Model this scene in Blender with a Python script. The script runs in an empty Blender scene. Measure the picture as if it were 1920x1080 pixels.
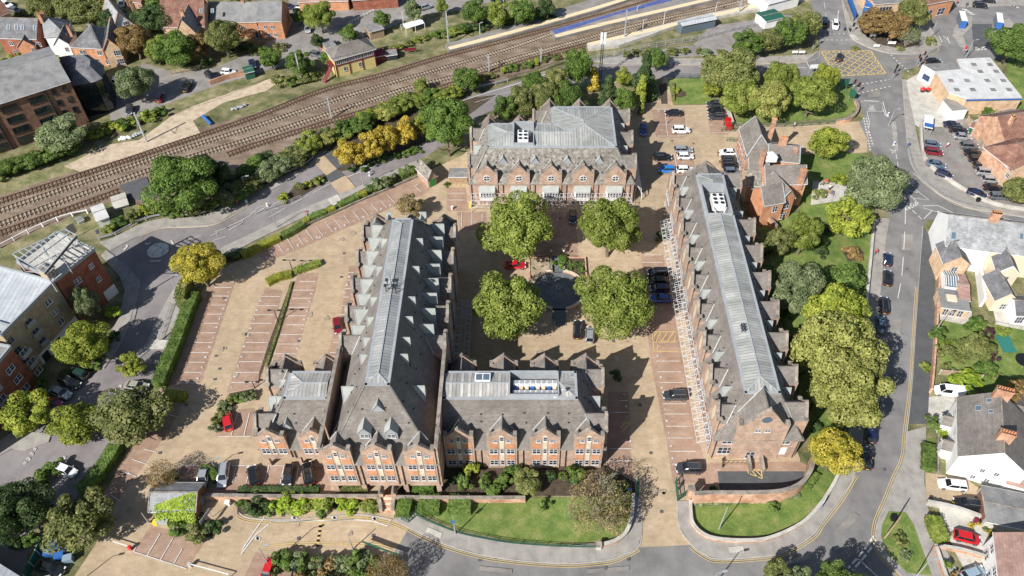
import bpy,math,random
from mathutils import Vector,Matrix
random.seed(7)
R_=math.radians
scene=bpy.context.scene
COL=scene.collection
CAM_H=122.0;FOC=1487.0;DEP=47.4;PCX=988.0
cam_d=bpy.data.cameras.new('camera')
cam=bpy.data.objects.new('camera',cam_d);COL.objects.link(cam)
cam.location=(0,0,CAM_H);cam.rotation_euler=(R_(90-DEP),0,0)
cam_d.sensor_width=36.0;cam_d.lens=36.0*FOC/1920.0
cam_d.shift_x=(960-PCX)/1920.0
cam_d.clip_start=1.0;cam_d.clip_end=3000.0
scene.camera=cam
SUN_AZ=222.0;SUN_EL=38.5
w=bpy.data.worlds.new('World');scene.world=w;w.use_nodes=True
nt=w.node_tree;nt.nodes.clear()
sky=nt.nodes.new('ShaderNodeTexSky');sky.sky_type='NISHITA';sky.sun_disc=False
sky.sun_elevation=R_(SUN_EL);sky.sun_rotation=R_(SUN_AZ)
bg=nt.nodes.new('ShaderNodeBackground');bg.inputs['Strength'].default_value=0.068
wo=nt.nodes.new('ShaderNodeOutputWorld')
nt.links.new(sky.outputs[0],bg.inputs[0]);nt.links.new(bg.outputs[0],wo.inputs[0])
sd=bpy.data.lights.new('sun','SUN');sd.energy=4.9;sd.angle=R_(0.5);sd.color=(1.0,0.965,0.915)
sun=bpy.data.objects.new('sun',sd);COL.objects.link(sun)
sv=Vector((math.sin(R_(SUN_AZ))*math.cos(R_(SUN_EL)),math.cos(R_(SUN_AZ))*math.cos(R_(SUN_EL)),math.sin(R_(SUN_EL))))
sun.rotation_euler=sv.to_track_quat('Z','Y').to_euler();sun.location=(0,0,200)
scene.view_settings.view_transform='Standard';scene.view_settings.look='None'
scene.view_settings.exposure=0.55;scene.view_settings.gamma=1.0
scene.render.engine='CYCLES'
_cd,_sd=math.cos(R_(DEP)),math.sin(R_(DEP))
def at(px,py,z=0.0):
 a=(px-PCX)/FOC;b=(py-540.0)/FOC
 rx,ry,rz=a,_cd-b*_sd,-_sd-b*_cd
 t=(z-CAM_H)/rz
 return Vector((rx*t,ry*t,z))
def tag(o,label=None,cat=None,group=None,kind=None):
 if label:o['label']=label
 if cat:o['category']=cat
 if group:o['group']=group
 if kind:o['kind']=kind
 return o
def thing(name,label,cat,loc=(0,0,0),rz=0.0,group=None):
 o=bpy.data.objects.new(name,None);COL.objects.link(o)
 o.location=loc;o.rotation_euler=(0,0,rz);o.empty_display_size=0.5
 return tag(o,label,cat,group)
_org={}
def origin_of(o):
 v=Vector((0,0,0))
 while o is not None:
  v+=o.location;o=o.parent
 return v
class MB:
 def __init__(s):s.v=[];s.f=[];s.m=[]
 def face(s,pts,m=0):
  n=len(s.v);s.v+=[tuple(p)for p in pts];s.f.append(tuple(range(n,n+len(pts))));s.m.append(m)
 def box(s,c,size,rz=0.0,m=0):
  cx,cy,cz=c;hx,hy,hz=size[0]/2,size[1]/2,size[2]/2
  ca,sa=math.cos(rz),math.sin(rz);n=len(s.v)
  for dz in(-hz,hz):
   for dx,dy in((-hx,-hy),(hx,-hy),(hx,hy),(-hx,hy)):
    s.v.append((cx+dx*ca-dy*sa,cy+dx*sa+dy*ca,cz+dz))
  for q in((3,2,1,0),(4,5,6,7),(0,1,5,4),(1,2,6,5),(2,3,7,6),(3,0,4,7)):
   s.f.append(tuple(n+i for i in q));s.m.append(m)
 def extrude(s,pts,d,m=0,cap=True):
  """pts: loop of 3D points, d: extrusion vector"""
  n=len(s.v);k=len(pts);d=Vector(d)
  s.v+=[tuple(p)for p in pts];s.v+=[tuple(Vector(p)+d)for p in pts]
  for i in range(k):
   j=(i+1)%k;s.f.append((n+i,n+j,n+k+j,n+k+i));s.m.append(m)
  if cap:
   s.f.append(tuple(n+i for i in reversed(range(k))));s.m.append(m)
   s.f.append(tuple(n+k+i for i in range(k)));s.m.append(m)
 def tube(s,a,b,r0,r1=None,seg=6,m=0,cap=True):
  a=Vector(a);b=Vector(b);r1=r0 if r1 is None else r1
  d=(b-a)
  if d.length<1e-6:return
  d.normalize();u=d.orthogonal().normalized();v=d.cross(u);n=len(s.v)
  for c,r in((a,r0),(b,r1)):
   for i in range(seg):
    t=2*math.pi*i/seg;s.v.append(tuple(c+(u*math.cos(t)+v*math.sin(t))*r))
  for i in range(seg):
   j=(i+1)%seg;s.f.append((n+i,n+j,n+seg+j,n+seg+i));s.m.append(m)
  if cap:
   s.f.append(tuple(n+i for i in reversed(range(seg))));s.m.append(m)
   s.f.append(tuple(n+seg+i for i in range(seg)));s.m.append(m)
 def bar(s,a,b,w,h=None,m=0):
  a=Vector(a);b=Vector(b);d=b-a
  if d.length<1e-6:return
  h=w if h is None else h
  dn=d.normalized();side=Vector((0,0,1)).cross(dn)
  if side.length<1e-3:side=Vector((1,0,0))
  side.normalize();up=dn.cross(side)
  p=[a-side*w/2-up*h/2,a+side*w/2-up*h/2,a+side*w/2+up*h/2,a-side*w/2+up*h/2]
  s.extrude(p,d,m)
 def ell(s,c,r,seg=10,rings=6,m=0,jit=0.0):
  c=Vector(c);n=len(s.v)
  for i in range(rings+1):
   ph=math.pi*i/rings
   for j in range(seg):
    th=2*math.pi*j/seg;k=1+random.uniform(-jit,jit)
    s.v.append((c.x+r[0]*k*math.sin(ph)*math.cos(th),c.y+r[1]*k*math.sin(ph)*math.sin(th),c.z+r[2]*k*math.cos(ph)))
  for i in range(rings):
   for j in range(seg):
    k=(j+1)%seg
    s.f.append((n+i*seg+j,n+(i+1)*seg+j,n+(i+1)*seg+k,n+i*seg+k));s.m.append(m)
 def mesh(s,name,mats,org=(0,0,0)):
  me=bpy.data.meshes.new(name);ox,oy,oz=org
  me.from_pydata([(x-ox,y-oy,z-oz)for x,y,z in s.v],[],s.f)
  if not isinstance(mats,(list,tuple)):mats=[mats]
  for mt in mats:me.materials.append(mt)
  me.polygons.foreach_set('material_index',s.m);me.update()
  return me
 def build(s,name,mats,parent=None,smooth=False):
  org=origin_of(parent)if parent is not None else(0,0,0)
  me=s.mesh(name,mats,org)
  if smooth:me.polygons.foreach_set('use_smooth',[True]*len(me.polygons))
  o=bpy.data.objects.new(name,me);COL.objects.link(o)
  if parent is not None:o.parent=parent
  return o
 def build_at(s,name,mats,label,cat,group=None,kind=None):
  """a top-level thing that is one mesh, origin at its base centre"""
  xs=[p[0]for p in s.v];ys=[p[1]for p in s.v];zs=[p[2]for p in s.v]
  c=((min(xs)+max(xs))/2,(min(ys)+max(ys))/2,min(zs))
  o=bpy.data.objects.new(name,s.mesh(name,mats,c));COL.objects.link(o);o.location=c
  return tag(o,label,cat,group,kind)
def copy_tree(o,parent=None):
 c=o.copy();COL.objects.link(c)
 if parent is not None:c.parent=parent
 for ch in list(o.children):copy_tree(ch,c)
 return c
def recolor(o,pairs):
 """swap a material on a shared mesh through object-level slots"""
 if o.type=='MESH':
  for sl in o.material_slots:
   for a,b in pairs:
    if sl.material==a:
     sl.link='OBJECT';sl.material=b;break
 for ch in o.children:recolor(ch,pairs)
import bmesh
def poly_mesh(name,loops,mat,z0,thick=0.0):
 """flat areas (concave allowed) at height z0, with sides down to z0-thick"""
 bm=bmesh.new()
 for pts in loops:
  vs=[bm.verts.new((p[0],p[1],z0))for p in pts]
  try:f=bm.faces.new(vs)
  except Exception:continue
  f.normal_update()
  if f.normal.z<0:f.normal_flip()
  if thick>0:
   k=len(vs);lo=[bm.verts.new((p[0],p[1],z0-thick))for p in pts]
   for i in range(k):
    j=(i+1)%k;bm.faces.new((vs[i],lo[i],lo[j],vs[j]))
 bmesh.ops.triangulate(bm,faces=[f for f in bm.faces if len(f.verts)>4])
 bmesh.ops.recalc_face_normals(bm,faces=bm.faces)if thick>0 else None
 me=bpy.data.meshes.new(name);bm.to_mesh(me);bm.free();me.materials.append(mat)
 return me
def area(name,mat,px,z,thick=0.0,kind='structure',label=None,cat=None):
 """px: one loop (or list of loops) in photo pixels, measured on the ground"""
 loops=px if isinstance(px[0][0],(tuple,list))else[px]
 me=poly_mesh(name,[[at(x,y)for x,y in l]for l in loops],mat,z,thick)
 o=bpy.data.objects.new(name,me);COL.objects.link(o)
 return tag(o,label,cat,None,kind)
def smoothline(pts,n=6):
 """Catmull-Rom through the points"""
 P=[Vector(p)for p in pts];out=[]
 for i in range(len(P)-1):
  a=P[max(i-1,0)];b=P[i];c=P[i+1];d=P[min(i+2,len(P)-1)]
  for k in range(n):
   t=k/n
   out.append(0.5*((2*b)+(c-a)*t+(2*a-5*b+4*c-d)*t*t+(3*b-a-3*c+d)*t**3))
 out.append(P[-1]);return out
def gline(px,z=0.0,n=6):
 return[Vector((p.x,p.y,z))for p in smoothline([at(x,y)for x,y in px],n)]if n>1 else[Vector((at(x,y).x,at(x,y).y,z))for x,y in px]
def ribbon(mb,line,w,z,off=0.0,m=0):
 L=line;k=len(L);N=[]
 for i in range(k):
  d=(L[min(i+1,k-1)]-L[max(i-1,0)]);d.z=0
  d=d.normalized()if d.length>1e-6 else Vector((1,0,0));N.append(Vector((-d.y,d.x,0)))
 for i in range(k-1):
  a,b=L[i],L[i+1]
  q=[a+N[i]*(off-w/2),b+N[i+1]*(off-w/2),b+N[i+1]*(off+w/2),a+N[i]*(off+w/2)]
  mb.face([(p.x,p.y,z)for p in q],m)
def wallstrip(mb,line,w,z0,z1,m=0,z1b=None):
 """a solid wall of thickness w following a line; top may run from z1 to z1b"""
 L=line;k=len(L);N=[]
 for i in range(k):
  d=(L[min(i+1,k-1)]-L[max(i-1,0)]);d.z=0;d.normalize();N.append(Vector((-d.y,d.x,0)))
 n=len(mb.v)
 for i in range(k):
  t=z1 if z1b is None else z1+(z1b-z1)*i/(k-1)
  for s_,z in((-1,z0),(1,z0),(1,t),(-1,t)):
   p=L[i]+N[i]*s_*w/2;mb.v.append((p.x,p.y,z))
 for i in range(k-1):
  for q in range(4):
   r=(q+1)%4;mb.f.append((n+4*i+q,n+4*(i+1)+q,n+4*(i+1)+r,n+4*i+r));mb.m.append(m)
 mb.f.append((n,n+1,n+2,n+3));mb.m.append(m)
 mb.f.append(tuple(n+4*(k-1)+q for q in(3,2,1,0)));mb.m.append(m)
def dashes(line,dash,gap):
 out=[];pos=0;cur=[line[0]];on=True;left=dash
 for i in range(len(line)-1):
  a,b=line[i],line[i+1];L=(b-a).length;t=0
  while L-t>left:
   t+=left;p=a.lerp(b,t/L)
   if on:cur.append(p);out.append(cur);cur=[]
   else:cur=[p]
   on=not on;left=dash if on else gap
  left-=(L-t)
  if on:cur.append(b)
 if on and len(cur)>1:out.append(cur)
 return out
def ramp_mat(name,cols,scale=0.5,rough=0.85,detail=6,fine=8.0,fine_amt=0.18,bump=0.0,spec=0.3,metal=0.0,stretch=(1,1,1),rnd=0.0,big=0.0,coord='pos'):
 m=bpy.data.materials.new(name);m.use_nodes=True;nt=m.node_tree;N=nt.nodes;L=nt.links
 bs=N['Principled BSDF'];bs.inputs['Roughness'].default_value=rough
 bs.inputs['Specular IOR Level'].default_value=spec;bs.inputs['Metallic'].default_value=metal
 geo=N.new('ShaderNodeNewGeometry')if coord=='pos' else N.new('ShaderNodeTexCoord')
 src=geo.outputs['Position']if coord=='pos' else geo.outputs['Object']
 mp=N.new('ShaderNodeVectorMath');mp.operation='MULTIPLY';mp.inputs[1].default_value=stretch
 L.new(src,mp.inputs[0])
 n1=N.new('ShaderNodeTexNoise');n1.inputs['Scale'].default_value=scale;n1.inputs['Detail'].default_value=detail
 n1.inputs['Roughness'].default_value=0.62
 L.new(mp.outputs[0],n1.inputs['Vector'])
 cr=N.new('ShaderNodeValToRGB');e=cr.color_ramp.elements
 k=len(cols)
 lo,hi=0.34,0.66
 e[0].position=lo;e[0].color=(*cols[0],1);e[1].position=hi;e[1].color=(*cols[-1],1)
 for i in range(1,k-1):
  x=e.new(lo+(hi-lo)*i/(k-1));x.color=(*cols[i],1)
 L.new(n1.outputs['Fac'],cr.inputs['Fac'])
 n2=N.new('ShaderNodeTexNoise');n2.inputs['Scale'].default_value=fine;n2.inputs['Detail'].default_value=3
 L.new(mp.outputs[0],n2.inputs['Vector'])
 mr=N.new('ShaderNodeMapRange');mr.inputs[1].default_value=0.3;mr.inputs[2].default_value=0.7
 mr.inputs[3].default_value=1-fine_amt;mr.inputs[4].default_value=1+fine_amt
 L.new(n2.outputs['Fac'],mr.inputs[0])
 last=mr.outputs[0]
 if big>0:
  n3=N.new('ShaderNodeTexNoise');n3.inputs['Scale'].default_value=0.045;n3.inputs['Detail'].default_value=4
  L.new(src,n3.inputs['Vector'])
  m3=N.new('ShaderNodeMapRange');m3.inputs[1].default_value=0.35;m3.inputs[2].default_value=0.65
  m3.inputs[3].default_value=1-big;m3.inputs[4].default_value=1+big;L.new(n3.outputs['Fac'],m3.inputs[0])
  mm=N.new('ShaderNodeMath');mm.operation='MULTIPLY';L.new(last,mm.inputs[0]);L.new(m3.outputs[0],mm.inputs[1]);last=mm.outputs[0]
 if rnd>0:
  oi=N.new('ShaderNodeObjectInfo');m4=N.new('ShaderNodeMapRange')
  m4.inputs[3].default_value=1-rnd;m4.inputs[4].default_value=1+rnd;L.new(oi.outputs['Random'],m4.inputs[0])
  mm=N.new('ShaderNodeMath');mm.operation='MULTIPLY';L.new(last,mm.inputs[0]);L.new(m4.outputs[0],mm.inputs[1]);last=mm.outputs[0]
 vm=N.new('ShaderNodeVectorMath');vm.operation='SCALE';L.new(cr.outputs[0],vm.inputs[0]);L.new(last,vm.inputs['Scale'])
 L.new(vm.outputs[0],bs.inputs['Base Color'])
 if bump>0:
  b=N.new('ShaderNodeBump');b.inputs['Strength'].default_value=bump;b.inputs['Distance'].default_value=0.05
  L.new(n2.outputs['Fac'],b.inputs['Height']);L.new(b.outputs[0],bs.inputs['Normal'])
 m['_out']=1
 return m
def overlay(m,fn):
 """fn(N, L, geometry_position_socket) -> scalar socket multiplied onto the base colour"""
 nt=m.node_tree;N=nt.nodes;L=nt.links;bs=N['Principled BSDF']
 cur=bs.inputs['Base Color'].links[0].from_socket
 g=N.new('ShaderNodeNewGeometry');s=fn(N,L,g.outputs['Position'])
 vm=N.new('ShaderNodeVectorMath');vm.operation='SCALE';L.new(cur,vm.inputs[0]);L.new(s,vm.inputs['Scale'])
 L.new(vm.outputs[0],bs.inputs['Base Color']);return m
def stripes(axis,period,lo,hi,sharp=0.5,noise=0.0):
 def fn(N,L,pos):
  sp=N.new('ShaderNodeSeparateXYZ');L.new(pos,sp.inputs[0])
  a=N.new('ShaderNodeMath');a.operation='DIVIDE';a.inputs[1].default_value=period;L.new(sp.outputs[axis],a.inputs[0])
  f=N.new('ShaderNodeMath');f.operation='FRACT';L.new(a.outputs[0],f.inputs[0])
  mr=N.new('ShaderNodeMapRange');mr.inputs[1].default_value=0;mr.inputs[2].default_value=sharp
  mr.inputs[3].default_value=lo;mr.inputs[4].default_value=hi;L.new(f.outputs[0],mr.inputs[0])
  out=mr.outputs[0]
  if noise>0:
   fl=N.new('ShaderNodeMath');fl.operation='FLOOR';L.new(a.outputs[0],fl.inputs[0])
   wn=N.new('ShaderNodeTexWhiteNoise');wn.noise_dimensions='1D';L.new(fl.outputs[0],wn.inputs['W'])
   m2=N.new('ShaderNodeMapRange');m2.inputs[3].default_value=1-noise;m2.inputs[4].default_value=1+noise;L.new(wn.outputs[0],m2.inputs[0])
   mm=N.new('ShaderNodeMath');mm.operation='MULTIPLY';L.new(out,mm.inputs[0]);L.new(m2.outputs[0],mm.inputs[1]);out=mm.outputs[0]
  return out
 return fn
def cells(sx,sy,sz,amt):
 def fn(N,L,pos):
  d=N.new('ShaderNodeVectorMath');d.operation='MULTIPLY';d.inputs[1].default_value=(1/sx,1/sy,1/sz);L.new(pos,d.inputs[0])
  f=N.new('ShaderNodeVectorMath');f.operation='FLOOR';L.new(d.outputs[0],f.inputs[0])
  w=N.new('ShaderNodeTexWhiteNoise');w.noise_dimensions='3D';L.new(f.outputs[0],w.inputs['Vector'])
  m=N.new('ShaderNodeMapRange');m.inputs[3].default_value=1-amt;m.inputs[4].default_value=1+amt;L.new(w.outputs[0],m.inputs[0]);return m.outputs[0]
 return fn
def streaks(amt,sc=.5,st=(1,1,.12)):
 def fn(N,L,pos):
  d=N.new('ShaderNodeVectorMath');d.operation='MULTIPLY';d.inputs[1].default_value=st;L.new(pos,d.inputs[0])
  n=N.new('ShaderNodeTexNoise');n.inputs['Scale'].default_value=sc;n.inputs['Detail'].default_value=6;n.inputs['Roughness'].default_value=.7;L.new(d.outputs[0],n.inputs['Vector'])
  m=N.new('ShaderNodeMapRange');m.inputs[1].default_value=.35;m.inputs[2].default_value=.65;m.inputs[3].default_value=1-amt;m.inputs[4].default_value=1+amt*.6;L.new(n.outputs['Fac'],m.inputs[0]);return m.outputs[0]
 return fn
def plain(name,col,rough=0.5,metal=0.0,spec=0.5,coat=0.0):
 m=bpy.data.materials.new(name);m.use_nodes=True;b=m.node_tree.nodes['Principled BSDF']
 N=m.node_tree.nodes;L=m.node_tree.links
 n=N.new('ShaderNodeTexNoise');n.inputs['Scale'].default_value=3.0;n.inputs['Detail'].default_value=3
 g=N.new('ShaderNodeNewGeometry');L.new(g.outputs['Position'],n.inputs['Vector'])
 mr=N.new('ShaderNodeMapRange');mr.inputs[3].default_value=0.9;mr.inputs[4].default_value=1.1;L.new(n.outputs['Fac'],mr.inputs[0])
 vm=N.new('ShaderNodeVectorMath');vm.operation='SCALE';vm.inputs[0].default_value=col;L.new(mr.outputs[0],vm.inputs['Scale'])
 L.new(vm.outputs[0],b.inputs['Base Color'])
 b.inputs['Roughness'].default_value=rough;b.inputs['Metallic'].default_value=metal
 b.inputs['Specular IOR Level'].default_value=spec
 if coat:b.inputs['Coat Weight'].default_value=coat;b.inputs['Coat Roughness'].default_value=0.05
 return m
def leaf(name,cols,rnd=0.15):
 m=ramp_mat(name,cols,scale=0.55,rough=0.6,detail=5,fine=2.2,fine_amt=0.36,rnd=rnd,spec=0.25)
 N=m.node_tree.nodes;L=m.node_tree.links;b=N['Principled BSDF']
 tr=N.new('ShaderNodeBsdfTranslucent');cur=b.inputs['Base Color'].links[0].from_socket
 vm=N.new('ShaderNodeVectorMath');vm.operation='MULTIPLY';vm.inputs[1].default_value=(1.1,1.25,0.6)
 L.new(cur,vm.inputs[0]);L.new(vm.outputs[0],tr.inputs[0])
 mx=N.new('ShaderNodeMixShader');mx.inputs[0].default_value=0.3
 L.new(b.outputs[0],mx.inputs[1]);L.new(tr.outputs[0],mx.inputs[2])
 out=[n for n in N if n.type=='OUTPUT_MATERIAL'][0];L.new(mx.outputs[0],out.inputs[0])
 return m
M={}
M['asphalt']=ramp_mat('asphalt',[(.155,.15,.148),(.195,.188,.184),(.225,.217,.21)],0.25,0.9,fine=14,fine_amt=.12,big=.10)
M['asphalt_lilac']=ramp_mat('asphalt_lilac',[(.18,.163,.163),(.22,.20,.20),(.245,.225,.222)],0.2,0.9,fine=14,fine_amt=.1,big=.08)
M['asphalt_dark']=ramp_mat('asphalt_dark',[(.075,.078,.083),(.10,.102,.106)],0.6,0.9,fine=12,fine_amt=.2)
M['asphalt_old']=ramp_mat('asphalt_old',[(.19,.175,.16),(.24,.222,.205),(.28,.262,.245)],0.3,0.9,fine=10,fine_amt=.12,big=.08)
M['pavement']=ramp_mat('pavement',[(.24,.225,.205),(.30,.28,.255),(.34,.32,.29)],0.5,0.9,fine=10,fine_amt=.12,big=.06)
M['pavement']=overlay(M['pavement'],stripes(0,0.9,.93,1.0,.15,.03))
M['kerb']=ramp_mat('kerbstone',[(.34,.32,.29),(.42,.40,.36)],1.0,.85)
M['buff']=ramp_mat('buff_paving',[(.37,.28,.18),(.405,.312,.207),(.44,.345,.235)],0.5,0.9,fine=6,fine_amt=.09,big=.10)
M['buff']=overlay(M['buff'],stripes(1,0.42,.93,1.0,.3,.03))
M['pink']=ramp_mat('pink_paving',[(.29,.19,.135),(.33,.222,.162),(.365,.255,.19)],0.35,0.9,fine=6,fine_amt=.12,big=.12)
M['pink']=overlay(M['pink'],stripes(1,0.5,.92,1.0,.3,.04))
M['tanpath']=ramp_mat('gravel_path',[(.36,.28,.19),(.46,.37,.27),(.52,.44,.33)],0.6,0.95,fine=7,fine_amt=.15)
M['concrete']=ramp_mat('concrete',[(.36,.34,.30),(.45,.43,.385),(.52,.50,.45)],0.5,0.9,fine=5,fine_amt=.1)
M['dirt']=ramp_mat('bare_earth',[(.24,.18,.12),(.36,.28,.20),(.45,.37,.27)],0.35,0.95,fine=4,fine_amt=.25)
M['grass']=ramp_mat('mown_grass',[(.085,.135,.03),(.115,.17,.038),(.155,.20,.05),(.22,.23,.085)],0.35,0.9,fine=5,fine_amt=.25,big=.15)
M['roughgrass']=ramp_mat('rough_grass',[(.08,.095,.035),(.16,.155,.07),(.27,.23,.14)],0.30,0.95,fine=4,fine_amt=.35,big=.2)
M['soil']=ramp_mat('planting_soil',[(.045,.035,.025),(.10,.075,.05)],1.2,0.95,fine=6,fine_amt=.3)
M['ballast']=ramp_mat('track_ballast',[(.125,.085,.06),(.195,.145,.105),(.265,.21,.16)],0.35,0.95,fine=7,fine_amt=.35,big=.1,stretch=(.5,1,1))
M['ballast_grey']=ramp_mat('grey_ballast',[(.22,.20,.17),(.30,.275,.24)],0.5,0.95,fine=7,fine_amt=.3)
M['rail']=ramp_mat('rail_steel',[(.10,.055,.03),(.16,.09,.055)],1.5,0.6,spec=.4)
M['sleeper']=ramp_mat('concrete_sleepers',[(.27,.235,.18),(.38,.335,.26)],0.4,0.9)
M['sleeper_dark']=ramp_mat('timber_sleepers',[(.09,.06,.04),(.16,.11,.075)],0.8,0.9)
M['white']=ramp_mat('road_white',[(.48,.46,.43),(.68,.67,.64)],2.0,0.7,fine=8,fine_amt=.12)
M['yellow']=ramp_mat('road_yellow',[(.54,.40,.15),(.62,.47,.20)],2.0,0.7,fine=8,fine_amt=.12)
M['cream']=ramp_mat('cream_line',[(.62,.50,.32),(.70,.58,.38)],2.0,0.7)
M['blueplat']=ramp_mat('blue_platform',[(.06,.085,.24),(.10,.13,.32)],0.8,.8)
def brick(name,a,b,c,big=.08):
 m=ramp_mat(name,[a,b,c],0.7,0.9,fine=9,fine_amt=.16,big=big,detail=8)
 return overlay(m,stripes(2,0.225,.90,1.0,.25,.05))
M['brick']=brick('red_brown_brick',(.33,.225,.165),(.40,.28,.21),(.46,.335,.26))
M['brick_side']=M['brick']
M['brick_orange']=brick('orange_brick',(.44,.20,.11),(.52,.255,.14),(.57,.30,.175))
M['brick_old']=brick('old_orange_brick',(.34,.18,.11),(.45,.25,.16),(.54,.34,.23),.12)
M['brick_wall']=brick('weathered_wall_brick',(.38,.20,.12),(.50,.30,.20),(.60,.41,.30),.12)
M['brick_dark']=brick('brown_office_brick',(.17,.09,.06),(.225,.125,.085),(.27,.155,.11))
M['brick_red']=brick('deep_red_brick',(.22,.075,.045),(.29,.105,.065),(.34,.135,.085))
M['brick_buff']=brick('buff_yellow_brick',(.33,.25,.155),(.40,.31,.20),(.46,.37,.25))
M['brick_tan']=brick('tan_brick',(.48,.32,.20),(.56,.39,.25),(.62,.46,.32))
M['stone']=ramp_mat('cream_stone',[(.50,.43,.31),(.62,.55,.42)],1.5,.85)
M['coping']=ramp_mat('coping_stone',[(.14,.125,.11),(.24,.21,.18),(.34,.29,.24)],0.8,.9)
M['render_white']=ramp_mat('white_render',[(.72,.72,.71),(.82,.82,.81)],0.4,.8,fine=3,fine_amt=.04)
M['render_cream']=ramp_mat('cream_render',[(.60,.50,.36),(.70,.60,.45)],0.4,.8)
M['yellow_board']=overlay(ramp_mat('yellow_weatherboard',[(.60,.47,.19),(.68,.55,.25)],0.5,.7),stripes(2,.3,.85,1.0,.3,0))
M['white_paint']=plain('white_paint',(.70,.70,.69),.45)
M['grey_metal']=plain('galvanised_steel',(.42,.43,.45),.45,.3)
M['dark_metal']=plain('dark_metal',(.035,.04,.045),.5,.2)
M['green_paint']=plain('green_paint',(.02,.10,.065),.5)
M['green_door']=plain('bright_green_door',(.02,.22,.05),.5)
M['red_paint']=plain('red_paint',(.60,.03,.025),.4)
M['maroon']=plain('maroon_paint',(.17,.015,.03),.5)
M['blue_paint']=plain('blue_paint',(.03,.12,.38),.5)
M['yellow_paint']=plain('yellow_paint',(.75,.55,.03),.5)
M['black_paint']=plain('black_paint',(.012,.012,.014),.4)
M['terracotta']=plain('terracotta',(.52,.22,.10),.8)
M['bark']=ramp_mat('bark',[(.10,.075,.05),(.20,.16,.12)],3,.9)
M['bark_pale']=ramp_mat('pale_bark',[(.30,.26,.20),(.42,.38,.32)],3,.9)
M['wood']=ramp_mat('weathered_wood',[(.26,.18,.11),(.38,.28,.19)],1.5,.9)
M['wood_fence']=ramp_mat('fence_boards',[(.30,.21,.14),(.42,.32,.23)],1.2,.9)
def glass(name,col,rough=.08):
 m=plain(name,col,rough,0.0,0.9);return m
M['pane']=glass('window_pane',(.03,.035,.05),.12)
M['pane_blue']=glass('sky_lit_pane',(.10,.14,.18),.15)
M['glass_dark']=glass('smoked_glass',(.012,.02,.024),.10)
M['car_glass']=glass('car_glass',(.012,.014,.018),.08)
def tiles(name,cols,amt=.16,course=.22,scale=.5,big=.12):
 m=ramp_mat(name,cols,scale,.85,fine=5,fine_amt=amt,big=big,detail=8,spec=.3)
 return overlay(m,stripes(2,course,.84,1.0,.35,.05))
M['slate']=tiles('grey_roof_tiles',[(.155,.138,.121),(.182,.164,.147),(.21,.192,.174)],.10,.22,.3,.06)
M['slate_moss']=tiles('mossy_roof_tiles',[(.13,.12,.10),(.205,.188,.165),(.31,.29,.255)],.4,.22,1.3)
M['slate_dark']=tiles('dark_slate',[(.10,.10,.105),(.145,.145,.155),(.185,.185,.195)],.15)
M['slate_blue']=tiles('grey_slate',[(.20,.205,.21),(.26,.265,.27),(.32,.325,.33)],.2)
M['tile_red']=tiles('red_brown_tiles',[(.15,.075,.055),(.21,.11,.08),(.26,.15,.11)],.2)
M['tile_pink']=tiles('faded_red_tiles',[(.27,.17,.14),(.33,.21,.175),(.38,.25,.21)],.1)
M['felt']=ramp_mat('grey_felt_roof',[(.15,.15,.15),(.20,.20,.20),(.245,.24,.235)],.5,.9,fine=6,fine_amt=.2,big=.08)
M['lead']=ramp_mat('pale_lead',[(.29,.31,.29),(.37,.39,.37)],.6,.6,spec=.4,fine=3,fine_amt=.06)
M['flash']=ramp_mat('pale_flashing',[(.28,.30,.315),(.35,.37,.385)],.6,.5,spec=.5,fine=3,fine_amt=.06)
def seam(name,axis,cols,period=.62,lo=.5,noise=.12):
 m=ramp_mat(name,cols,.35,.6,fine=2.2,fine_amt=.10,big=.08,spec=.4,stretch=(.25,1,1)if axis==1 else(1,.25,1))
 return overlay(m,stripes(axis,period,lo,1.0,.34,noise))
M['seam_y']=seam('standing_seam_bright',1,[(.235,.245,.245),(.295,.30,.295),(.355,.355,.35)])
M['seam_yx']=seam('standing_seam_bright_end',0,[(.235,.245,.245),(.295,.30,.295),(.355,.355,.35)])
M['seam_y2']=seam('standing_seam_green_grey',1,[(.25,.26,.24),(.32,.325,.305),(.40,.40,.38)])
M['seam_x2']=seam('standing_seam_green_grey_end',0,[(.25,.26,.24),(.32,.325,.305),(.40,.40,.38)])
M['seam_x']=seam('standing_seam_weathered',0,[(.25,.245,.23),(.37,.36,.34),(.48,.46,.43)],.62,.48,.24)
M['seam_xy']=seam('standing_seam_weathered_end',1,[(.25,.245,.23),(.37,.36,.34),(.48,.46,.43)],.62,.48,.24)
M['white_roof']=overlay(ramp_mat('white_sheet_roof',[(.46,.46,.45),(.60,.60,.59)],.4,.6),stripes(0,1.1,.9,1,.1,.03))
M['corr_white']=overlay(ramp_mat('white_corrugated',[(.38,.41,.43),(.50,.53,.55)],.4,.5),stripes(0,.9,.7,1,.3,.05))
M['lf_plane']=leaf('plane_tree_leaves',[(.125,.175,.03),(.215,.265,.05),(.32,.35,.09)])
M['lf_green']=leaf('green_leaves',[(.065,.12,.025),(.11,.18,.035),(.19,.26,.06)])
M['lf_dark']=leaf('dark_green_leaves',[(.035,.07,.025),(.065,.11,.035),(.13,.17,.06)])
M['lf_olive']=leaf('olive_leaves',[(.11,.135,.04),(.19,.21,.065),(.29,.29,.11)])
M['lf_yellow']=leaf('yellow_green_leaves',[(.16,.21,.03),(.27,.31,.045),(.38,.40,.07)])
M['lf_gold']=leaf('golden_leaves',[(.34,.24,.03),(.48,.36,.05),(.54,.46,.10)])
M['lf_brown']=leaf('brown_autumn_leaves',[(.17,.11,.045),(.27,.18,.07),(.35,.25,.11)])
M['lf_lime']=leaf('lime_tree_leaves',[(.20,.22,.05),(.32,.33,.09),(.42,.42,.15)])
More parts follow.
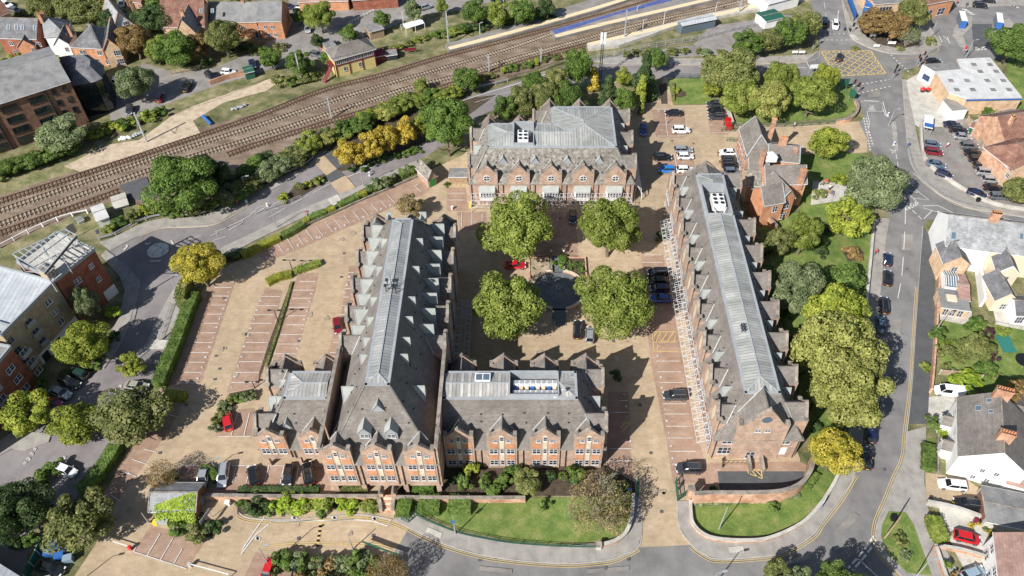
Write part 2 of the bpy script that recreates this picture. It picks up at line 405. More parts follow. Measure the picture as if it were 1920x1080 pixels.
M['lf_grey']=leaf('silvery_leaves',[(.11,.145,.065),(.18,.22,.105),(.29,.33,.18)])
M['lf_purple']=leaf('purple_leaves',[(0.049,0.028,0.031),(0.098,0.049,0.049)])
M['lf_bright']=leaf('bright_yellow_leaves',[(.24,.25,.03),(.38,.37,.05),(.50,.47,.08)])
M['lf_tan']=leaf('tan_autumn_leaves',[(.17,.13,.055),(.26,.205,.10),(.35,.29,.15)])
M['lf_golden']=leaf('green_gold_leaves',[(.22,.22,.03),(.42,.36,.05),(.52,.43,.09)])
M['lf_ivy']=leaf('bright_ivy_leaves',[(0.196,0.280,0.028),(0.308,0.420,0.042),(0.420,0.504,0.084)])
M['lf_hedge']=leaf('clipped_hedge_leaves',[(.08,.13,.03),(.13,.20,.045),(.19,.26,.07)])
M['lf_hedgey']=leaf('golden_hedge_leaves',[(.20,.22,.03),(.32,.33,.05)])
for k in('slate','slate_moss','slate_dark','slate_blue','tile_red','tile_pink'):overlay(M[k],cells(.55,.55,.24,.13));overlay(M[k],streaks(.14))
for k in('buff','pink'):overlay(M[k],cells(.9,.45,1,.07));overlay(M[k],streaks(.09,.25,(1,.35,1)))
for k in('brick','brick_old','brick_wall','brick_tan','brick_orange','brick_dark','brick_red','brick_buff'):overlay(M[k],cells(.45,.45,.15,.12));overlay(M[k],streaks(.16,.6,(1,1,.35)))
for k in('asphalt','asphalt_lilac','asphalt_old'):overlay(M[k],streaks(.12,.22,(1,.3,1)))
for k in('seam_y','seam_y2','seam_x','seam_x2','seam_xy','seam_yx'):overlay(M[k],streaks(.12,.5,(1,1,1)))
_z=[0.0]
def sheet(name,mat,px,raised=0.0,**k):
 _z[0]+=0.004
 if raised:return area(name,M[mat],px,raised+_z[0],raised+_z[0]+.02,**k)
 return area(name,M[mat],px,_z[0],0,**k)
mb=MB();mb.face([(-900,-500,-.01),(900,-500,-.01),(900,1600,-.01),(-900,1600,-.01)])
tag(mb.build('ground',M['roughgrass']),kind='structure')
sheet('railway_ground','ballast',[(-160,428),(0,366),(200,302),(375,240),(480,212),(640,155),(840,98),(960,50),(1180,-20),(1260,-50),(1700,-90),(1700,-30),(1500,0),(1300,45),(1100,98),(1060,112),(960,144),(860,173),(760,203),(640,243),(540,278),(430,318),(350,340),(280,395),(230,372),(170,392),(60,437),(0,467),(-160,535)])
sheet('dirt_track','tanpath',[(120,312),(200,272),(262,262),(285,245),(325,215),(380,192),(480,157),(512,145),(520,156),(500,170),(420,192),(362,226),(376,250),(300,278),(230,298),(150,322)])
sheet('rough_bank','roughgrass',[(250,218),(300,205),(400,172),(455,150),(470,152),(430,172),(330,208),(262,238),(200,262),(150,275),(30,325),(0,340),(0,315),(100,280)])
sheet('main_road','asphalt_lilac',[(200,470),(262,442),(305,427),(360,425),(412,417),(480,374),(530,345),(580,315),(612,283),(650,262),(705,238),(825,197),(950,160),(1060,124),(1135,120),(1317,121),(1512,116),(1560,110),(1560,150),(1500,146),(1440,141),(1260,147),(1150,150),(1060,162),(960,192),(900,217),(880,236),(850,262),(800,292),(740,320),(665,352),(617,370),(555,397),(480,433),(410,468),(375,495),(340,515),(325,545),(300,592),(275,647),(262,672),(195,692),(225,645),(246,597),(260,545),(262,525),(240,500)])
sheet('east_road','asphalt',[(766,990),(830,1020),(922,1045),(1047,1057),(1135,1052),(1172,1040),(1196,1027),(1295,1022),(1320,1040),(1350,1049),(1440,1043),(1477,1032),(1522,1005),(1540,980),(1575,935),(1602,890),(1620,800),(1630,720),(1638,650),(1645,590),(1652,540),(1657,475),(1667,410),(1655,330),(1635,285),(1625,270),(1605,237),(1619,220),(1615,200),(1602,175),(1567,144),(1500,146),(1512,116),(1537,95),(1535,62),(1520,0),(1505,-70),(1570,-70),(1578,0),(1590,57),(1600,75),(1630,90),(1665,100),(1700,102),(1735,99),(1765,85),(1745,55),(1745,22),(1800,14),(2000,8),(2000,105),(1790,116),(1727,122),(1690,135),(1692,150),(1697,225),(1702,270),(1705,295),(1717,322),(1735,342),(1765,367),(1802,385),(1840,395),(2000,420),(2000,450),(1780,412),(1740,412),(1730,425),(1727,470),(1722,540),(1717,615),(1711,715),(1700,810),(1695,860),(1677,902),(1660,945),(1645,980),(1642,1010),(1652,1040),(1690,1080),(1790,1250),(560,1250),(735,1040)])
sheet('dark_tarmac_patch','asphalt_dark',[(1822,45),(1860,45),(1862,92),(1825,92)])
sheet('west_car_park','asphalt_lilac',[(195,690),(262,670),(305,640),(320,625),(345,610),(300,705),(250,775),(215,860),(160,915),(130,945),(60,1000),(40,1110),(-120,1110),(-120,900),(0,828),(60,790),(100,740),(140,705)])
sheet('back_lane','asphalt_old',[(205,205),(225,160),(268,118),(330,136),(400,128),(480,95),(520,66),(540,28),(545,-60),(1040,-60),(960,-8),(870,18),(780,30),(715,58),(640,85),(600,110),(510,130),(400,162),(300,200),(232,240),(210,240)])
sheet('right_car_park','asphalt_old',[(1725,236),(1790,224),(1822,222),(1850,245),(1990,372),(1990,400),(1880,390),(1835,374),(1785,345),(1742,312),(1728,282)])
sheet('garage_forecourt','concrete',[(1697,152),(1722,138),(1765,176),(1800,238),(1722,238),(1712,232),(1700,190)])
sheet('turning_circle','asphalt_old',[(1100,118),(1180,100),(1300,85),(1330,50),(1470,28),(1500,30),(1500,60),(1440,90),(1400,100),(1340,104),(1200,112)])
sheet('site_paving','buff',[(120,1110),(180,1020),(215,890),(255,810),(300,730),(330,640),(350,590),(380,545),(415,505),(480,470),(560,432),(640,396),(720,358),(800,322),(870,290),(930,215),(1170,200),(1230,190),(1245,146),(1263,146),(1262,197),(1395,197),(1400,236),(1610,228),(1626,262),(1626,286),(1500,292),(1380,300),(1380,560),(1500,860),(1500,905),(1300,925),(1290,940),(1296,1022),(1196,1027),(1190,905),(745,925),(738,975),(767,990),(742,1032),(690,1110)])
P=[]
P.append([(398,530),(441,530),(372,735),(318,725),(345,640)])
P.append([(285,770),(350,752),(300,832),(205,962),(188,945),(240,840)])
P.append([(497,540),(530,545),(487,725),(425,737),(452,660),(480,580)])
P.append([(560,512),(598,512),(592,545),(575,600),(550,685),(508,690),(530,610),(552,530)])
P.append([(655,500),(672,497),(650,600),(630,668),(612,668),(640,585)])
P.append([(480,478),(500,492),(560,468),(650,428),(730,392),(800,362),(816,345),(800,324),(720,359),(640,397),(560,433)])
P.append([(838,352),(873,352),(878,396),(838,396)]);P.append([(858,398),(912,398),(912,432),(862,432)])
P.append([(1203,478),(1243,478),(1300,780),(1330,905),(1262,908),(1250,830),(1222,690),(1205,560)])
P.append([(1140,735),(1178,735),(1186,905),(1138,905)])
P.append([(1222,205),(1283,205),(1287,258),(1230,258)]);P.append([(1228,290),(1300,290),(1305,328),(1235,328)])
P.append([(1325,205),(1362,205),(1366,252),(1332,252)])
P.append([(340,874),(620,874),(620,922),(330,925)]);P.append([(412,772),(478,765),(471,820),(405,819)])
P.append([(284,983),(384,1015),(352,1068),(250,1036)])
P.append([(985,398),(1078,398),(1085,480),(980,480)]);P.append([(480,1035),(620,1068),(640,1120),(440,1120)])
P.append([(1332,868),(1500,868),(1500,905),(1332,915)])
sheet('parking_bays','pink',P)
sheet('garden_soil','soil',[[(600,300),(632,262),(700,232),(830,190),(930,178),(880,215),(790,272),(700,305),(640,322)],[(790,872),(1135,872),(1190,905),(1190,930),(745,930),(745,912),(790,905)],[(1010,480),(1085,480),(1085,500),(1010,500)],[(445,925),(712,925),(712,952),(445,965)],[(398,790),(430,738),(478,728),(470,748),(440,760),(412,812)],[(1600,60),(1640,90),(1690,98),(1725,90),(1735,60),(1700,30),(1620,30)],[(484,722),(491,700),(552,530),(546,528),(505,640),(486,700)],[(280,980),(330,985),(400,1012),(412,985),(380,960),(300,955)]])
sheet('slip_verge','soil',[(530,375),(548,355),(610,325),(612,340),(560,372),(532,382)],raised=.1)
G_=[]
G_.append([(765,940),(1186,930),(1183,975),(1165,1003),(1100,1017),(1020,1019),(940,1011),(860,993),(800,966)])
G_.append([(1296,945),(1505,890),(1525,868),(1572,885),(1552,925),(1500,978),(1440,1003),(1350,1009),(1316,995),(1300,972)])
G_.append([(1500,290),(1570,283),(1628,292),(1637,400),(1625,540),(1605,700),(1565,880),(1525,862),(1480,640),(1440,470),(1420,400),(1500,400)])
G_.append([(1252,148),(1322,148),(1340,195),(1262,197)]);G_.append([(1372,178),(1600,158),(1608,205),(1575,222),(1400,232),(1380,228)])
G_.append([(1755,590),(1812,602),(1990,630),(1990,790),(1762,702)]);G_.append([(1890,110),(1990,100),(1990,260),(1885,190)])
G_.append([(1732,822),(1757,822),(1757,886),(1730,884)])
sheet('lawn','grass',G_)
sheet('flower_bed','soil',[[(1578,470),(1590,462),(1612,463),(1620,475),(1612,488),(1590,490)],[(1262,172),(1272,168),(1286,172),(1287,180),(1275,184),(1262,180)],[(1235,160),(1250,155),(1252,195),(1240,195)]])
sheet('gravel_drive','buff',[(1735,886),(1812,898),(1855,930),(1845,968),(1735,946)])
sheet('drive','concrete',[[(1760,950),(1860,975),(1850,1040),(1790,1030),(1768,990)],[(1790,1035),(1850,1045),(1880,1110),(1830,1110)],[(1738,745),(1790,740),(1790,820),(1738,800)],[(1524,340),(1590,345),(1585,375),(1520,385)],[(1762,570),(1822,580),(1822,612),(1762,600)],[(1860,575),(1990,590),(1990,630),(1868,608)],[(1815,232),(1860,210),(1885,240),(1860,260)]])
sheet('forecourt_edge','pink',[(1312,880),(1318,938),(1440,939),(1486,924),(1508,898),(1512,872),(1500,866),(1330,868)])
sheet('forecourt','asphalt_dark',[(1345,884),(1352,939),(1440,939),(1486,924),(1507,898),(1509,884)])  # dark tarmac tone stands in for the shade on the sunken floor
K=[]
K.append([(187,455),(212,447),(237,434),(275,417),(312,409),(355,409),(390,402),(425,382),(450,372),(480,355),(577,311),(600,285),(612,283),(580,315),(530,345),(480,374),(412,417),(360,425),(305,427),(262,442),(207,470)])
K.append([(1100,112),(1150,108),(1210,110),(1340,111),(1440,107),(1520,103),(1530,98),(1537,95),(1512,116),(1317,121),(1185,119),(1135,120)])
K.append([(340,517),(375,497),(410,470),(480,435),(555,399),(617,372),(665,354),(740,322),(782,302),(784,312),(700,345),(640,376),(560,413),(480,451),(415,486),(380,520),(352,560),(325,620),(300,640),(262,672),(275,647),(300,592),(325,545)])
K.append([(1637,410),(1667,410),(1657,475),(1652,540),(1645,590),(1638,650),(1630,720),(1620,800),(1602,890),(1575,935),(1540,980),(1522,1005),(1477,1032),(1440,1043),(1350,1049),(1320,1040),(1296,1022),(1272,985),(1270,940),(1294,940),(1298,985),(1315,1005),(1345,1015),(1400,1018),(1450,1010),(1500,985),(1535,950),(1560,915),(1573,890),(1592,800),(1607,700),(1620,595),(1625,540)])
K.append([(767,990),(830,1020),(922,1045),(1047,1057),(1135,1052),(1172,1040),(1196,1027),(1203,1000),(1202,960),(1200,930),(1187,930),(1184,980),(1170,1006),(1130,1018),(1040,1026),(960,1020),(860,1000),(800,975),(775,960),(738,975)])
K.append([(1701,810),(1695,860),(1677,902),(1660,945),(1645,980),(1642,1010),(1652,1040),(1690,1080),(1790,1250),(1880,1250),(1800,1080),(1766,1020),(1738,950),(1732,900),(1736,800)])
K.append([(1692,150),(1697,225),(1702,270),(1705,295),(1717,322),(1735,342),(1765,367),(1802,385),(1840,395),(2000,420),(2000,402),(1880,393),(1833,376),(1783,347),(1740,314),(1725,284),(1715,235),(1706,195),(1698,150)])
K.append([(1590,-40),(1578,0),(1590,57),(1600,75),(1630,90),(1665,100),(1700,102),(1735,99),(1765,85),(1745,55),(1745,22),(1745,-40)])
K.append([(1745,22),(1800,14),(2000,8),(2000,-60),(1745,-60)])
K.append([(195,692),(225,645),(246,597),(260,545),(262,525),(240,500),(200,470),(190,480),(225,520),(235,545),(222,600),(200,640),(165,690)])
K.append([(1788,55),(1805,30),(1822,32),(1822,52),(1805,68),(1812,90),(1800,88),(1786,66)]);K.append([(1855,65),(1865,45),(1890,35),(1905,50),(1880,75),(1862,72)])
K.append([(0,828),(25,810),(70,812),(100,805),(92,830),(50,845),(25,842),(0,855)]);K.append([(1670,228),(1676,280),(1684,282),(1680,230)])
for i,k in enumerate(K):sheet('pavement','pavement',k,raised=.11)
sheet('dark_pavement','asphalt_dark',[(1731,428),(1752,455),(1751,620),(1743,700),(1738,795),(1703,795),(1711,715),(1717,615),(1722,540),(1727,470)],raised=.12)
sheet('grass_island','grass',[(1665,960),(1697,962),(1712,985),(1746,1080),(1700,1075),(1662,1037),(1651,1008),(1653,985)],raised=.13)
sheet('soil_island','soil',[[(1612,60),(1645,84),(1690,93),(1722,85),(1728,60),(1700,40),(1620,40)]],raised=.13)
kerb=MB()
for l in([(767,990),(830,1020),(922,1045),(1047,1057),(1135,1052),(1172,1040),(1196,1027),(1203,1000),(1202,940)],[(1270,940),(1272,985),(1296,1022),(1320,1040),(1350,1049),(1440,1043),(1477,1032),(1522,1005),(1540,980),(1575,935),(1602,890),(1620,800),(1630,720),(1645,590),(1657,475),(1667,410)],[(1730,425),(1727,470),(1722,540),(1717,615),(1711,715),(1700,810),(1695,860),(1677,902),(1660,945),(1645,980),(1642,1010),(1652,1040),(1690,1080)],[(207,470),(262,442),(305,427),(360,425),(412,417),(480,374),(530,345),(580,315),(612,283)],[(1135,120),(1317,121),(1512,116),(1537,95)],[(1578,0),(1590,57),(1600,75),(1630,90),(1665,100),(1700,102),(1735,99),(1765,85)],[(1692,150),(1697,225),(1705,295),(1717,322),(1735,342),(1765,367),(1802,385),(1840,395),(2000,420)],[(340,517),(375,497),(410,470),(480,435),(555,399),(617,372),(665,354),(782,302)],[(262,672),(275,647),(300,592),(325,545)],[(195,692),(225,645),(246,597),(260,545),(262,525)],[(448,962),(470,972),(540,975),(660,966),(700,968),(735,975)]):
 wallstrip(kerb,gline(l,0,5),.16,0,.17+.1*0)
tag(kerb.build('kerb',M['kerb']),kind='structure')
mk=MB();zM=_z[0]+.012
def seg(a,b,w=.13,z=None,mbx=None):
 A=at(*a);B=at(*b);ribbon(mbx or mk,[A,B],w,zM if z is None else z)
def pline(px,w=.13,n=5,off=0.0,mbx=None,z=None):ribbon(mbx or mk,gline(px,0,n),w,zM if z is None else z,off)
def dash(px,d,g,w=.13,n=5,off=0):
 for s in dashes(gline(px,0,n),d,g):
  if len(s)>1:ribbon(mk,s,w,zM,off)
for a,b,y in((399,430,556),(397,424,573),(389,417,590),(383,411,607),(377,405,625),(364,400,643),(358,392,662),(355,385,680),(346,378,699),(332,372,719),(403,435,540),(491,526,557),(483,521,574),(477,514,591),(471,510,607),(466,506,625),(461,503,643),(454,498,661),(448,492,679),(441,486,699),(434,481,718),(546,589,545),(548,584,560),(542,580,577),(540,575,593),(537,571,610),(526,567,628),(520,562,646),(515,557,664),(562,592,529),(651,662,526),(647,658,542),(644,655,558),(640,652,574),(636,648,591),(628,640,625),(624,636,643),(619,630,662),(653,664,512),(839,872,363),(839,872,376),(1204,1241,479),(1204,1242,493),(1231,1274,678),(1232,1277,698),(1236,1281,718),(1242,1287,758),(1245,1292,777),(1249,1296,800),(1251,1300,822),(1255,1304,847),(1260,1272,871),(1162,1177,752),(1144,1180,774),(1142,1185,842),(1140,1182,865),(1228,1284,234),(1232,1286,256),(1334,1366,250),(1222,1280,206),(503,601,874),(337,375,874),(435,480,874),(410,471,819)):
 seg((a,y),(b,y))
for q in((502,467,512,482),(519,456,532,475),(538,448,551,467),(557,442,569,459),(574,432,588,451),(592,425,606,443),(610,418,624,435),(627,412,640,428),(645,405,657,420),(662,397,675,413),(679,391,692,406),(696,383,709,397),(714,377,726,391),(727,367,742,383),(776,348,790,361),(866,401,866,426),(885,401,885,427),(904,401,904,428),(496,907,505,874),(525,910,533,874),(555,907,560,874),(436,906,444,874),(462,905,471,874),(434,817,446,775),(458,817,468,775),(277,1042,301,1001),(301,1051,325,1010),(325,1060,342,1030),(251,1035,350,1067),(251,1035,258,1022),(1246,207,1252,256),(1265,290,1270,325),(240,887,251,892),(248,862,276,871),(228,884,255,894),(210,930,226,941),(270,843,293,848),(310,776,335,783)):
 seg(q[:2],q[2:])
dash([(300,470),(360,448),(420,430),(470,405)],3,3,.14)
pline([(478,398),(500,389),(503,384),(480,392)],.14,1);pline([(508,386),(545,370)],.14)
dash([(505,408),(560,377),(620,345)],4.5,1.5,.15);dash([(480,400),(540,368)],5,1,.14)
pline([(583,406),(620,384)],.22,1);pline([(648,334),(680,322),(715,306)],.2);pline([(690,318),(735,300)],.14);pline([(735,300),(800,272)],.14)
pline([(660,261),(695,248)],.2);pline([(780,222),(872,188),(960,161),(1057,129)],.22);pline([(890,193),(960,172),(1057,139)],.12)
pline([(1310,126),(1400,127),(1440,127),(1513,128)],.2,1);seg((1512,116),(1517,127),.2);seg((1620,189),(1647,191),.25)
pline([(1613,192),(1650,192),(1656,210),(1625,210),(1630,230),(1626,262)],.16,1);pline([(1650,192),(1660,218),(1663,220),(1655,192)],.2,1)
dash([(1619,222),(1626,255),(1632,285)],.6,.6,.35);dash([(1624,222),(1631,255),(1637,275)],.6,.6,.35)
dash([(1540,76),(1597,76)],.6,.8,.3,1);dash([(1590,163),(1668,150)],.6,.8,.3,1);dash([(1600,178),(1672,162)],.6,.8,.3,1);dash([(1545,65),(1590,64)],.6,.8,.3,1);dash([(1670,104),(1704,136)],.6,.8,.3,1)
dash([(1545,5),(1550,40)],4,3,.14);pline([(1549,40),(1570,40),(1572,20)],.2,1)
for i in range(6):seg((1877+i*5,2+i*2),(1885+i*5,5+i*2.2),.7)
for i in range(4):seg((1803+i*5,18+i*3),(1813+i*5,19+i*3),.6)
pline([(1760,68),(1766,80)],.2,1);pline([(1768,68),(1776,76)],.2,1);pline([(1776,70),(1780,82)],.2,1);pline([(1805,96),(1812,88),(1811,97)],.2,1)
dash([(1697,390),(1697,412),(1694,470),(1690,520),(1683,560)],6,2.5,.16)
pline([(1693,325),(1706,345)],.16,1);pline([(1688,340),(1705,345)],.16,1);pline([(1715,355),(1741,376),(1711,372)],.18,1);pline([(1698,357),(1720,362)],.18,1);pline([(1698,360),(1722,382)],.18,1)
pline([(1731,387),(1758,386),(1790,402)],.18,1);pline([(1731,391),(1748,396),(1777,403),(1790,402)],.16,1);pline([(1746,397),(1732,411)],.2,1);dash([(1700,385),(1712,397),(1730,414)],1.2,.8,.2,1)
pline([(1668,281),(1680,287)],.2,1);pline([(1672,288),(1680,282)],.2,1);dash([(1680,290),(1685,320),(1690,335)],2,1,.14)
dash([(1780,368),(1808,372)],3,1,.25,1)
dash([(1638,1006),(1618,1035),(1590,1066)],1.3,.5,.35,1);dash([(1644,1012),(1624,1040),(1598,1070)],1.3,.5,.35,1);pline([(1608,1048),(1645,1082)],.2,1)
dash([(1588,900),(1600,850),(1610,800)],1.2,1,.1,1)
pline([(452,1040),(480,1003),(510,979),(600,977),(660,975),(700,978),(727,987),(732,976)],.2,1);pline([(455,1030),(478,996),(496,971)],.18,1)
for(x,y)in((552,972),(627,971),(702,973),(483,1010)):
 seg((x-5,y-1),(x+5,y+1.5),.45);seg((x-1,y-2),(x+2,y+3),.35)
def strokes(org,ux,uy,segs,w=.22,mbx=None):
 """strokes given in letter units on the ground; ux, uy are pixel vectors"""
 for a,b in segs:
  seg((org[0]+a[0]*ux[0]+a[1]*uy[0],org[1]+a[0]*ux[1]+a[1]*uy[1]),(org[0]+b[0]*ux[0]+b[1]*uy[0],org[1]+b[0]*ux[1]+b[1]*uy[1]),w,mbx=mbx)
LET={'C':[((1,0),(0,0)),((0,0),(0,1)),((0,1),(1,1))],'L':[((0,0),(0,1)),((0,1),(1,1))],'E':[((1,0),(0,0)),((0,0),(0,1)),((0,1),(1,1)),((0,.5),(.8,.5))],'A':[((0,1),(.5,0)),((.5,0),(1,1)),((.2,.6),(.8,.6))],'R':[((0,1),(0,0)),((0,0),(1,0)),((1,0),(1,.5)),((1,.5),(0,.5)),((.4,.5),(1,1))],'K':[((0,0),(0,1)),((1,0),(0,.5)),((0,.5),(1,1))],'P':[((0,1),(0,0)),((0,0),(1,0)),((1,0),(1,.5)),((1,.5),(0,.5))],'B':[((0,0),(0,1)),((0,0),(.9,0)),((.9,0),(.9,1)),((0,1),(.9,1)),((0,.5),(.9,.5))],'U':[((0,0),(0,1)),((0,1),(1,1)),((1,1),(1,0))],'S':[((1,0),(0,0)),((0,0),(0,.5)),((0,.5),(1,.5)),((1,.5),(1,1)),((1,1),(0,1))],'3':[((0,0),(1,0)),((1,0),(1,1)),((1,1),(0,1)),((0,.5),(1,.5))],'6':[((1,0),(0,0)),((0,0),(0,1)),((0,1),(1,1)),((1,1),(1,.5)),((1,.5),(0,.5))],'1':[((.5,0),(.5,1))],'2':[((0,0),(1,0)),((1,0),(1,.5)),((1,.5),(0,.5)),((0,.5),(0,1)),((0,1),(1,1))],'4':[((0,0),(0,.5)),((0,.5),(1,.5)),((1,0),(1,1))],'5':[((1,0),(0,0)),((0,0),(0,.5)),((0,.5),(1,.5)),((1,.5),(1,1)),((1,1),(0,1))]}
def word(txt,org,adv,ux,uy,w=.25,mbx=None):
 for i,ch in enumerate(txt):strokes((org[0]+adv[0]*i,org[1]+adv[1]*i),ux,uy,LET[ch],w,mbx)
word('KEEP',(1681,372),(4.4,-1.6),(3.2,-1.2),(1.4,6.5),.22)
word('CLEAR',(1697,388),(4.6,-2.0),(3.2,-1.4),(2.4,7),.24)
word('BUS',(1829,90),(7,-.6),(4.6,-.3),(1.2,5.5),.3)
for c in((1631,206),(1638,207)):
 for i in range(10):
  a=2*math.pi*i/10;b=2*math.pi*(i+1)/10
  seg((c[0]+2.9*math.cos(a),c[1]+2.2*math.sin(a)),(c[0]+2.9*math.cos(b),c[1]+2.2*math.sin(b)),.16)
for q in((1631,206,1633,200),(1633,200,1637,206),(1630,198,1634,199),(1638,207,1636,198)):seg(q[:2],q[2:],.16)
rb=MB();c=at(297,470);ring=[(c.x+2.35*math.cos(2*math.pi*i/28),c.y+2.35*math.sin(2*math.pi*i/28),zM)for i in range(28)];
rb.face(ring);rb.face([(c.x+2.0*math.cos(2*math.pi*i/28),c.y+2.0*math.sin(2*math.pi*i/28),zM+.05)for i in range(28)])
for i in range(28):
 j=(i+1)%28;a=2*math.pi*i/28;b=2*math.pi*j/28
 rb.face([(c.x+2.35*math.cos(a),c.y+2.35*math.sin(a),zM),(c.x+2.35*math.cos(b),c.y+2.35*math.sin(b),zM),(c.x+2.0*math.cos(b),c.y+2.0*math.sin(b),zM+.05),(c.x+2.0*math.cos(a),c.y+2.0*math.sin(a),zM+.05)])
M['worn_white']=ramp_mat('worn_roundabout_paint',[(.28,.26,.25),(.55,.54,.50),(.62,.61,.57)],1.6,.8,fine=5,fine_amt=.3)
tag(rb.build('roundabout_marking',M['worn_white']),kind='structure')
for q in(((283,456),(276,459)),((321,452),(328,462)),((283,491),(302,490)),((232,470),(240,462))):
 seg(q[0],q[1],.3);seg((q[1][0]-3,q[1][1]-2),q[1],.3)
pline([(425,428),(432,424),(457,413),(455,418),(430,432)],.14,1);pline([(395,443),(410,436),(406,442)],.14,1);pline([(400,452),(425,444)],.12,1)
pline([(470,402),(480,396)],.2,1)
word('KEEP',(225,722),(-5,7),(-2.4,3.6),(4.5,2),.18);word('CLEAR',(214,742),(-5,8),(-2.4,3.6),(4.5,2),.18)
word('KEEP',(120,856),(-5,7),(-2.4,3.6),(4.5,2),.16);word('CLEAR',(98,880),(-6,8),(-2.4,3.6),(4.5,2),.16);word('KEEP',(65,840),(-6,9),(-2.4,3.6),(4.5,2),.15)
word('36',(1154,668),(0,5.5),(0,3.5),(5,0),.16)
for pts in(((428,549),(424,564),(419,580),(412,599),(406,615),(399,634),(393,652),(386,671),(379,690),(371,711),(493,551),(488,566),(482,583),(477,600),(470,617),(465,632),(458,651),(453,670),(447,688),(440,708),(434,727),(584,552),(580,567),(576,584),(571,601),(567,618),(563,637),(558,655),(553,673),(500,484),(521,477),(541,469),(559,461),(577,453),(595,446),(612,438),(630,430),(647,423),(665,415),(682,408),(698,401),(715,393),(732,386),(782,347),(1233,668),(1236,688),(1239,708),(1241,728),(1247,768),(1250,790),(1254,812),(1258,837),(1261,860),(1171,741),(1174,763),(1176,783),(1182,828),(1235,210),(1240,245),(1334,235),(1246,482),(655,520),(651,535),(648,550),(600,446)),):
 for i,(x,y)in enumerate(pts):
  d1=str((i%5)+1);
  if x<640 and y>500:strokes((x-1.5,y-2),(0,2.6),(3.4,0),LET[d1],.14)
  else:strokes((x-2,y-1.5),(3.4,0),(0,2.6),LET[d1],.14)
tag(mk.build('road_marking',M['white']),kind='structure')
my=MB()
def dbl(px,o=.16,n=5):
 L=gline(px,0,n);ribbon(my,L,.09,zM,.30*o/.16);ribbon(my,L,.09,zM,.62*o/.16)
def dblr(px):dbl(list(reversed(px)))
dblr([(767,990),(830,1020),(922,1045),(1047,1057),(1135,1052),(1172,1040),(1196,1027)])
dblr([(1296,1022),(1320,1040),(1350,1049),(1440,1043),(1477,1032),(1522,1005),(1540,980),(1575,935),(1602,890)])
dblr([(1722,540),(1717,615),(1711,715),(1700,810),(1695,860),(1677,902),(1660,945),(1645,980),(1642,1010),(1652,1040),(1690,1080)])
dbl([(448,964),(470,973),(540,976),(660,968),(700,970),(735,978),(765,990)],-.16)
dbl([(480,1032),(560,1025),(620,1025),(700,1027),(735,1035)],.16)
L=gline([(1555,98),(1630,96),(1660,139),(1567,144),(1537,97)],0,1);L.append(L[0]);L=L[1:]
box=[(1539,97),(1632,96),(1661,139),(1568,144)]
for i in range(4):seg(box[i],box[(i+1)%4],.32,mbx=my)
def lerp2(a,b,t):return(a[0]+(b[0]-a[0])*t,a[1]+(b[1]-a[1])*t)
n=5
for i in range(1,n*2):
 t=i/n
 def edge(t,top):
  return None
 if t<=1:a=lerp2(box[0],box[1],t);b=lerp2(box[0],box[3],t)
 else:a=lerp2(box[1],box[2],t-1);b=lerp2(box[3],box[2],t-1)
 seg(a,b,.26,mbx=my)
 if t<=1:a=lerp2(box[1],box[0],t);b=lerp2(box[1],box[2],t)
 else:a=lerp2(box[0],box[3],t-1);b=lerp2(box[2],box[3],t-1)
 seg(a,b,.26,mbx=my)
for q in((1224,623,1266,623),(1225,642,1269,642),(1227,659.5,1272,659.5),(1222,620,1227,660),(1240,623,1230,641),(1252,623,1240,641),(1263,624,1251,641),(1232,623,1226,632),(1267,632,1263,641),(1232,648,1238,651),(1234,651,1232,656),(839,350,871,350),(839,340,871,340),(845,350,850,340),(853,350,858,340),(861,350,866,340),(1164,794,1182,794),(1166,810,1182,794),(1164,804,1172,794),(1400,882,1427,882),(1400,882,1405,890),(1427,882,1429,898),(1429,898,1402,888),(1408,882,1420,895),(1416,882,1428,894)):
 seg(q[:2],q[2:],.16,mbx=my)
pline([(1200,40),(1201,40)],.1,1,mbx=my)
pline([(1315,119),(1440,119),(1510,119)],.1,1,mbx=my);pline([(1670,112),(1730,108),(1758,97),(1757,88)],.12,mbx=my)
tag(my.build('yellow_line',M['yellow']),kind='structure')
mc=MB()
pline([(480,376),(412,419),(360,427),(305,429),(262,444)],.14,5,mbx=mc);pline([(412,470),(480,436),(555,400),(617,373)],.14,5,mbx=mc);pline([(264,668),(278,645),(303,590),(328,545)],.16,5,mbx=mc)
pline([(1662,410),(1652,475)],.12,5,mbx=mc);pline([(1900,415),(1840,398),(1790,384),(1745,355),(1712,325)],.12,5,mbx=mc)
pline([(1140,124),(1317,124),(1500,120)],.12,1,mbx=mc)
tag(mc.build('cream_line',M['cream']),kind='structure')
rr=random.Random(4)
pt=MB();mh=MB()
for q in(((1670,600),(1690,600),(1686,640),(1666,640)),((1560,1000),(1600,960),(1612,968),(1572,1008)),((900,1062),(960,1068),(960,1076),(898,1070)),((1625,170),(1650,168),(1652,182),(1628,184)),((640,300),(652,296),(660,304),(648,308)),((1690,440),(1712,440),(1710,470),(1690,470)),((1350,128),(1400,128),(1400,136),(1350,136)),((1100,1068),(1180,1062),(1180,1070),(1100,1076)),((250,560),(262,560),(250,610),(240,610)),((60,900),(90,905),(84,925),(54,920)),((1460,1055),(1520,1040),(1525,1048),(1465,1064))):
 pt.face([(at(*p).x,at(*p).y,zM-.006)for p in q])
tag(pt.build('road_patch',M['asphalt_old']),kind='structure')
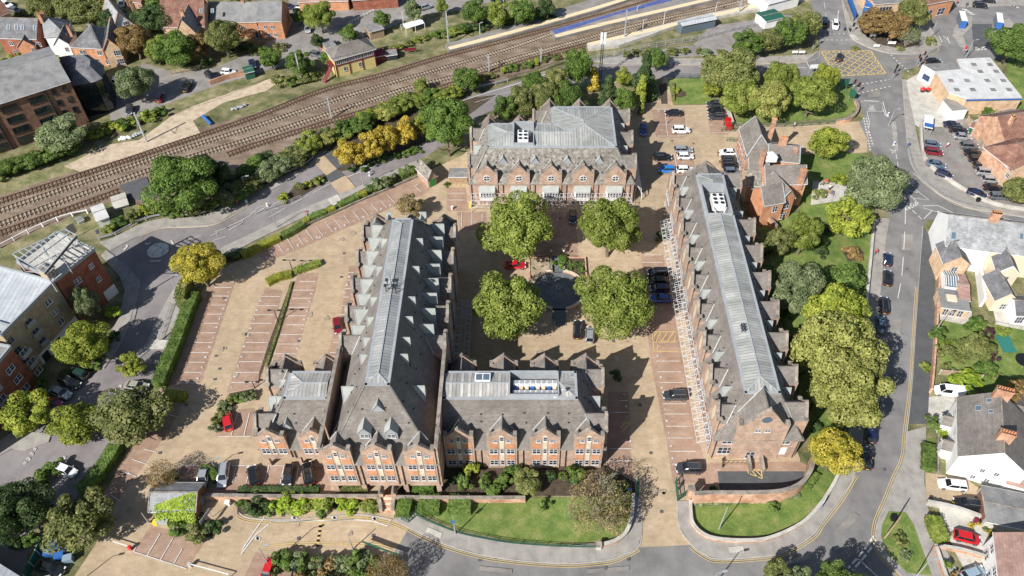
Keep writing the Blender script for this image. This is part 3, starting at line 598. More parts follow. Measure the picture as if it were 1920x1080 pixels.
for x,y in((1658,881),(1639,540),(1700,505),(1600,700),(1136,1066),(1522,1005),(931,1045),(531,967),(1178,1049),(900,1050),(560,370),(452,420),(700,322),(1690,330),(1660,330),(1600,210),(1630,120),(640,520),(560,640),(405,668),(412,692),(403,712),(645,476),(1090,700),(1150,640),(1230,640),(1200,760),(1220,850),(1240,960),(700,1005),(560,1010),(420,560),(350,760),(300,850),(1300,270),(1260,265),(1186,254),(900,420),(1050,410)):
 p=at(x,y);mh.face([(p.x+dx*.26,p.y+dy*.26,zM-.002)for dx,dy in((-1,-1),(1,-1),(1,1),(-1,1))])
tag(mh.build('manhole_cover',M['asphalt_dark']),kind='structure')
M['stain']=ramp_mat('stained_paving',[(.27,.22,.165),(.34,.28,.21)],1.0,.9,fine=4,fine_amt=.2)
for i in range(26):
 x,y=rr.choice([(448,617),(420,652),(600,470),(640,440),(600,600),(430,700),(330,800),(250,950),(1200,700),(1190,560),(1210,880),(1240,930),(1100,650),(1000,660),(1300,230),(1350,265),(560,990),(650,1000),(360,850),(520,840)]);x+=rr.uniform(-22,22);y+=rr.uniform(-12,12);p=at(x,y);r=rr.uniform(.3,.8)
 sm=MB();sm.face([(p.x+r*rr.uniform(.6,1.1)*math.cos(6.283*k/12),p.y+r*rr.uniform(.6,1.3)*math.sin(6.283*k/12),zM-.009)for k in range(12)]);tag(sm.build('paving_stain',M['stain']),kind='structure')
_z[0]=zM+.01
sheet('crossing_table','buff',[[(587,304),(607,292),(632,318),(612,330)],[(619,344),(648,330),(667,352),(638,366)]])
sheet('crossing_table_side','asphalt_dark',[[(607,292),(625,283),(652,308),(632,318)],[(612,330),(632,319),(648,330),(619,343)]])
sheet('tactile_paving','concrete',[[(615,375),(633,366),(642,378),(625,388)],[(1592,66),(1602,66),(1610,76),(1600,76)],[(277,655),(285,637),(318,640),(313,655)],[(1365,1027),(1393,1025),(1395,1036),(1367,1037)],[(803,990),(830,1001),(826,1010),(799,998)]],raised=.125)
sheet('level_crossing_mat','asphalt_dark',[(225,348),(275,332),(280,345),(300,345),(400,300),(428,305),(410,330),(270,378),(240,372)])
sh=MB();a=at(602,981);b=at(595,1025)
for i in range(10):
 p=a.lerp(b,i/10);q=a.lerp(b,(i+.96)/10)
 sh.bar((p.x,p.y,.05),(q.x,q.y,.05),.5,.07,m=i%2)
sh.build_at('speed_hump',[M['yellow'],M['black_paint']],'black and yellow striped speed hump across the buff entrance drive','speed hump')
def rail_track(px,label,slp,z=.05,n=8):
 L=gline(px,0,n);t=thing('railway_track',label,'railway track',(L[0].x,L[0].y,0),group='railway tracks')
 for o in(-.72,.72):
  m=MB();
  N=[]
  k=len(L)
  off=[]
  for i in range(k):
   d=(L[min(i+1,k-1)]-L[max(i-1,0)]).normalized();off.append(L[i]+Vector((-d.y,d.x,0))*o)
  wallstrip(m,off,.12,z+.1,z+.27);m.build('rail',M['rail'],t)
 s=MB();acc=0
 for i in range(k-1):
  a,b=L[i],L[i+1];d=b-a;ln=d.length;an=math.atan2(d.y,d.x);x=-acc
  x=(.9-acc)if acc else 0
  while x<ln:
   p=a+d*(x/ln);s.box((p.x,p.y,z+.03),(.34,2.5,.18),an);x+=.9
  acc=ln-(x-.9)
 sl=s.build('sleepers',M[slp],t);sl['kind']='stuff'
 return t
rail_track([(-150,425),(0,378),(225,305),(300,280),(480,219),(605,170),(720,140),(830,107),(960,73),(1135,27),(1290,-18)],'northernmost rusty track running past the signal box','sleeper_dark')
rail_track([(-150,447),(0,396),(300,294),(480,237),(615,192),(720,160),(805,136),(960,90),(1032,66)][:8]+[(1060,56),(1180,25),(1340,-22)],'pale sleeper track second from the signal box, straight beside the blue island platform','sleeper')
rail_track([(-150,477),(0,421),(280,320),(480,258),(630,210),(767,165),(850,145),(960,112),(1110,70),(1200,46),(1310,22),(1440,-8),(1500,-24)],'track with pale sleepers passing below the blue island platform','sleeper')
rail_track([(-150,492),(0,438),(120,396),(225,358)],'short siding track ending at the dark crossing mat','sleeper_dark')
rail_track([(428,290),(480,272),(530,256),(640,222),(760,186),(960,123),(1085,88),(1200,62),(1310,36),(1440,6),(1520,-14)],'southernmost track beside the bushy embankment and lower platform','sleeper_dark')
def platform(px,label,mat,strip=None):
 t=thing('platform',label,'railway platform',at(*px[0]),group='station platforms')
 me=poly_mesh('deck',[[at(x,y)for x,y in px]],M[mat],.9,.9);o=bpy.data.objects.new('deck',me);COL.objects.link(o)
 o.parent=t;o.location=-Vector(t.location)
 if strip:
  m=MB();ribbon(m,gline(strip,0,2),1.6,.906);m.build('edge_strip',M['cream'],t)
 return t
platform([(835,87),(841,100),(960,70),(1120,24),(1230,-14),(1190,-22),(1100,6),(960,52),(880,76)],'upper station platform with cream edge strip beside the bushes','asphalt_old',[(842,96),(960,65),(1120,19),(1225,-14)])
platform([(1032,62),(1040,77),(1130,54),(1250,26),(1360,0),(1420,-16),(1340,-20),(1255,-2),(1130,34)],'middle island platform with bright blue surface','asphalt_old',[(1041,73),(1130,50),(1250,22),(1355,-3)])
o=poly_mesh('blue',[[at(x,y)for x,y in[(1034,62),(1130,35),(1255,-1),(1260,6),(1150,34),(1042,69)]]],M['blueplat'],.905)
bo=bpy.data.objects.new('blue_surface',o);COL.objects.link(bo)
pl=[x for x in COL.objects if x.name=='platform.001'][0];bo.parent=pl;bo.location=-Vector(pl.location)
platform([(1100,86),(1104,96),(1160,90),(1230,66),(1280,48),(1390,28),(1440,18),(1560,-8),(1500,-14),(1440,6),(1310,34),(1200,62)],'lower station platform below the railway with a glazed shelter','concrete',[(1104,88),(1200,66),(1310,40),(1440,10)])
M['sash']=plain('sash_paint',(.60,.60,.60),.45)
class Fr:
 """facade frame: u along the wall, o outwards, z up"""
 def __init__(s,a,b):
  s.a=Vector((a[0],a[1],0));d=Vector((b[0]-a[0],b[1]-a[1],0));s.L=d.length;s.t=d.normalized();s.n=Vector((s.t.y,-s.t.x,0))
 def p(s,u,o,z):return s.a+s.t*u+s.n*o+Vector((0,0,z))
 def box(s,m,u,o,z,w,d,h,mi=0):
  c=[s.p(u-w/2,o-d/2,z-h/2),s.p(u+w/2,o-d/2,z-h/2),s.p(u+w/2,o+d/2,z-h/2),s.p(u-w/2,o+d/2,z-h/2)]
  m.extrude(c,(0,0,h),mi)
 def plate(s,m,pts,o0,o1,mi=0):
  """pts: (u, z) outline"""
  m.extrude([s.p(u,o0,z)for u,z in pts],s.n*(o1-o0),mi)
def window(fr,par,u,z0,w,h,o=0.0,cols=2,rows=2,name='window',pane='pane',frame='sash',arch=False,bar=.07,sill=True):
 m=MB()
 fr.box(m,u,o+.02,z0+h/2,w,.06,h,1)
 b=bar
 fr.box(m,u,o+.06,z0+b/2,w+.06,.08,b);fr.box(m,u,o+.06,z0+h-b/2,w,.08,b)
 for k in range(cols+1):
  x=u-w/2+b/2+(w-b)*k/cols;fr.box(m,x,o+.055,z0+h/2,b*(1.25 if 0<k<cols else 1),.07,h-2*b)
 for k in range(1,rows):fr.box(m,u,o+.05,z0+h*k/rows,w-2*b,.05,b*.8)
 if sill:fr.box(m,u,o+.07,z0-.06,w+.12,.12,.09)
 return m.build(name,[M[frame],M[pane]],par)
OG=[(0,0),(.45,.30),(1.1,.95),(1.6,1.5),(2.0,1.85),(2.6,1.95)]
def gable(th,fr,u,zb,zk,za,ze,k,wall='brick',style='office',rows=(),half=2.6,kneel=True,proj=.28,rdrop=1.05,rear=False):
 if rear:rdrop=.32
 H=za-zk;sc=half/2.6
 top=[(u+x*sc,za-d*H/1.95)for x,d in OG];topl=[(u-x*sc,za-d*H/1.95)for x,d in reversed(OG[1:])]
 prof=topl+top
 m=MB();fr.plate(m,[(u-half,zb),(u+half,zb)]+list(reversed(prof)),-.12,proj)
 g=m.build('gable',M[wall],th)
 m=MB()
 for a,b in zip(prof,prof[1:]):
  q=[(a[0],a[1]),(b[0],b[1]),(b[0],b[1]+.13),(a[0],a[1]+.13)]
  fr.plate(m,q,-.18,proj+.07)
 if kneel:
  for s_ in(-1,1):fr.box(m,u+s_*(half-.33),-.1 if rear else-.15,zk+.1 if rear else zk+.16,.62,.6 if rear else .95,.3 if rear else .42)
 fr.box(m,u,.05,za+.16,.26,.5,.3)
 m.build('coping',M['coping'],g)
 zr=za-rdrop;hw=half-.28;zl=ze+(zr-ze)*(.58 if rear else .52)
 d1=(zr-ze)/k;d2=(zl-ze)/k;m=MB()
 m.face([fr.p(u,-.1,zr),fr.p(u-hw,-.1,zl),fr.p(u-hw,-d2,zl),fr.p(u,-d1,zr)],0)
 m.face([fr.p(u,-.1,zr),fr.p(u,-d1,zr),fr.p(u+hw,-d2,zl),fr.p(u+hw,-.1,zl)],0)
 for s_ in(-1,1):m.face([fr.p(u+s_*hw,0,ze),fr.p(u+s_*hw,0,zl),fr.p(u+s_*hw,-d2,zl)],2)
 for s_ in(-1,1):
  m.bar(fr.p(u,-d1+.05,zr+.06),fr.p(u+s_*hw,-d2+.05,zl+.06),.16,.08,1)
 m.bar(fr.p(u,-.1,zr+.04),fr.p(u,-d1,zr+.04),.16,.1,0)
 m.build('roof',[M['slate'],M['lead'],M[wall]],g)
 if style=='office':
  o=proj
  m=MB()
  for i,sz in enumerate(rows):
   lo=sz;last=(i==len(rows)-1)
   if not last:
    for du in(-1.42,1.42):window(fr,g,u+du,sz,1.38,1.55,o)
    window(fr,g,u,sz,.68,1.55,o,cols=1)
    nz=rows[i+1]
    for du in(-1.42,1.42):
     m=MB();fr.box(m,u+du,o+.02,(sz+1.62+nz-.16)/2,1.42,.05,(nz-.16)-(sz+1.62),0);m.build('spandrel_panel',M['brick_orange'],g)
    m=MB();fr.box(m,u,o+.03,(sz+1.62+nz+.25)/2,.70,.06,(nz+.25)-(sz+1.62),0);m.build('stone_panel',M['stone'],g)
   else:
    for du in(-1.08,1.08):window(fr,g,u+du,sz,.74,.85,o,cols=1)
    window(fr,g,u,sz+.45,.66,1.25,o,cols=1)
    m=MB();fr.plate(m,[(u-.5,sz+1.72),(u+.5,sz+1.72),(u,sz+2.25)],o,o+.06,0);m.build('stone_panel',M['stone'],g)
 elif style=='round':
  sz=rows[0];m=MB();pts=[(u+.78*math.cos(2*math.pi*i/18),sz+.78*math.sin(2*math.pi*i/18))for i in range(18)]
  fr.plate(m,pts,proj,proj+.04,1)
  for i in range(18):
   a=pts[i];b=pts[(i+1)%18];m.bar(fr.p(a[0],proj+.06,a[1]),fr.p(b[0],proj+.06,b[1]),.14,.12,0)
  fr.box(m,u,proj+.06,sz,.12,.08,1.5);fr.box(m,u,proj+.06,sz,1.5,.08,.12)
  m.build('round_window',[M['white_paint'],M['pane']],g)
  z0=rows[1];m=MB();w=1.9;d=.9
  m2=[(fr.p(u-w,proj,z0+2.1)),(fr.p(u+w,proj,z0+2.1)),(fr.p(u+w-.35,proj+d,z0+2.1)),(fr.p(u-w+.35,proj+d,z0+2.1))]
  m.extrude(m2,(0,0,-2.6),2)
  t1=[fr.p(u-w+.1,proj,z0+3.1),fr.p(u+w-.1,proj,z0+3.1)]
  e=[fr.p(u-w-.25,proj,z0+2.1),fr.p(u+w+.25,proj,z0+2.1),fr.p(u+w-.2,proj+d+.25,z0+2.1),fr.p(u-w+.2,proj+d+.25,z0+2.1)]
  m.face([t1[0],t1[1],e[2],e[3]],0);m.face([t1[0],e[3],e[0]],0);m.face([t1[1],e[1],e[2]],0);m.face([e[0],e[1],e[2],e[3]],0)
  m.build('bay_roof',[M['lead'],M['lead'],M['white_paint']],g)
  for i in range(5):window(fr,g,u-1.28+i*.64,z0+.35,.56,1.45,proj+d,cols=1,sill=False,bar=.08)
 elif style=='panel':
  m=MB();z0=ze+1.0
  fr.plate(m,[(u-.28,z0),(u+.28,z0),(u+.62,z0+1.5),(u+.28,z0+3.6),(u-.28,z0+3.6),(u-.62,z0+1.5)],proj,proj+.05)
  m.build('stone_panel',M['stone'],g)
  for sz in rows:
   for du in(-1.42,1.42):window(fr,g,u+du,sz,1.3,1.5,proj)
   window(fr,g,u,sz,.7,1.5,proj,cols=1)
 return g
def lucarne(th,fr,u,z0,hl,wl,ze,k,out=0.0,name='vent_dormer'):
 o0=-(z0-ze)/k+.02;zt=z0+hl;o1=-(zt-ze)/k;m=MB()
 m.face([fr.p(u,o0,zt),fr.p(u-wl,o0,z0),fr.p(u,o1,zt)],0)
 m.face([fr.p(u,o0,zt),fr.p(u,o1,zt),fr.p(u+wl,o0,z0)],0)
 m.face([fr.p(u-wl,o0,z0),fr.p(u+wl,o0,z0),fr.p(u,o0,zt)],1)
 m.bar(fr.p(u,o0+.08,zt+.03),fr.p(u,o1,zt+.03),.14,.08,0)
 for s_ in(-1,1):m.bar(fr.p(u+s_*wl,o0+.05,z0),fr.p(u,o0+.05,zt),.12,.1,1)
 m.face([fr.p(u-wl,o0-.06,z0-.02),fr.p(u+wl,o0-.06,z0-.02),fr.p(u,o1-.06,zt-.02)],0)
 return m.build(name,[M['lead'],M['flash']],th)
def inset_poly(P,ins):
 n=len(P);out=[]
 for i in range(n):
  a=Vector((*P[i-1],0));b=Vector((*P[i],0));c=Vector((*P[(i+1)%n],0))
  t1=(b-a).normalized();t2=(c-b).normalized();n1=Vector((-t1.y,t1.x,0));n2=Vector((-t2.y,t2.x,0))
  i1=ins[i-1];i2=ins[i]
  p1=b+n1*i1;p2=b+n2*i2
  den=t1.x*t2.y-t1.y*t2.x
  d=p2-p1;s_=(d.x*t2.y-d.y*t2.x)/den;out.append(p1+t1*s_)
 return out
def hall(name,label,P,ze,zd,k,slope_edges,zb=0.0,wall='brick',roof='slate',ov=.28,deck=None,vents=()):
 """P: CCW outline; slope_edges: True where the roof slopes up from that wall"""
 n=len(P);cx=sum(p[0]for p in P)/n;cy=sum(p[1]for p in P)/n
 th=thing(name,label,'office building',(cx,cy,0),group=None)
 m=MB();base=[(x,y,zb)for x,y in P];m.extrude(base,(0,0,ze-zb-.02),0);m.build('wall',M[wall],th)
 ins=[(zd-ze)/k if s_ else 0.0 for s_ in slope_edges]
 D=inset_poly(P,ins);O=inset_poly(P,[-ov if s_ else 0 for s_ in slope_edges])
 m=MB()
 for i in range(n):
  j=(i+1)%n
  zo=ze-ov*k*.45
  if slope_edges[i]:
   m.face([(P[i][0],P[i][1],ze),(P[j][0],P[j][1],ze),(D[j].x,D[j].y,zd),(D[i].x,D[i].y,zd)],0)
   m.face([(O[i].x,O[i].y,zo),(O[j].x,O[j].y,zo),(P[j][0],P[j][1],ze),(P[i][0],P[i][1],ze)],0)
   m.bar((O[i].x,O[i].y,zo-.05),(O[j].x,O[j].y,zo-.05),.14,.12,1)
   e=slope_edges[i-1]
   if e:m.bar((P[i][0],P[i][1],ze+.04),(D[i].x,D[i].y,zd+.04),.22,.08,0)
  else:
   m.face([(P[i][0],P[i][1],ze),(P[j][0],P[j][1],ze),(D[j].x,D[j].y,zd),(D[i].x,D[i].y,zd)],2)
 m.build('roof',[M[roof],M['coping'],M[wall]],th)
 m=MB()
 for i in range(n):
  j=(i+1)%n;a=D[i];b=D[j];t=(b-a).normalized();nn=Vector((-t.y,t.x,0))
  m.extrude([(a.x,a.y,zd),(b.x,b.y,zd),(b.x+(nn.x)*.02,b.y+nn.y*.02,zd+.25),(a.x+nn.x*.02,a.y+nn.y*.02,zd+.25)],tuple(nn*.42),0)
 m.build('deck_edge',M['flash'],th)
 rng=random.Random(len(name)+int(cx));m=MB()
 for i in range(n):
  if not slope_edges[i]:continue
  fr=Fr(P[i],P[(i+1)%n]);u=2.6
  while u<fr.L-2.4:
   for fz in(.55,.72):
    z=ze+(zd-ze)*(fz+rng.uniform(-.03,.03));uu=u+rng.uniform(-.2,.2)
    if(z-ze)/k<min(uu,fr.L-uu):m=MB();fr.box(m,uu,-(z-ze)/k+.02,z+.04,.26,.22,.2);m.build('tile_vent',M['dark_metal'],th)
   u+=3.68
 return th,D
def deck_rect(th,D,zd,zr,axis,main,end,hips=(1,1),ins=.40,cut=None):
 """low hipped metal roof on a rectangular deck; cut: (a, b) range along the axis left open as a plant well"""
 xs=[d.x for d in D];ys=[d.y for d in D];x0,x1,y0,y1=min(xs)+ins,max(xs)-ins,min(ys)+ins,max(ys)-ins;z=zd+.22
 m=MB()
 if axis=='y':
  cx=(x0+x1)/2;h=(x1-x0)/2;ya=y0+h*hips[0];yb=y1-h*hips[1]
  segs=[(ya,yb)]if not cut else[(ya,cut[0]),(cut[1],yb)]
  if cut:
   for a,b in segs:
    pass
   m.face([(x0,y0,z),(cx,ya,zr),(cx,cut[0],zr),(x0,cut[0],z)]);m.face([(x1,y0,z),(x1,cut[0],z),(cx,cut[0],zr),(cx,ya,zr)])
   m.face([(x0,cut[0],z),(x1,cut[0],z),(cx,cut[0],zr)])
   m.face([(x0,cut[1],z),(cx,cut[1],zr),(cx,yb,zr),(x0,y1,z)]);m.face([(x1,cut[1],z),(x1,y1,z),(cx,yb,zr),(cx,cut[1],zr)])
   m.face([(x0,cut[1],z),(x1,cut[1],z),(cx,cut[1],zr)])
  else:
   m.face([(x0,y0,z),(cx,ya,zr),(cx,yb,zr),(x0,y1,z)]);m.face([(x1,y0,z),(x1,y1,z),(cx,yb,zr),(cx,ya,zr)])
  m.face([(x0,y0,z),(x1,y0,z),(cx,ya,zr)],1);m.face([(x1,y1,z),(x0,y1,z),(cx,yb,zr)],1)
  m.bar((cx,ya,zr+.03),(cx,cut[0]if cut else yb,zr+.03),.24,.1,2)
  if cut:m.bar((cx,cut[1],zr+.03),(cx,yb,zr+.03),.24,.1,2)
  for(a,b)in(((x0,y0),(cx,ya)),((x1,y0),(cx,ya)),((x0,y1),(cx,yb)),((x1,y1),(cx,yb))):m.bar((*a,z+.03),(*b,zr+.03),.18,.08,2)
 else:
  cy=(y0+y1)/2;h=(y1-y0)/2;xa=x0+h*hips[0];xb=x1-h*hips[1]
  if cut:
   c0,c1=cut
   m.face([(x0,y0,z),(c0,y0,z),(c0,cy,zr),(xa,cy,zr)]);m.face([(x0,y1,z),(xa,cy,zr),(c0,cy,zr),(c0,y1,z)])
   m.face([(c1,y0,z),(x1,y0,z),(xb,cy,zr),(c1,cy,zr)]);m.face([(c1,y1,z),(c1,cy,zr),(xb,cy,zr),(x1,y1,z)])
   m.face([(c0,y0,z),(c0,y1,z),(c0,cy,zr)]);m.face([(c1,y0,z),(c1,y1,z),(c1,cy,zr)])
   m.bar((xa,cy,zr+.03),(c0,cy,zr+.03),.24,.1,2);m.bar((c1,cy,zr+.03),(xb,cy,zr+.03),.24,.1,2)
  else:
   m.face([(x0,y0,z),(x1,y0,z),(xb,cy,zr),(xa,cy,zr)]);m.face([(x0,y1,z),(xa,cy,zr),(xb,cy,zr),(x1,y1,z)])
   m.bar((xa,cy,zr+.03),(xb,cy,zr+.03),.24,.1,2)
  if hips[0]:m.face([(x0,y0,z),(xa,cy,zr),(x0,y1,z)],1)
  if hips[1]:m.face([(x1,y0,z),(x1,y1,z),(xb,cy,zr)],1)
  for i,(a,b)in enumerate((((x0,y0),(xa,cy)),((x0,y1),(xa,cy)),((x1,y0),(xb,cy)),((x1,y1),(xb,cy)))):
   if hips[i//2]:m.bar((*a,z+.03),(*b,zr+.03),.18,.08,2)
 m.build('metal_roof',[M[main],M[end],M['flash']],th)
 return x0,x1,y0,y1
def well(th,x0,x1,y0,y1,z,depth=1.6):
 m=MB();t=.18
 m.face([(x0,y0,z-depth),(x1,y0,z-depth),(x1,y1,z-depth),(x0,y1,z-depth)],1)
 for a,b in(((x0,y0),(x1,y0)),((x1,y0),(x1,y1)),((x1,y1),(x0,y1)),((x0,y1),(x0,y0))):
  m.bar((*a,z-depth/2+.25),(*b,z-depth/2+.25),t,depth+.5,0)
 return m.build('plant_well',[M['flash'],M['felt']],th)
def fan_unit(mb,x,y,z,w=1.1,d=.9,h=1.0,nx=1,ny=1):
 """white cabinet with dark fan rings on top; slots 0 white, 1 dark"""
 mb.box((x,y,z+h/2),(w*nx,d*ny,h),0,0)
 for i in range(nx):
  for j in range(ny):
   cx=x+(i-(nx-1)/2)*w;cy=y+(j-(ny-1)/2)*d;r=min(w,d)*.38
   mb.tube((cx,cy,z+h),(cx,cy,z+h+.1),r+.05,seg=14,m=0);mb.tube((cx,cy,z+h+.1),(cx,cy,z+h+.12),r,seg=14,m=1)
K_=1.6
BX0,BX1,BY0,BY1=-32.2,-14.3,65.2,117.5;BZE=9.85;BZD=21.0
PB=[(BX0,BY0),(BX1,BY0),(BX1,BY1),(BX0,BY1)]
hb,DB=hall('office_hall','tallest long office hall with bright metal ridge roof and many pale roof dormers',PB,BZE,BZD,K_,[1,1,1,1],zb=3.0)
deck_rect(hb,DB,BZD,BZD+.75,'y','seam_y','seam_yx')
frS=Fr(PB[0],PB[1]);frE=Fr(PB[1],PB[2]);frN=Fr(PB[2],PB[3]);frW=Fr(PB[3],PB[0])
for X in(-30.0,-23.55,-16.9):gable(hb,frS,X-BX0,3.0,13.95,15.6,BZE,K_,rows=(4.76,8.29,11.9),half=2.45)
for Y in(114.4,107.5,100.6,93.7,86.9):
 gable(hb,frW,BY1-Y,3.0,13.95,15.6,BZE,K_,rows=(4.76,8.29,11.9),half=2.45,rear=True)
 gable(hb,frE,Y-BY0,3.0,13.95,15.6,BZE,K_,rows=(4.76,8.29,11.9),half=2.45,rear=True)
for X in(-29.9,-23.3,-16.5):gable(hb,frN,BX1-X,3.0,13.95,15.6,BZE,K_,rows=(4.76,8.29,11.9),half=2.45,rear=True)
for i,Y in enumerate([113.3-3.63*j for j in range(8)]):
 lucarne(hb,frW,BY1-Y,13.0,3.8,1.05,BZE,K_);lucarne(hb,frE,Y-BY0,12.9,4.2,1.2,BZE,K_)
for Y in(113.3,106.0,98.8,91.5,87.0,82.5,79.0):
 lucarne(hb,frW,BY1-Y,18.2,1.9,.55,BZE,K_);lucarne(hb,frE,Y-BY0,18.0,2.2,.6,BZE,K_)
lucarne(hb,frW,BY1-75.2,13.4,3.2,1.1,BZE,K_);lucarne(hb,frE,75.2-BY0,13.6,3.2,1.1,BZE,K_)
lucarne(hb,frS,-23.3-BX0,17.4,1.9,1.15,BZE,K_)
lucarne(hb,frN,BX1+29,17.4,1.9,.9,BZE,K_);lucarne(hb,frN,BX1+26.2,19.2,1.9,.9,BZE,K_);lucarne(hb,frN,BX1+20,19.2,1.9,.9,BZE,K_)
for X in(-25.5,-21.3):
 z0=14.0;u=X-BX0;o0=-(z0-BZE)/K_+.5;m=MB();wv=.98;hv=1.35
 zr=z0+hv+1.35
 m.face([frS.p(u-wv,o0,z0-.5),frS.p(u+wv,o0,z0-.5),frS.p(u+wv,o0,z0+hv),frS.p(u,o0,zr),frS.p(u-wv,o0,z0+hv)],1)
 for s_ in(-1,1):
  m.face([frS.p(u+s_*wv,o0,z0-.5),frS.p(u+s_*wv,o0,z0+hv),frS.p(u+s_*wv,-(z0+hv-BZE)/K_,z0+hv),frS.p(u+s_*wv,-(z0-.5-BZE)/K_,z0-.5)],1)
  m.face([frS.p(u,o0+.15,zr),frS.p(u+s_*(wv+.15),o0+.15,z0+hv-.12),frS.p(u+s_*(wv+.15),-(z0+hv-.1-BZE)/K_,z0+hv-.12),frS.p(u,-(zr-BZE)/K_,zr)],0)
 d=m.build('roof_dormer',[M['lead'],M['flash']],hb)
 window(frS,d,u,z0,1.35,1.0,o0+.02)
m=MB()
for X in(-31.9,-29.0+1.8,-20.2,-14.7):m.box((X,BY0+.35,1.5),(.8,.6,3.0))
for X in(-31.9,-14.7):
 for Y in(70.5,76):m.box((X,Y,1.5),(.6,.8,3))
m.box((-23.2,84,1.5),(16.5,26,3.0));m.box((-23.2,107,1.5),(17.6,20.8,3.0))
m.build('ground_floor',M['brick'],hb)
for X in(-26.75,-20.15,-31.95,-14.75):
 m=MB();m.tube((X,BY0-.12,3),(X,BY0-.12,BZE-.3),.09,seg=6);m.build('downpipe',M['dark_metal'],hb)
m=MB()
for dx,dy in((-.9,-.4),(.8,-.7),(-.8,.9),(.9,.8)):
 m.tube((-23.2+dx,92+dy,BZD+.3),(-23.2+dx,92+dy,BZD+1.9),.09,seg=6);m.box((-23.2+dx,92+dy,BZD+2.0),(.5,.5,.3))
m.bar((-24,92,BZD+.9),(-22.3,92,BZD+.9),.12);m.tube((-23.2,92.4,BZD+.6),(-23.2,92.4,BZD+4),.05,seg=5)
m.build('antenna',M['dark_metal'],hb)
for X,ya,yb in((BX0-.25,69.6,85.6),(BX1+.1,69.6,85.6)):
 m=MB();m.box((X,(ya+yb)/2,8.4),(.42,yb-ya,12.0),0,0);m.box((X,(ya+yb)/2,14.47),(.62,yb-ya+.3,.14),0,1)
 m.box((X,BY0+1.9,8.4),(.42,3.9,12),0,0);m.box((X,BY0+1.9,14.47),(.62,4.0,.14),0,1)
 m.build('flank_parapet',[M['brick'],M['coping']],hb)
def wing(name,label,P,edges,zb=0.0,k=K_,ze=6.15,zd=13.5,wall='brick'):
 return hall(name,label,P,ze,zd,k,edges,zb=zb,wall=wall)
PA=[(-44.7,70.2),(-32.7,70.2),(-32.7,85.1),(-44.7,85.1)]
ha,DA=wing('office_wing','lowest left office wing with open parking beneath and striped metal hip roof',PA,[1,0,1,1],zb=3.1)
deck_rect(ha,DA,13.5,14.3,'x','seam_x','seam_xy',hips=(1,0))
fS=Fr(PA[0],PA[1]);fN=Fr(PA[2],PA[3]);fW=Fr(PA[3],PA[0])
for X in(-42.3,-35.2):gable(ha,fS,X+44.7,3.1,10.1,12.0,6.15,K_,rows=(4.85,8.35),half=2.5)
for X in(-42.3,-35.2):gable(ha,fN,-32.7-X,3.1,10.1,12.0,6.15,K_,rows=(4.85,8.35),half=2.5,rear=True)
for Y in(82.3,73.2):gable(ha,fW,85.1-Y,3.1,10.1,12.0,6.15,K_,rows=(4.85,8.35),half=2.4,rear=True)
lucarne(ha,fS,4.9,9.0,1.9,1.1,6.15,K_);lucarne(ha,fW,85.1-77.9,7.0,3.0,1.2,6.15,K_);lucarne(ha,fW,85.1-79.9,10.5,1.6,.6,6.15,K_);lucarne(ha,fW,85.1-76.4,10.5,1.6,.6,6.15,K_)
m=MB()
for X in(-44.4,-38.9,-33.1):m.box((X,70.55,1.55),(.55,.6,3.1));m.box((X,76.5,1.55),(.55,.6,3.1))
m.build('column',M['brick'],ha)
m=MB();m.box((-38.7,81.5,1.55),(11.6,6.9,3.1));m.build('ground_floor',M['brick'],ha)
m=MB();m.tube((-39.2,70.05,3.1),(-39.2,70.05,6),.09);m.build('downpipe',M['dark_metal'],ha)
PC=[(-13.9,70.2),(13.0,70.2),(13.0,85.1),(-13.9,85.1)]
hc,DC=wing('office_wing','lower office wing with long rectangular roof well full of white fan units',PC,[1,1,1,0])
x0,x1,y0,y1=deck_rect(hc,DC,13.5,14.3,'x','seam_x','seam_xy',hips=(0,1),cut=(-2.9,5.2))
well(hc,-2.9,5.2,y0+.1,y1-.1,13.9,1.5)
fS=Fr(PC[0],PC[1]);fE=Fr(PC[1],PC[2]);fN=Fr(PC[2],PC[3])
for X in(-11.3,-4.15,3.03,10.25):gable(hc,fS,X+13.9,0,10.1,12.1,6.15,K_,rows=(1.15,4.76,8.29),half=2.5)
for X in(-11.4,-4.1,3.05,10.25):gable(hc,fN,13.0-X,0,10.1,12.1,6.15,K_,rows=(1.15,4.76,8.29),half=2.5,rear=True)
for Y in(73.2,82.2):gable(hc,fE,Y-70.2,0,10.1,12.1,6.15,K_,rows=(1.15,4.76,8.29),half=2.4,rear=True)
lucarne(hc,fE,77.6-70.2,7.2,3.2,1.35,6.15,K_)
for X in(-7.7,-.6,6.6,12.8):
 m=MB();m.tube((X,70.08,0),(X,70.08,6),.09,seg=6);m.build('downpipe',M['dark_metal'],hc)
m=MB();m.box((-7.4,78.7,14.25),(2.6,1.7,.45),0,0);m.box((-8.0,78.7,14.5),(1.0,1.2,.06),0,1);m.box((-6.8,78.7,14.5),(1.0,1.2,.06),0,1);m.build('rooflight',[M['white_paint'],M['pane_blue']],hc)
for r,yy in enumerate((78.3,76.3)):
 for i in range(8):
  m=MB();x=-1.9+i*.93;fan_unit(m,x,yy,12.45,.88,.88,1.0)
  m.box((x,yy-.75,12.8),(.62,.5,.5),0,2);m.build('fan_unit',[M['white_paint'],M['grey_metal'],M['blue_paint']if(i+r)%3==0 else M['stone']],hc)
m=MB();fan_unit(m,4.7,75.3,12.9,.8,.7,.8);m.build('fan_unit',[M['white_paint'],M['grey_metal']],hc)
m=MB()
m.ell((6.1,76.0,14.5),(.5,.2,.5));m.tube((6.1,76.1,13.9),(6.1,76.1,14.5),.05);m.build('satellite_dish',M['grey_metal'],hc)
PE=[(31.9,72.0),(46.5,72.0),(46.5,137.8),(31.9,137.8)]
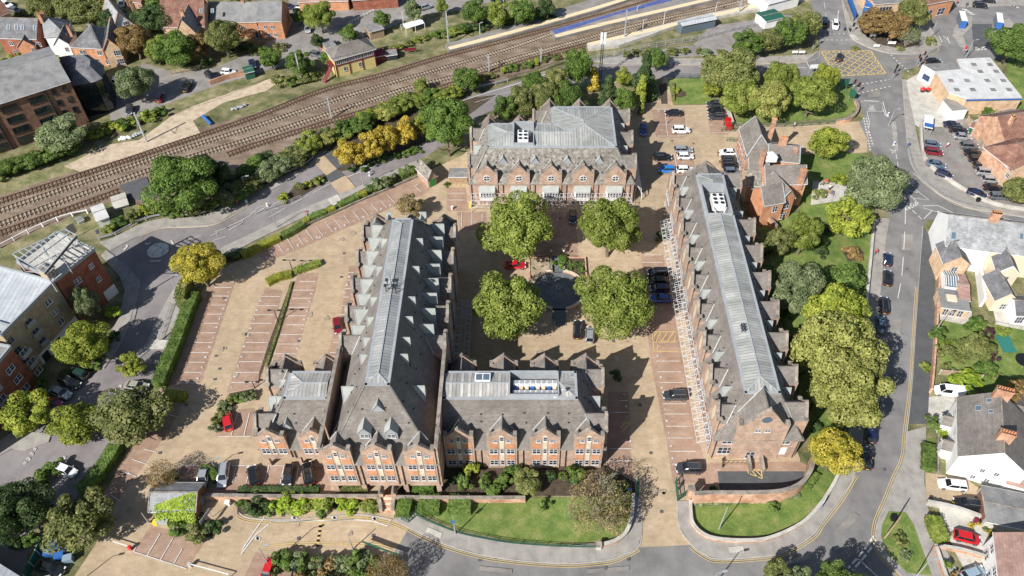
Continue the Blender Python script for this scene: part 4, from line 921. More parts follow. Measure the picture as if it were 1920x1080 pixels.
he,DE=wing('office_hall','long office hall right of the courtyard with weathered metal ridge roof and white steel canopy',PE,[1,1,1,1],zd=13.0)
deck_rect(he,DE,13.0,13.9,'y','seam_y2','seam_x2',cut=(119.8,129.4))
well(he,DE[0].x+.5,DE[1].x-.5,119.9,129.3,13.5,1.8)
fS=Fr(PE[0],PE[1]);fE=Fr(PE[1],PE[2]);fN=Fr(PE[2],PE[3]);fW=Fr(PE[3],PE[0])
GY=[75.4+7.48*i for i in range(9)]
for i,Y in enumerate(GY):
 gable(he,fW,137.8-Y,0,10.0,12.2,6.15,K_,style='panel',rows=(1.2,4.4),half=2.45)
 if i not in(7,):gable(he,fE,Y-72.0,0,10.0,12.1,6.15,K_,style='panel',rows=(1.2,4.4),half=2.45,rear=True)
for i in range(8):
 Y=79.1+7.48*i
 lucarne(he,fW,137.8-Y,8.6,2.5,.85,6.15,K_);lucarne(he,fE,Y-72.0,8.4,2.4,.8,6.15,K_)
gs=gable(he,fS,7.3,0,10.6,15.0,6.15,K_,style='none',half=4.2,rdrop=.9)
for du in(-.8,.8):window(fS,gs,7.3+du,8.6,.95,.85,.28)
for u,z,c in((2.9,4.6,4),(11.2,4.5,4),(2.6,1.4,4)):window(fS,gs,u,z,3.3,1.4 if z>2 else 2.1,.03 if u<3 or u>11 else .3,cols=c)
m=MB();pts=[(7.3+.85*math.cos(2*math.pi*i/18),12.2+.85*math.sin(2*math.pi*i/18))for i in range(18)];fS.plate(m,pts,.28,.33);m.build('round_window',M['pane_blue'],gs)
m=MB();fS.box(m,11.0,.06,2.2,3.6,.1,2.1);m.build('shutter_door',M['white_paint'],gs)
window(fS,gs,6.7,.3,1.6,2.1,.29,name='door')
gable(he,fN,7.3,0,10.0,13.0,6.15,K_,style='none',half=4.4,rear=True)
for X in(32.2,46.2):
 m=MB();m.tube((X,71.9,0),(X,71.9,6),.09,seg=6);m.build('downpipe',M['dark_metal'],he)
m=MB();fan_unit(m,39.6,124.6,12.0,1.3,1.2,1.7,2,3)
for dx in(-1.4,1.4):
 m.bar((39.6+dx,122.4,13.4),(39.6+dx*.4,121.2,12.3),.12)
m.build('chiller_unit',[M['white_paint'],M['dark_metal']],he)
m=MB();m.box((38.3,89.7,13.65),(1.0,2.0,.3))
m.build('vent_base',M['flash'],he)
m=MB()
for i in range(3):
 for j in range(2):m.tube((38.0+j*.5,89.1+i*.6,13.8),(38.0+j*.5,89.1+i*.6,14.5),.13,seg=6)
m.build('roof_vent',M['dark_metal'],he)
PN=[(-13.0,139.0),(24.3,139.0),(24.3,163.0),(1.6,163.0),(1.6,156.3),(-13.0,156.3)]
hn,DN=hall('office_hall','far office hall at the head of the courtyard with lichen-spotted tiles and L-shaped metal roof',PN,6.0,12.6,K_,[1,1,1,1,1,1],roof='slate_moss')
D=inset_poly([(d.x,d.y)for d in DN],[.4]*6);z=12.82;zr=13.7
x0,x1=D[0].x,D[1].x;y0,yn=D[0].y,D[2].y;yw=D[4].y;xs=D[3].x
cyw=(y0+yw)/2;h=(yw-y0)/2;he_=(x1-xs)/2;cxe=(xs+x1)/2;zre=z+(zr-z)*he_/h*.85
p=lambda x,y,zz:(x,y,zz)
m=MB();c0,c1=-3.1,1.6
jx=xs+h
m.face([p(x0,y0,z),p(c0,y0,z),p(c0,cyw,zr),p(x0+h,cyw,zr)],0);m.face([p(x0,yw,z),p(x0+h,cyw,zr),p(c0,cyw,zr),p(c0,yw,z)],0);m.face([p(x0,y0,z),p(x0+h,cyw,zr),p(x0,yw,z)],1)
m.face([p(c0,y0,z),p(c0,yw,z),p(c0,cyw,zr)],0)
MA=m;m=MB()
m.face([p(c1,y0,z),p(x1,y0,z),p(cxe,y0+he_,zre),p(jx,cyw,zr),p(c1,cyw,zr)],0)
m.face([p(c1,yw,z),p(c1,cyw,zr),p(jx,cyw,zr),p(xs,yw,z)],0)
m.face([p(c1,y0,z),p(c1,cyw,zr),p(c1,yw,z)],0)
m.face([p(x1,y0,z),p(x1,yn,z),p(cxe,yn-he_,zre),p(cxe,y0+he_,zre)],1)
m.face([p(xs,yw,z),p(jx,cyw,zr),p(cxe,y0+he_,zre),p(cxe,yn-he_,zre),p(xs,yn,z)],1)
m.face([p(xs,yn,z),p(cxe,yn-he_,zre),p(x1,yn,z)],0)
for a,b in((p(x0,y0,z),p(x0+h,cyw,zr)),(p(x0,yw,z),p(x0+h,cyw,zr)),(p(x0+h,cyw,zr),p(c0,cyw,zr)),(p(c1,cyw,zr),p(jx,cyw,zr)),(p(jx,cyw,zr),p(cxe,y0+he_,zre)),(p(x1,y0,z),p(cxe,y0+he_,zre)),(p(cxe,y0+he_,zre),p(cxe,yn-he_,zre)),(p(x1,yn,z),p(cxe,yn-he_,zre)),(p(xs,yn,z),p(cxe,yn-he_,zre)),(p(xs,yw,z),p(jx,cyw,zr)),(p(c0,y0,z+.4),p(c0,yw,z+.4)),(p(c1,y0,z+.4),p(c1,yw,z+.4))):
 (MA if max(a[0],b[0])<c1-.5 else m).bar((a[0],a[1],a[2]+.03),(b[0],b[1],b[2]+.03),.26,.1,2)
MA.build('metal_roof',[M['seam_x2'],M['seam_y2'],M['flash']],hn);m.build('metal_roof',[M['seam_x2'],M['seam_y2'],M['flash']],hn)
well(hn,c0+.1,c1-.1,y0+.1,yw-.1,13.2,1.9)
m=MB();fan_unit(m,-.9,y0+3.2,11.5,1.2,1.3,2.0,2,3);m.build('chiller_unit',[M['white_paint'],M['dark_metal']],hn)
m=MB()
for i in range(3):m.box((-1.8+i*1.1,yw-2.6,12.0),(.8,.7,1.2))
m.build('condenser_box',M['white_paint'],hn)
fS=Fr(PN[0],PN[1]);fE=Fr(PN[1],PN[2]);fN1=Fr(PN[2],PN[3]);fN2=Fr(PN[4],PN[5]);fW=Fr(PN[5],PN[0]);fW2=Fr(PN[3],PN[4])
GX=[-9.0+7.22*i for i in range(5)]
for X in GX:gable(hn,fS,X+13.0,0,9.1,11.2,6.0,K_,style='round',rows=(7.5,2.2),half=2.4,rdrop=.8)
for Y in(142.5,151.0,159.8):gable(hn,fE,Y-139.0,0,9.6,11.4,6.0,K_,style='panel',rows=(1.2,),half=2.4,rear=True)
for X in(20.0,12.7,5.5):gable(hn,fN1,24.3-X,0,9.6,11.9,6.0,K_,style='none',half=2.4,rear=True)
for X in(-1.8,-8.9):gable(hn,fN2,1.6-X,0,9.6,11.9,6.0,K_,style='none',half=2.4,rear=True)
for Y in(152.5,142.5):gable(hn,fW,156.3-Y,0,9.6,11.4,6.0,K_,style='panel',rows=(1.2,),half=2.4,rear=True)
gable(hn,fW2,3.4,0,9.6,11.4,6.0,K_,style='none',half=2.4,rear=True)
for i in range(4):
 X=-5.4+7.22*i;lucarne(hn,fS,X+13.0,9.7,1.7,1.15,6.0,K_)
 m=MB()
 for s_ in(-.6,.6):
  fS.box(m,X+13.0+s_,-1.2,7.95,.5,.14,.9)
 m.build('roof_window',M['pane_blue'],hn)
for Y in(146.8,155.4):lucarne(hn,fE,Y-139.0,8.2,2.2,.8,6.0,K_)
lucarne(hn,fW,156.3-147.5,7.2,2.8,1.2,6.0,K_)
for i in range(6):
 m=MB();m.tube((-5.4+7.22*(i-1)+0,138.85,0),(-5.4+7.22*(i-1),138.85,5.6),.09);m.build('downpipe',M['dark_metal'],hn)
M['canopy']=plain('canopy_steel',(.55,.56,.58),.5)
def lattice(name,label,fr,u0,u1,o0,z0,o1,z1,step,mat='white_paint',w=.08,outer=True):
 a=fr.p(u0,o1,0);th=thing(name,label,'steel canopy',a)
 m=MB();n=int((u1-u0)/step);k=0
 for i in range(n+1):
  u=u0+(u1-u0)*i/n;m.bar(fr.p(u,o0,z0),fr.p(u,o1,z1),w)
  if i<n:
   v=u0+(u1-u0)*(i+1)/n
   if i%2:m.bar(fr.p(u,o0,z0),fr.p(v,o1,z1),w*.8)
   else:m.bar(fr.p(v,o0,z0),fr.p(u,o1,z1),w*.8)
 for f in(0,.33,.66,1):m.bar(fr.p(u0,o0+(o1-o0)*f,z0+(z1-z0)*f+.04),fr.p(u1,o0+(o1-o0)*f,z0+(z1-z0)*f+.04),w)
 m.build('rafters',M[mat],th)
 q=int((u1-u0)/3.7)
 for i in range(q+1):
  m=MB();u=u0+(u1-u0)*i/q;m.bar(fr.p(u,o1,0),fr.p(u,o1,z1),w*1.3)if outer else m.bar(fr.p(u,o1,z1),fr.p(u,o0,1.6),w)
  m.bar(fr.p(u,o0,0),fr.p(u,o0,z0),w)
  if i<q and outer:
   v=u0+(u1-u0)*(i+1)/q;m.bar(fr.p(u,o1,z1*.6),fr.p(v,o1,z1),w*.8);m.bar(fr.p(u,o1,z1*.6),fr.p(v,o1,z1*.6),w*.8)
  m.build('post',M[mat],th)
 return th
fWe=Fr(PE[3],PE[0])
lattice('lattice_canopy','long white steel lattice canopy along the left wall of the right-hand hall',fWe,137.8-128.5,137.8-72.6,.5,4.7,2.7,3.8,1.15,mat='canopy',w=.07,outer=False)
lattice('lattice_canopy','white lattice canopy across the front of the far hall behind the courtyard trees',Fr(PN[0],PN[1]),.3,36.9,.6,3.3,3.3,2.4,.9,mat='canopy',w=.06)
lattice('lattice_canopy','shaded lattice walkway along the right wall of the tallest hall',Fr(PB[1],PB[2]),18.6,40,.6,4.2,3.3,3.4,1.1,'grey_metal',w=.10)
lattice('lattice_canopy','short white lattice canopy on the right end of the far hall',Fr(PN[1],PN[2]),.8,12,.6,5.0,2.2,2.4,1.2,w=.10)
def chimney_stack(th,fr,u,v,z0,z1,w=.9,d=.6,pots=3,mat='brick_old'):
 m=MB();fr.box(m,u,-v,(z0+z1)/2,w,d,z1-z0);fr.box(m,u,-v,z1-.1,w+.16,d+.16,.2)
 c=m.build('chimney',M[mat],th)
 for i in range(pots):
  q=MB();p=fr.p(u+(i-(pots-1)/2)*w/max(pots,1)*.9,-v,z1);q.tube(p,p+Vector((0,0,.45)),.13,.10,8);q.build('chimney_pot',M['terracotta'],c)
 return c
def house(name,label,A,B,ze,depth,zr,wall,roof,ridge='u',hipL=0,hipR=0,wins=(),chims=(),skylights=(),zb=0.0,ov=.3,parent=None,cat='house',verge=None,world=False):
 """A, B: photo pixels of the two front eave corners at height ze (or world xy)"""
 a=Vector((*A,0))if world else at(A[0],A[1],ze);b=Vector((*B,0))if world else at(B[0],B[1],ze)
 fr=Fr(a,b);L=fr.L;D=depth
 if parent is None:
  c=fr.p(L/2,-D/2,0);th=thing(name,label,cat,(c.x,c.y,0));par=th
 else:
  th=parent;par=th
 P=[fr.p(0,0,0),fr.p(L,0,0),fr.p(L,-D,0),fr.p(0,-D,0)]
 m=MB();m.extrude([(p.x,p.y,zb)for p in P],(0,0,ze-zb-.01))
 rf=MB()
 if ridge=='u':
  ra,rb=hipL*D/2,L-hipR*D/2
  if not hipL:m.extrude([fr.p(.0,0,ze),fr.p(.0,-D,ze),fr.p(.0,-D/2,zr)],fr.t*.25)
  if not hipR:m.extrude([fr.p(L-.25,0,ze),fr.p(L-.25,-D,ze),fr.p(L-.25,-D/2,zr)],fr.t*.25)
  oa=ov if hipL else .15;ob=ov if hipR else .15;k=(zr-ze)/(D/2);zo=ze-ov*k;t=.12
  for zz in(t,):
   e1,e2=fr.p(-oa,ov,zo+zz),fr.p(L+ob,ov,zo+zz);f1,f2=fr.p(L+ob,-D-ov,zo+zz),fr.p(-oa,-D-ov,zo+zz)
   r1,r2=fr.p(ra if hipL else-oa,-D/2,zr+zz),fr.p(rb if hipR else L+ob,-D/2,zr+zz)
   rf.face([e1,e2,r2,r1]);rf.face([f1,f2,r1,r2])
   if hipL:rf.face([f2,e1,r1])
   if hipR:rf.face([e2,f1,r2])
   for q in((e1,e2),(f1,f2),(e2,f1),(f2,e1)):rf.bar(q[0]-Vector((0,0,.08)),q[1]-Vector((0,0,.08)),.1,.14,1)if(hipL or hipR or q in((e1,e2),(f1,f2)))else None
   rf.bar(r1,r2,.22,.12,2)
   if verge:
    for q in((e1,r1),(f2,r1),(e2,r2),(f1,r2)):rf.bar(q[0],q[1],.2,.16,3)
 else:
  k=(zr-ze)/(L/2);zo=ze-ov*k;t=.12
  fa=hipL*L/2;bk=D-hipR*L/2
  if not hipL:m.extrude([fr.p(0,0,ze),fr.p(L,0,ze),fr.p(L/2,0,zr)],-fr.n*.25)
  if not hipR:m.extrude([fr.p(0,-D+.25,ze),fr.p(L,-D+.25,ze),fr.p(L/2,-D+.25,zr)],-fr.n*.25)
  o1=ov if hipL else .2;o2=ov if hipR else .2
  a1,a2=fr.p(-ov,o1,zo+t),fr.p(L+ov,o1,zo+t);b1,b2=fr.p(L+ov,-D-o2,zo+t),fr.p(-ov,-D-o2,zo+t)
  r1=fr.p(L/2,-fa if hipL else o1,zr+t);r2=fr.p(L/2,-bk if hipR else-D-o2,zr+t)
  rf.face([a2,b1,r2,r1]);rf.face([b2,a1,r1,r2])
  if hipL:rf.face([a1,a2,r1])
  if hipR:rf.face([b1,b2,r2])
  rf.bar(r1,r2,.22,.12,2)
  rf.bar(a1-Vector((0,0,.08)),b2-Vector((0,0,.08)),.1,.14,1);rf.bar(a2-Vector((0,0,.08)),b1-Vector((0,0,.08)),.1,.14,1)
  if verge:
   for q in((a1,r1),(a2,r1),(b1,r2),(b2,r2)):rf.bar(q[0],q[1],.2,.16,3)
 m.build('wall',M[wall],par);ro=rf.build('roof',[M[roof],M['white_paint'],M['coping'],M[verge or 'white_paint']],par)
 F=[fr,Fr(P[1],P[2]),Fr(P[2],P[3]),Fr(P[3],P[0])]
 for wn in wins:
  s,u,z,w,h=wn[:5];cols=wn[5]if len(wn)>5 else 2
  window(F[s],par,u,z,w,h,.02,cols=cols,name='door' if(z<.2 and h>1.8)else 'window')
 for c_ in chims:chimney_stack(par,fr,*c_[:2],*c_[2:])
 for(s,u,v,w,h)in skylights:
  k=(zr-ze)/(D/2);q=MB()
  f2=F[0]if s==0 else F[2]
  pts=[f2.p(u-w/2,-v,ze+k*v+.2),f2.p(u+w/2,-v,ze+k*v+.2),f2.p(u+w/2,-v-h,ze+k*(v+h)+.2),f2.p(u-w/2,-v-h,ze+k*(v+h)+.2)]
  q.extrude(pts,(0,0,.05),1)
  for i in range(4):q.bar(pts[i]+Vector((0,0,.06)),pts[(i+1)%4]+Vector((0,0,.06)),.1,.08,0)
  q.build('skylight',[M['grey_metal'],M['pane_blue']],ro)
 return th,fr,F
def fit(F,s,u,z,w,h,par,**k):return window(F[s],par,u,z,w,h,.02,**k)
th,fr,F=house('office_block','large brown brick office block with grey hipless roof and rows of dark windows',(-90,221),(130,151),12.6,19,15.2,'brick_dark','felt',hipL=0,hipR=0,ov=.5,cat='office building')
m=MB()
L=fr.L
for i in range(7):
 ub=L-8.5-i*6.3
 for z in(9.6,6.6,3.6):
  window(fr,th,ub,z,3.6,1.7,.03,cols=3,rows=1,frame='dark_metal',pane='glass_dark',bar=.08,sill=True)
 window(fr,th,ub,.5,3.9,2.1,.03,cols=3,rows=1,frame='dark_metal',pane='glass_dark',bar=.08,sill=False)
for u in(L-4.3,L-1.8):
 for z in(10.2,7.2,4.2):window(fr,th,u,z,1.0,1.5,.03,cols=1,rows=1,frame='dark_metal',pane='glass_dark',bar=.08)
for i in range(4):
 m=MB();m.tube(fr.p(L-6.1-i*12.6,.15,0),fr.p(L-6.1-i*12.6,.15,12.4),.14);m.build('downpipe',M['dark_metal'],th)
def prism(name,label,px,z,zt,wall,roof,cat,zb=0,apex=None,inset=.5):
 P=[at(x,y,z)for x,y in px];c=sum(P,Vector())/len(P);th=thing(name,label,cat,(c.x,c.y,0))
 m=MB();m.extrude([(p.x,p.y,zb)for p in reversed(P)],(0,0,z-zb));m.build('wall',M[wall],th)
 m=MB();n=len(P);ctr=Vector((c.x,c.y,zt))if apex is None else at(apex[0],apex[1],zt)
 Q=[p.lerp(Vector((ctr.x,ctr.y,z)),inset)for p in P]
 O=[p+(p-c).normalized()*.5 for p in P]
 for i in range(n):
  j=(i+1)%n;m.face([(O[i].x,O[i].y,z),(O[j].x,O[j].y,z),(Q[j].x,Q[j].y,zt),(Q[i].x,Q[i].y,zt)])
 m.face([(q.x,q.y,zt)for q in Q]);m.build('roof',M[roof],th)
 return th,P
th,P=prism('glass_annex','dark smoked-glass annex with black slate roof joined to the brown office block',[(112,108),(165,104),(192,124),(190,146),(176,152),(134,160)],9.5,12,'glass_dark','slate_dark','office building')
m=MB()
for i in range(len(P)):
 a,b=P[i],P[(i+1)%len(P)];k=max(1,int((b-a).length/1.5))
 for q in range(k+1):
  p=a.lerp(b,q/k);m.bar((p.x,p.y,0),(p.x,p.y,9.5),.1)
 for z in(3,6,9):m.bar((a.x,a.y,z),(b.x,b.y,z),.1)
m.build('glazing_bars',M['dark_metal'],th)
bz=12.2;p1=at(152,607,0);pr=at(222,548,0);pl=at(62,705,0);
def quadb(name,label,A,B,depth,z,wall,roofmat,wins,cat='apartment block',para=.7,mat2='flash'):
 fr=Fr(A,B);c=fr.p(fr.L/2,-depth/2,0);th=thing(name,label,cat,(c.x,c.y,0));P=[fr.p(0,0,0),fr.p(fr.L,0,0),fr.p(fr.L,-depth,0),fr.p(0,-depth,0)]
 m=MB();m.extrude([(p.x,p.y,0)for p in P],(0,0,z));m.build('wall',M[wall],th)
 m=MB();m.face([(p.x,p.y,z+.03)for p in[fr.p(.1,-.1,0),fr.p(fr.L-.1,-.1,0),fr.p(fr.L-.1,-depth+.1,0),fr.p(.1,-depth+.1,0)]]);m.build('roof',M[roofmat],th)
 m=MB()
 for i in range(4):
  a,b=P[i],P[(i+1)%4];m.bar((a.x,a.y,z+para/2-.05),(b.x,b.y,z+para/2-.05),.3,para)
 m.build('parapet',M[mat2],th)
 F=[fr,Fr(P[1],P[2]),Fr(P[2],P[3]),Fr(P[3],P[0])]
 for s,u,zz,w,h,fm in wins:window(F[s],th,u,zz,w,h,.02,frame=fm,pane='pane',bar=.09)
 return th,fr,F
ws=[]
d1=(p1-pl).length
for u in(d1-3.2,d1-8.3,d1-13.0):
 for z in(3.7,6.5,9.3):ws.append((0,u,z,1.5,1.3,'white_paint' if u==d1-3.2 else 'grey_metal'))
th,fr,F=quadb('apartment_block','yellow-buff brick apartment block with white corrugated roof',pl,p1,15,12.0,'brick_buff','corr_white',ws)
for z in(3.5,6.3,9.1):
 m=MB();F[0].box(m,d1-8.3,.5,z+.5,2.0,.06,1.0);F[0].box(m,d1-8.3,.25,z+.02,2.0,.5,.08);m.build('juliet_balcony',M['grey_metal'],th)
m=MB();F[0].box(m,d1-5.5,.05,1.3,10.5,.08,2.6);m.build('rendered_base',M['render_white'],th)
for u in(d1-2.2,d1-6,d1-9.4):window(F[0],th,u,.05,1.6,2.0,.12,cols=1,rows=1,name='door',frame='dark_metal',sill=False)
m=MB();F[0].box(m,d1-11.5,-6,12.35,.5,12,.5);m.build('roof_gutter',M['flash'],th)
ws=[(0,3.5,5.2,1.5,1.3,'white_paint'),(0,3.5,8.4,1.5,1.3,'white_paint'),(0,7.2,9.3,1.0,1.2,'white_paint'),(0,7.2,5.5,1.0,1.2,'white_paint')]+[(1,2.0,z,1.2,1.3,'white_paint')for z in(3.6,6.6,9.6)]+[(1,7.0,z,1.2,1.3,'white_paint')for z in(3.6,6.6,9.6)]
th,fr,F=quadb('apartment_block','deep red brick end block with flat tan roof under a rooftop steel frame',p1+Vector((.2,.2,0)),pr,10.5,12.2,'brick_red','concrete',ws)
m=MB();F[0].box(m,fr.L-1.4,.06,1.3,2.8,.1,2.6);m.build('rendered_base',M['render_white'],th)
pf=at(0,800,0)
q2=at(64,706,0);dirf=(q2-pf).normalized();th,fr,F=quadb('apartment_block','lower red brick apartment block at the left edge with grey balconies',pf-dirf*10,q2+Vector((1.3,-1.3,0)),12,10.4,'brick_red','felt',[(0,u,z,1.8,1.3,'white_paint')for u in(13,17.5,21.5)for z in(1.2,4.0,6.9)],mat2='flash')
for u in(13,21.5):
 for z in(3.8,6.7):
  m=MB();F[0].box(m,u,.6,z+.5,2.3,.06,1.0);F[0].box(m,u,.3,z,2.3,.6,.1);m.build('balcony',M['grey_metal'],th)
zf=17.0
A,B,C_,D_=at(24,477,zf),at(122,430,zf),at(143,441,zf),at(83,512,zf)
th=thing('roof_frame','open pale steel roof frame standing above the apartment block roofs','steel frame',((A+C_)/2).xy.to_3d())
m=MB()
for i in range(10):
 t=i/9;m.bar(A.lerp(B,t),D_.lerp(C_,t),.16)
for a,b in((A,B),(D_,C_),(A.lerp(D_,.5),B.lerp(C_,.5))):m.bar(a,b,.2)
m.build('rafters',M['flash'],th)
m=MB()
for t in(0.02,.5,.98):
 for e in(A.lerp(B,t),D_.lerp(C_,t)):m.bar((e.x,e.y,11.8),e,.2)
 m.bar(Vector(((A.lerp(B,t)).x,(A.lerp(B,t)).y,12.2)),D_.lerp(C_,t),.12)
m.build('posts',M['grey_metal'],th)
m=MB();m.bar(D_+Vector((0,0,-.25)),C_+Vector((0,0,-.25)),.2,.4);m.build('fascia',M['dark_metal'],th)
house('stair_tower','small buff brick roof stair tower below the steel frame',(86,512),(100,500),14.6,2.2,14.9,'brick_buff','felt',cat='stair tower',wins=((0,1.0,13,.8,.9,1),))
house('terraced_house','red brick terraced house with dark slate roof and four skylights, at left edge',(-4,70),(68,72),6.0,8.5,9.6,'brick_red','slate_dark',wins=((0,3,3.6,1.2,1.3),(0,7,3.6,1.2,1.3),(0,11,3.6,1.2,1.3),(0,3,.8,1.2,1.4),(0,7,.8,1.2,1.4)),chims=((12,4.2,8.4,11,.9,.6,3),),skylights=((0,3,1.6,.8,1.1),(0,5.2,1.6,.8,1.1),(0,7,1.6,.8,1.1),(0,10.5,1.6,.8,1.1)))
house('rear_extension','orange brick gabled rear extension behind the skylight house',(33,88),(63,85),4.6,7,6.6,'brick_orange','slate_dark',ridge='v',wins=((0,3.6,2.6,1.0,1.3),),cat='extension')
house('garden_outhouse','little stone-roofed outhouse beside the brown office block',(35,120),(72,112),2.4,4,3.6,'brick_old','slate',hipL=1,hipR=1,cat='outbuilding')
house('terraced_house','white rendered house with grey slate hipped roof between two red brick houses',(84,68),(122,64),6.0,8,9.4,'render_white','slate_blue',hipR=1,wins=((0,3.4,3.6,1.0,1.3),),chims=((.6,4,8.4,11,.9,.6,3),))
house('rear_extension','narrow white rear extension with dark roof and brick chimney',(101,84),(128,82),4.8,6.5,6.8,'render_white','slate_dark',ridge='v',wins=((0,2.8,2.6,.9,1.2),),chims=((4.2,3.5,5,8,.7,.6,2),),cat='extension')
house('terraced_house','bright red brick house with tall hipped slate roof and green window heads',(133,87),(190,90),5.8,10,9.8,'brick_orange','slate_dark',hipL=1,hipR=1,wins=((0,2.8,3.6,1.8,1.3),(0,7.6,3.6,1.4,1.3),(0,5.5,.8,2.2,1.5),(0,9,.8,1.4,1.4)))
house('terraced_house','narrow tan brick house with pink-edged gable and white bay windows',(194,92),(223,88),5.8,12,8.6,'brick_tan','slate_dark',ridge='v',verge='terracotta',wins=((0,3.0,3.4,1.8,1.5,3),(0,3.0,.7,1.8,1.6,3)))
house('terraced_house','pale grey gabled house with red ridge lines behind the tan brick house',(213,56),(250,45),6.2,11,10.6,'render_white','slate_blue',ridge='v',verge='terracotta',wins=((0,3.6,6.6,1.2,1.0),),chims=((7.6,4,7,10.8,.8,.6,2),(7.6,9,7,10.8,.8,.6,2)))
th,fr,F=house('detached_house','large house with mottled brown-red tiled roof and two yellow-brick chimneys',(302,50),(383,48),6.2,12,11.4,'brick_tan','tile_red',wins=((0,3,3.6,1.4,1.4),(0,14,3.6,1.4,1.4)),chims=((2.8,6.2,10,13.4,1.5,.8,4),(12.3,6.2,10,13.4,1.5,.8,4)),skylights=((0,11.4,2.6,.7,.9),(0,14.6,2.6,.7,.9)))
house('','',(fr.p(5.2,3.6,0).x,fr.p(5.2,3.6,0).y),(fr.p(10.4,3.6,0).x,fr.p(10.4,3.6,0).y),6.2,8,10.2,'brick_tan','slate_blue',ridge='v',parent=th,world=True,wins=((0,2.6,3.4,1.8,1.5,3),),chims=((2.6,2,8,11.8,1.0,.7,3),))
house('terraced_house','orange brick cottage with long grey roof behind the yellow-green tree',(394,40),(480,40),5.4,9.5,8.8,'brick_orange','felt',wins=((0,4,2.9,1.2,1.1),(0,9,2.9,1.2,1.1),(0,14,2.9,1.2,1.1),(0,12.5,.1,1.0,2.0,1),(0,15.5,.8,1.2,1.1)),chims=((9.3,4.6,8,9.6,.8,.6,2),))
house('terraced_house','orange brick end cottage with grey roof beside the parked silver car',(482,39),(527,39),5.8,9.5,9.4,'brick_orange','felt',wins=((0,2,3.3,1.0,1.1),(0,4,3.3,1.0,1.1),(0,2.4,.8,1.0,1.1),(0,4.4,.8,1.0,1.1)))
house('brick_house','small red brick house cut by the top edge behind the tall trees',(250,3),(264,4),5.0,8,7.5,'brick_orange','tile_red',wins=((0,1.5,3,.9,1.2),))
house('brick_house','low row of red roofs at the top edge beyond the car park',(560,3),(652,1),3.2,8,5.2,'brick_orange','tile_pink')
house('brick_house','far red-roofed house at top edge right of the green trees',(660,0),(745,-6),3.5,8,5.5,'brick_red','tile_red')
house('brick_house','brick house partly seen in the top left corner',(-10,33),(18,22),5,8,8,'brick_tan','tile_red')
th,fr,F=house('signal_box','yellow and maroon railway signal box with long band of upper windows',(626,111),(701,90),5.7,6.0,7.5,'yellow_board','slate',hipL=1,hipR=1,ov=.5,cat='signal box')
L=fr.L
m=MB()
for u in(.1,L*.34,L*.67,L-.1):fr.box(m,u,.08,2.85,.22,.14,5.7)
fr.box(m,L/2,.08,3.5,L,.14,.25);m.build('timber_frame',M['maroon'],th)
for i in range(6):window(fr,th,1.3+(L-2.6)*i/5,3.8,(L-2.6)/5-.15,1.5,.06,cols=3,rows=2,bar=.08,sill=False)
for u in(L*.22,L*.6):window(fr,th,u,1.4,.9,1.2,.03,cols=1)
m=MB();a=fr.p(-.3,-1.5,3.5);b=fr.p(-4.2,.8,.1)
m.bar(a,b,.9,.12);m.bar(a+Vector((0,0,.9)),b+Vector((0,0,.9)),.08)
fr.box(m,-.6,-2,3.45,1.2,3.2,.12);m.bar(fr.p(-1.2,-.4,4.4),fr.p(-1.2,-3.6,4.4),.08)
for q in(0,1):m.bar(fr.p(-1.1,-.4-3*q,0),fr.p(-1.1,-.4-3*q,4.4),.12)
m.build('stairs',M['maroon'],th)
house('garden_shed','maroon lean-to shed right of the signal box',(703,106),(722,102),2.2,3.6,3.0,'maroon','maroon',cat='shed')
house('garden_shed','small grey-roofed shed next to the maroon lean-to',(724,104),(744,101),1.8,2.6,2.4,'dark_metal','felt',cat='shed')
house('portable_cabin','brown timber cabin with flat pale roof by the station lane',(693,60),(719,53),2.6,4,2.8,'wood','felt',cat='cabin')
house('garden_shed','small brick shed with pale flat roof left of the signal box',(611,90),(629,84),2.4,4.5,2.6,'brick_old','felt',cat='shed')
house('transformer_box','teal green corrugated container beside the brick wall',(459,137),(476,133),2.2,3,2.3,'green_paint','green_paint',cat='container')
house('equipment_hut','long white-roofed hut beside the tracks above the roundabout',(181,414),(203,406),2.2,5.0,2.5,'render_white','white_roof',cat='hut')
house('equipment_box','low grey cable box next to the white-roofed hut',(146,416),(156,411),.9,1.2,1.0,'concrete','felt',cat='cabinet')
house('fenced_compound','open brick compound by the siding',(214,390),(240,382),1.0,4,1.2,'concrete','concrete',cat='compound')
th,fr,F=house('brick_shed','brick shed with grey pitched roof and green double doors beside the hedge',(802,336),(818,329),2.7,5.2,4.6,'brick','slate_moss',ridge='v',ov=.2,cat='shed')
m=MB();fr.box(m,fr.L/2,.05,1.1,1.5,.08,2.1);m.build('door',M['green_door'],th)
th,fr,F=house('bin_shelter','slatted timber shelter against the far hall',(842,331),(876,331),2.3,2.8,2.5,'wood','felt',cat='shelter')
th,fr,F=house('gate_lodge','small gate lodge with slate roof smothered in bright ivy',(280,957),(366,957),2.2,4.8,3.75,'brick_dark','slate_blue',wins=((1,2.4,.6,1.0,1.2),),verge='coping',cat='lodge')
def gab(th,A,B,ze,depth,zr,wins,ridge='v',wall='brick_orange',**k):return house('','',A,B,ze,depth,zr,wall,'slate',ridge=ridge,parent=th,wins=wins,verge='flash',**k)
c=at(1450,330,0);vh=thing('victorian_house','rambling orange brick Victorian house with many stone-edged gables and tall chimneys','house',(c.x,c.y,0))
gab(vh,(1433,384),(1471,377),6.6,5.5,9.4,((0,3.0,3.9,1.2,1.7),(0,5.2,1.2,.7,1.5,1)),ridge='u')
gab(vh,(1464,377),(1490,370),6.2,6.5,8.8,((0,2.0,3.4,1.3,1.7),(0,2,1.0,1.2,1.3)))
gab(vh,(1436,345),(1512,343),6.8,6.0,9.4,(),ridge='u')
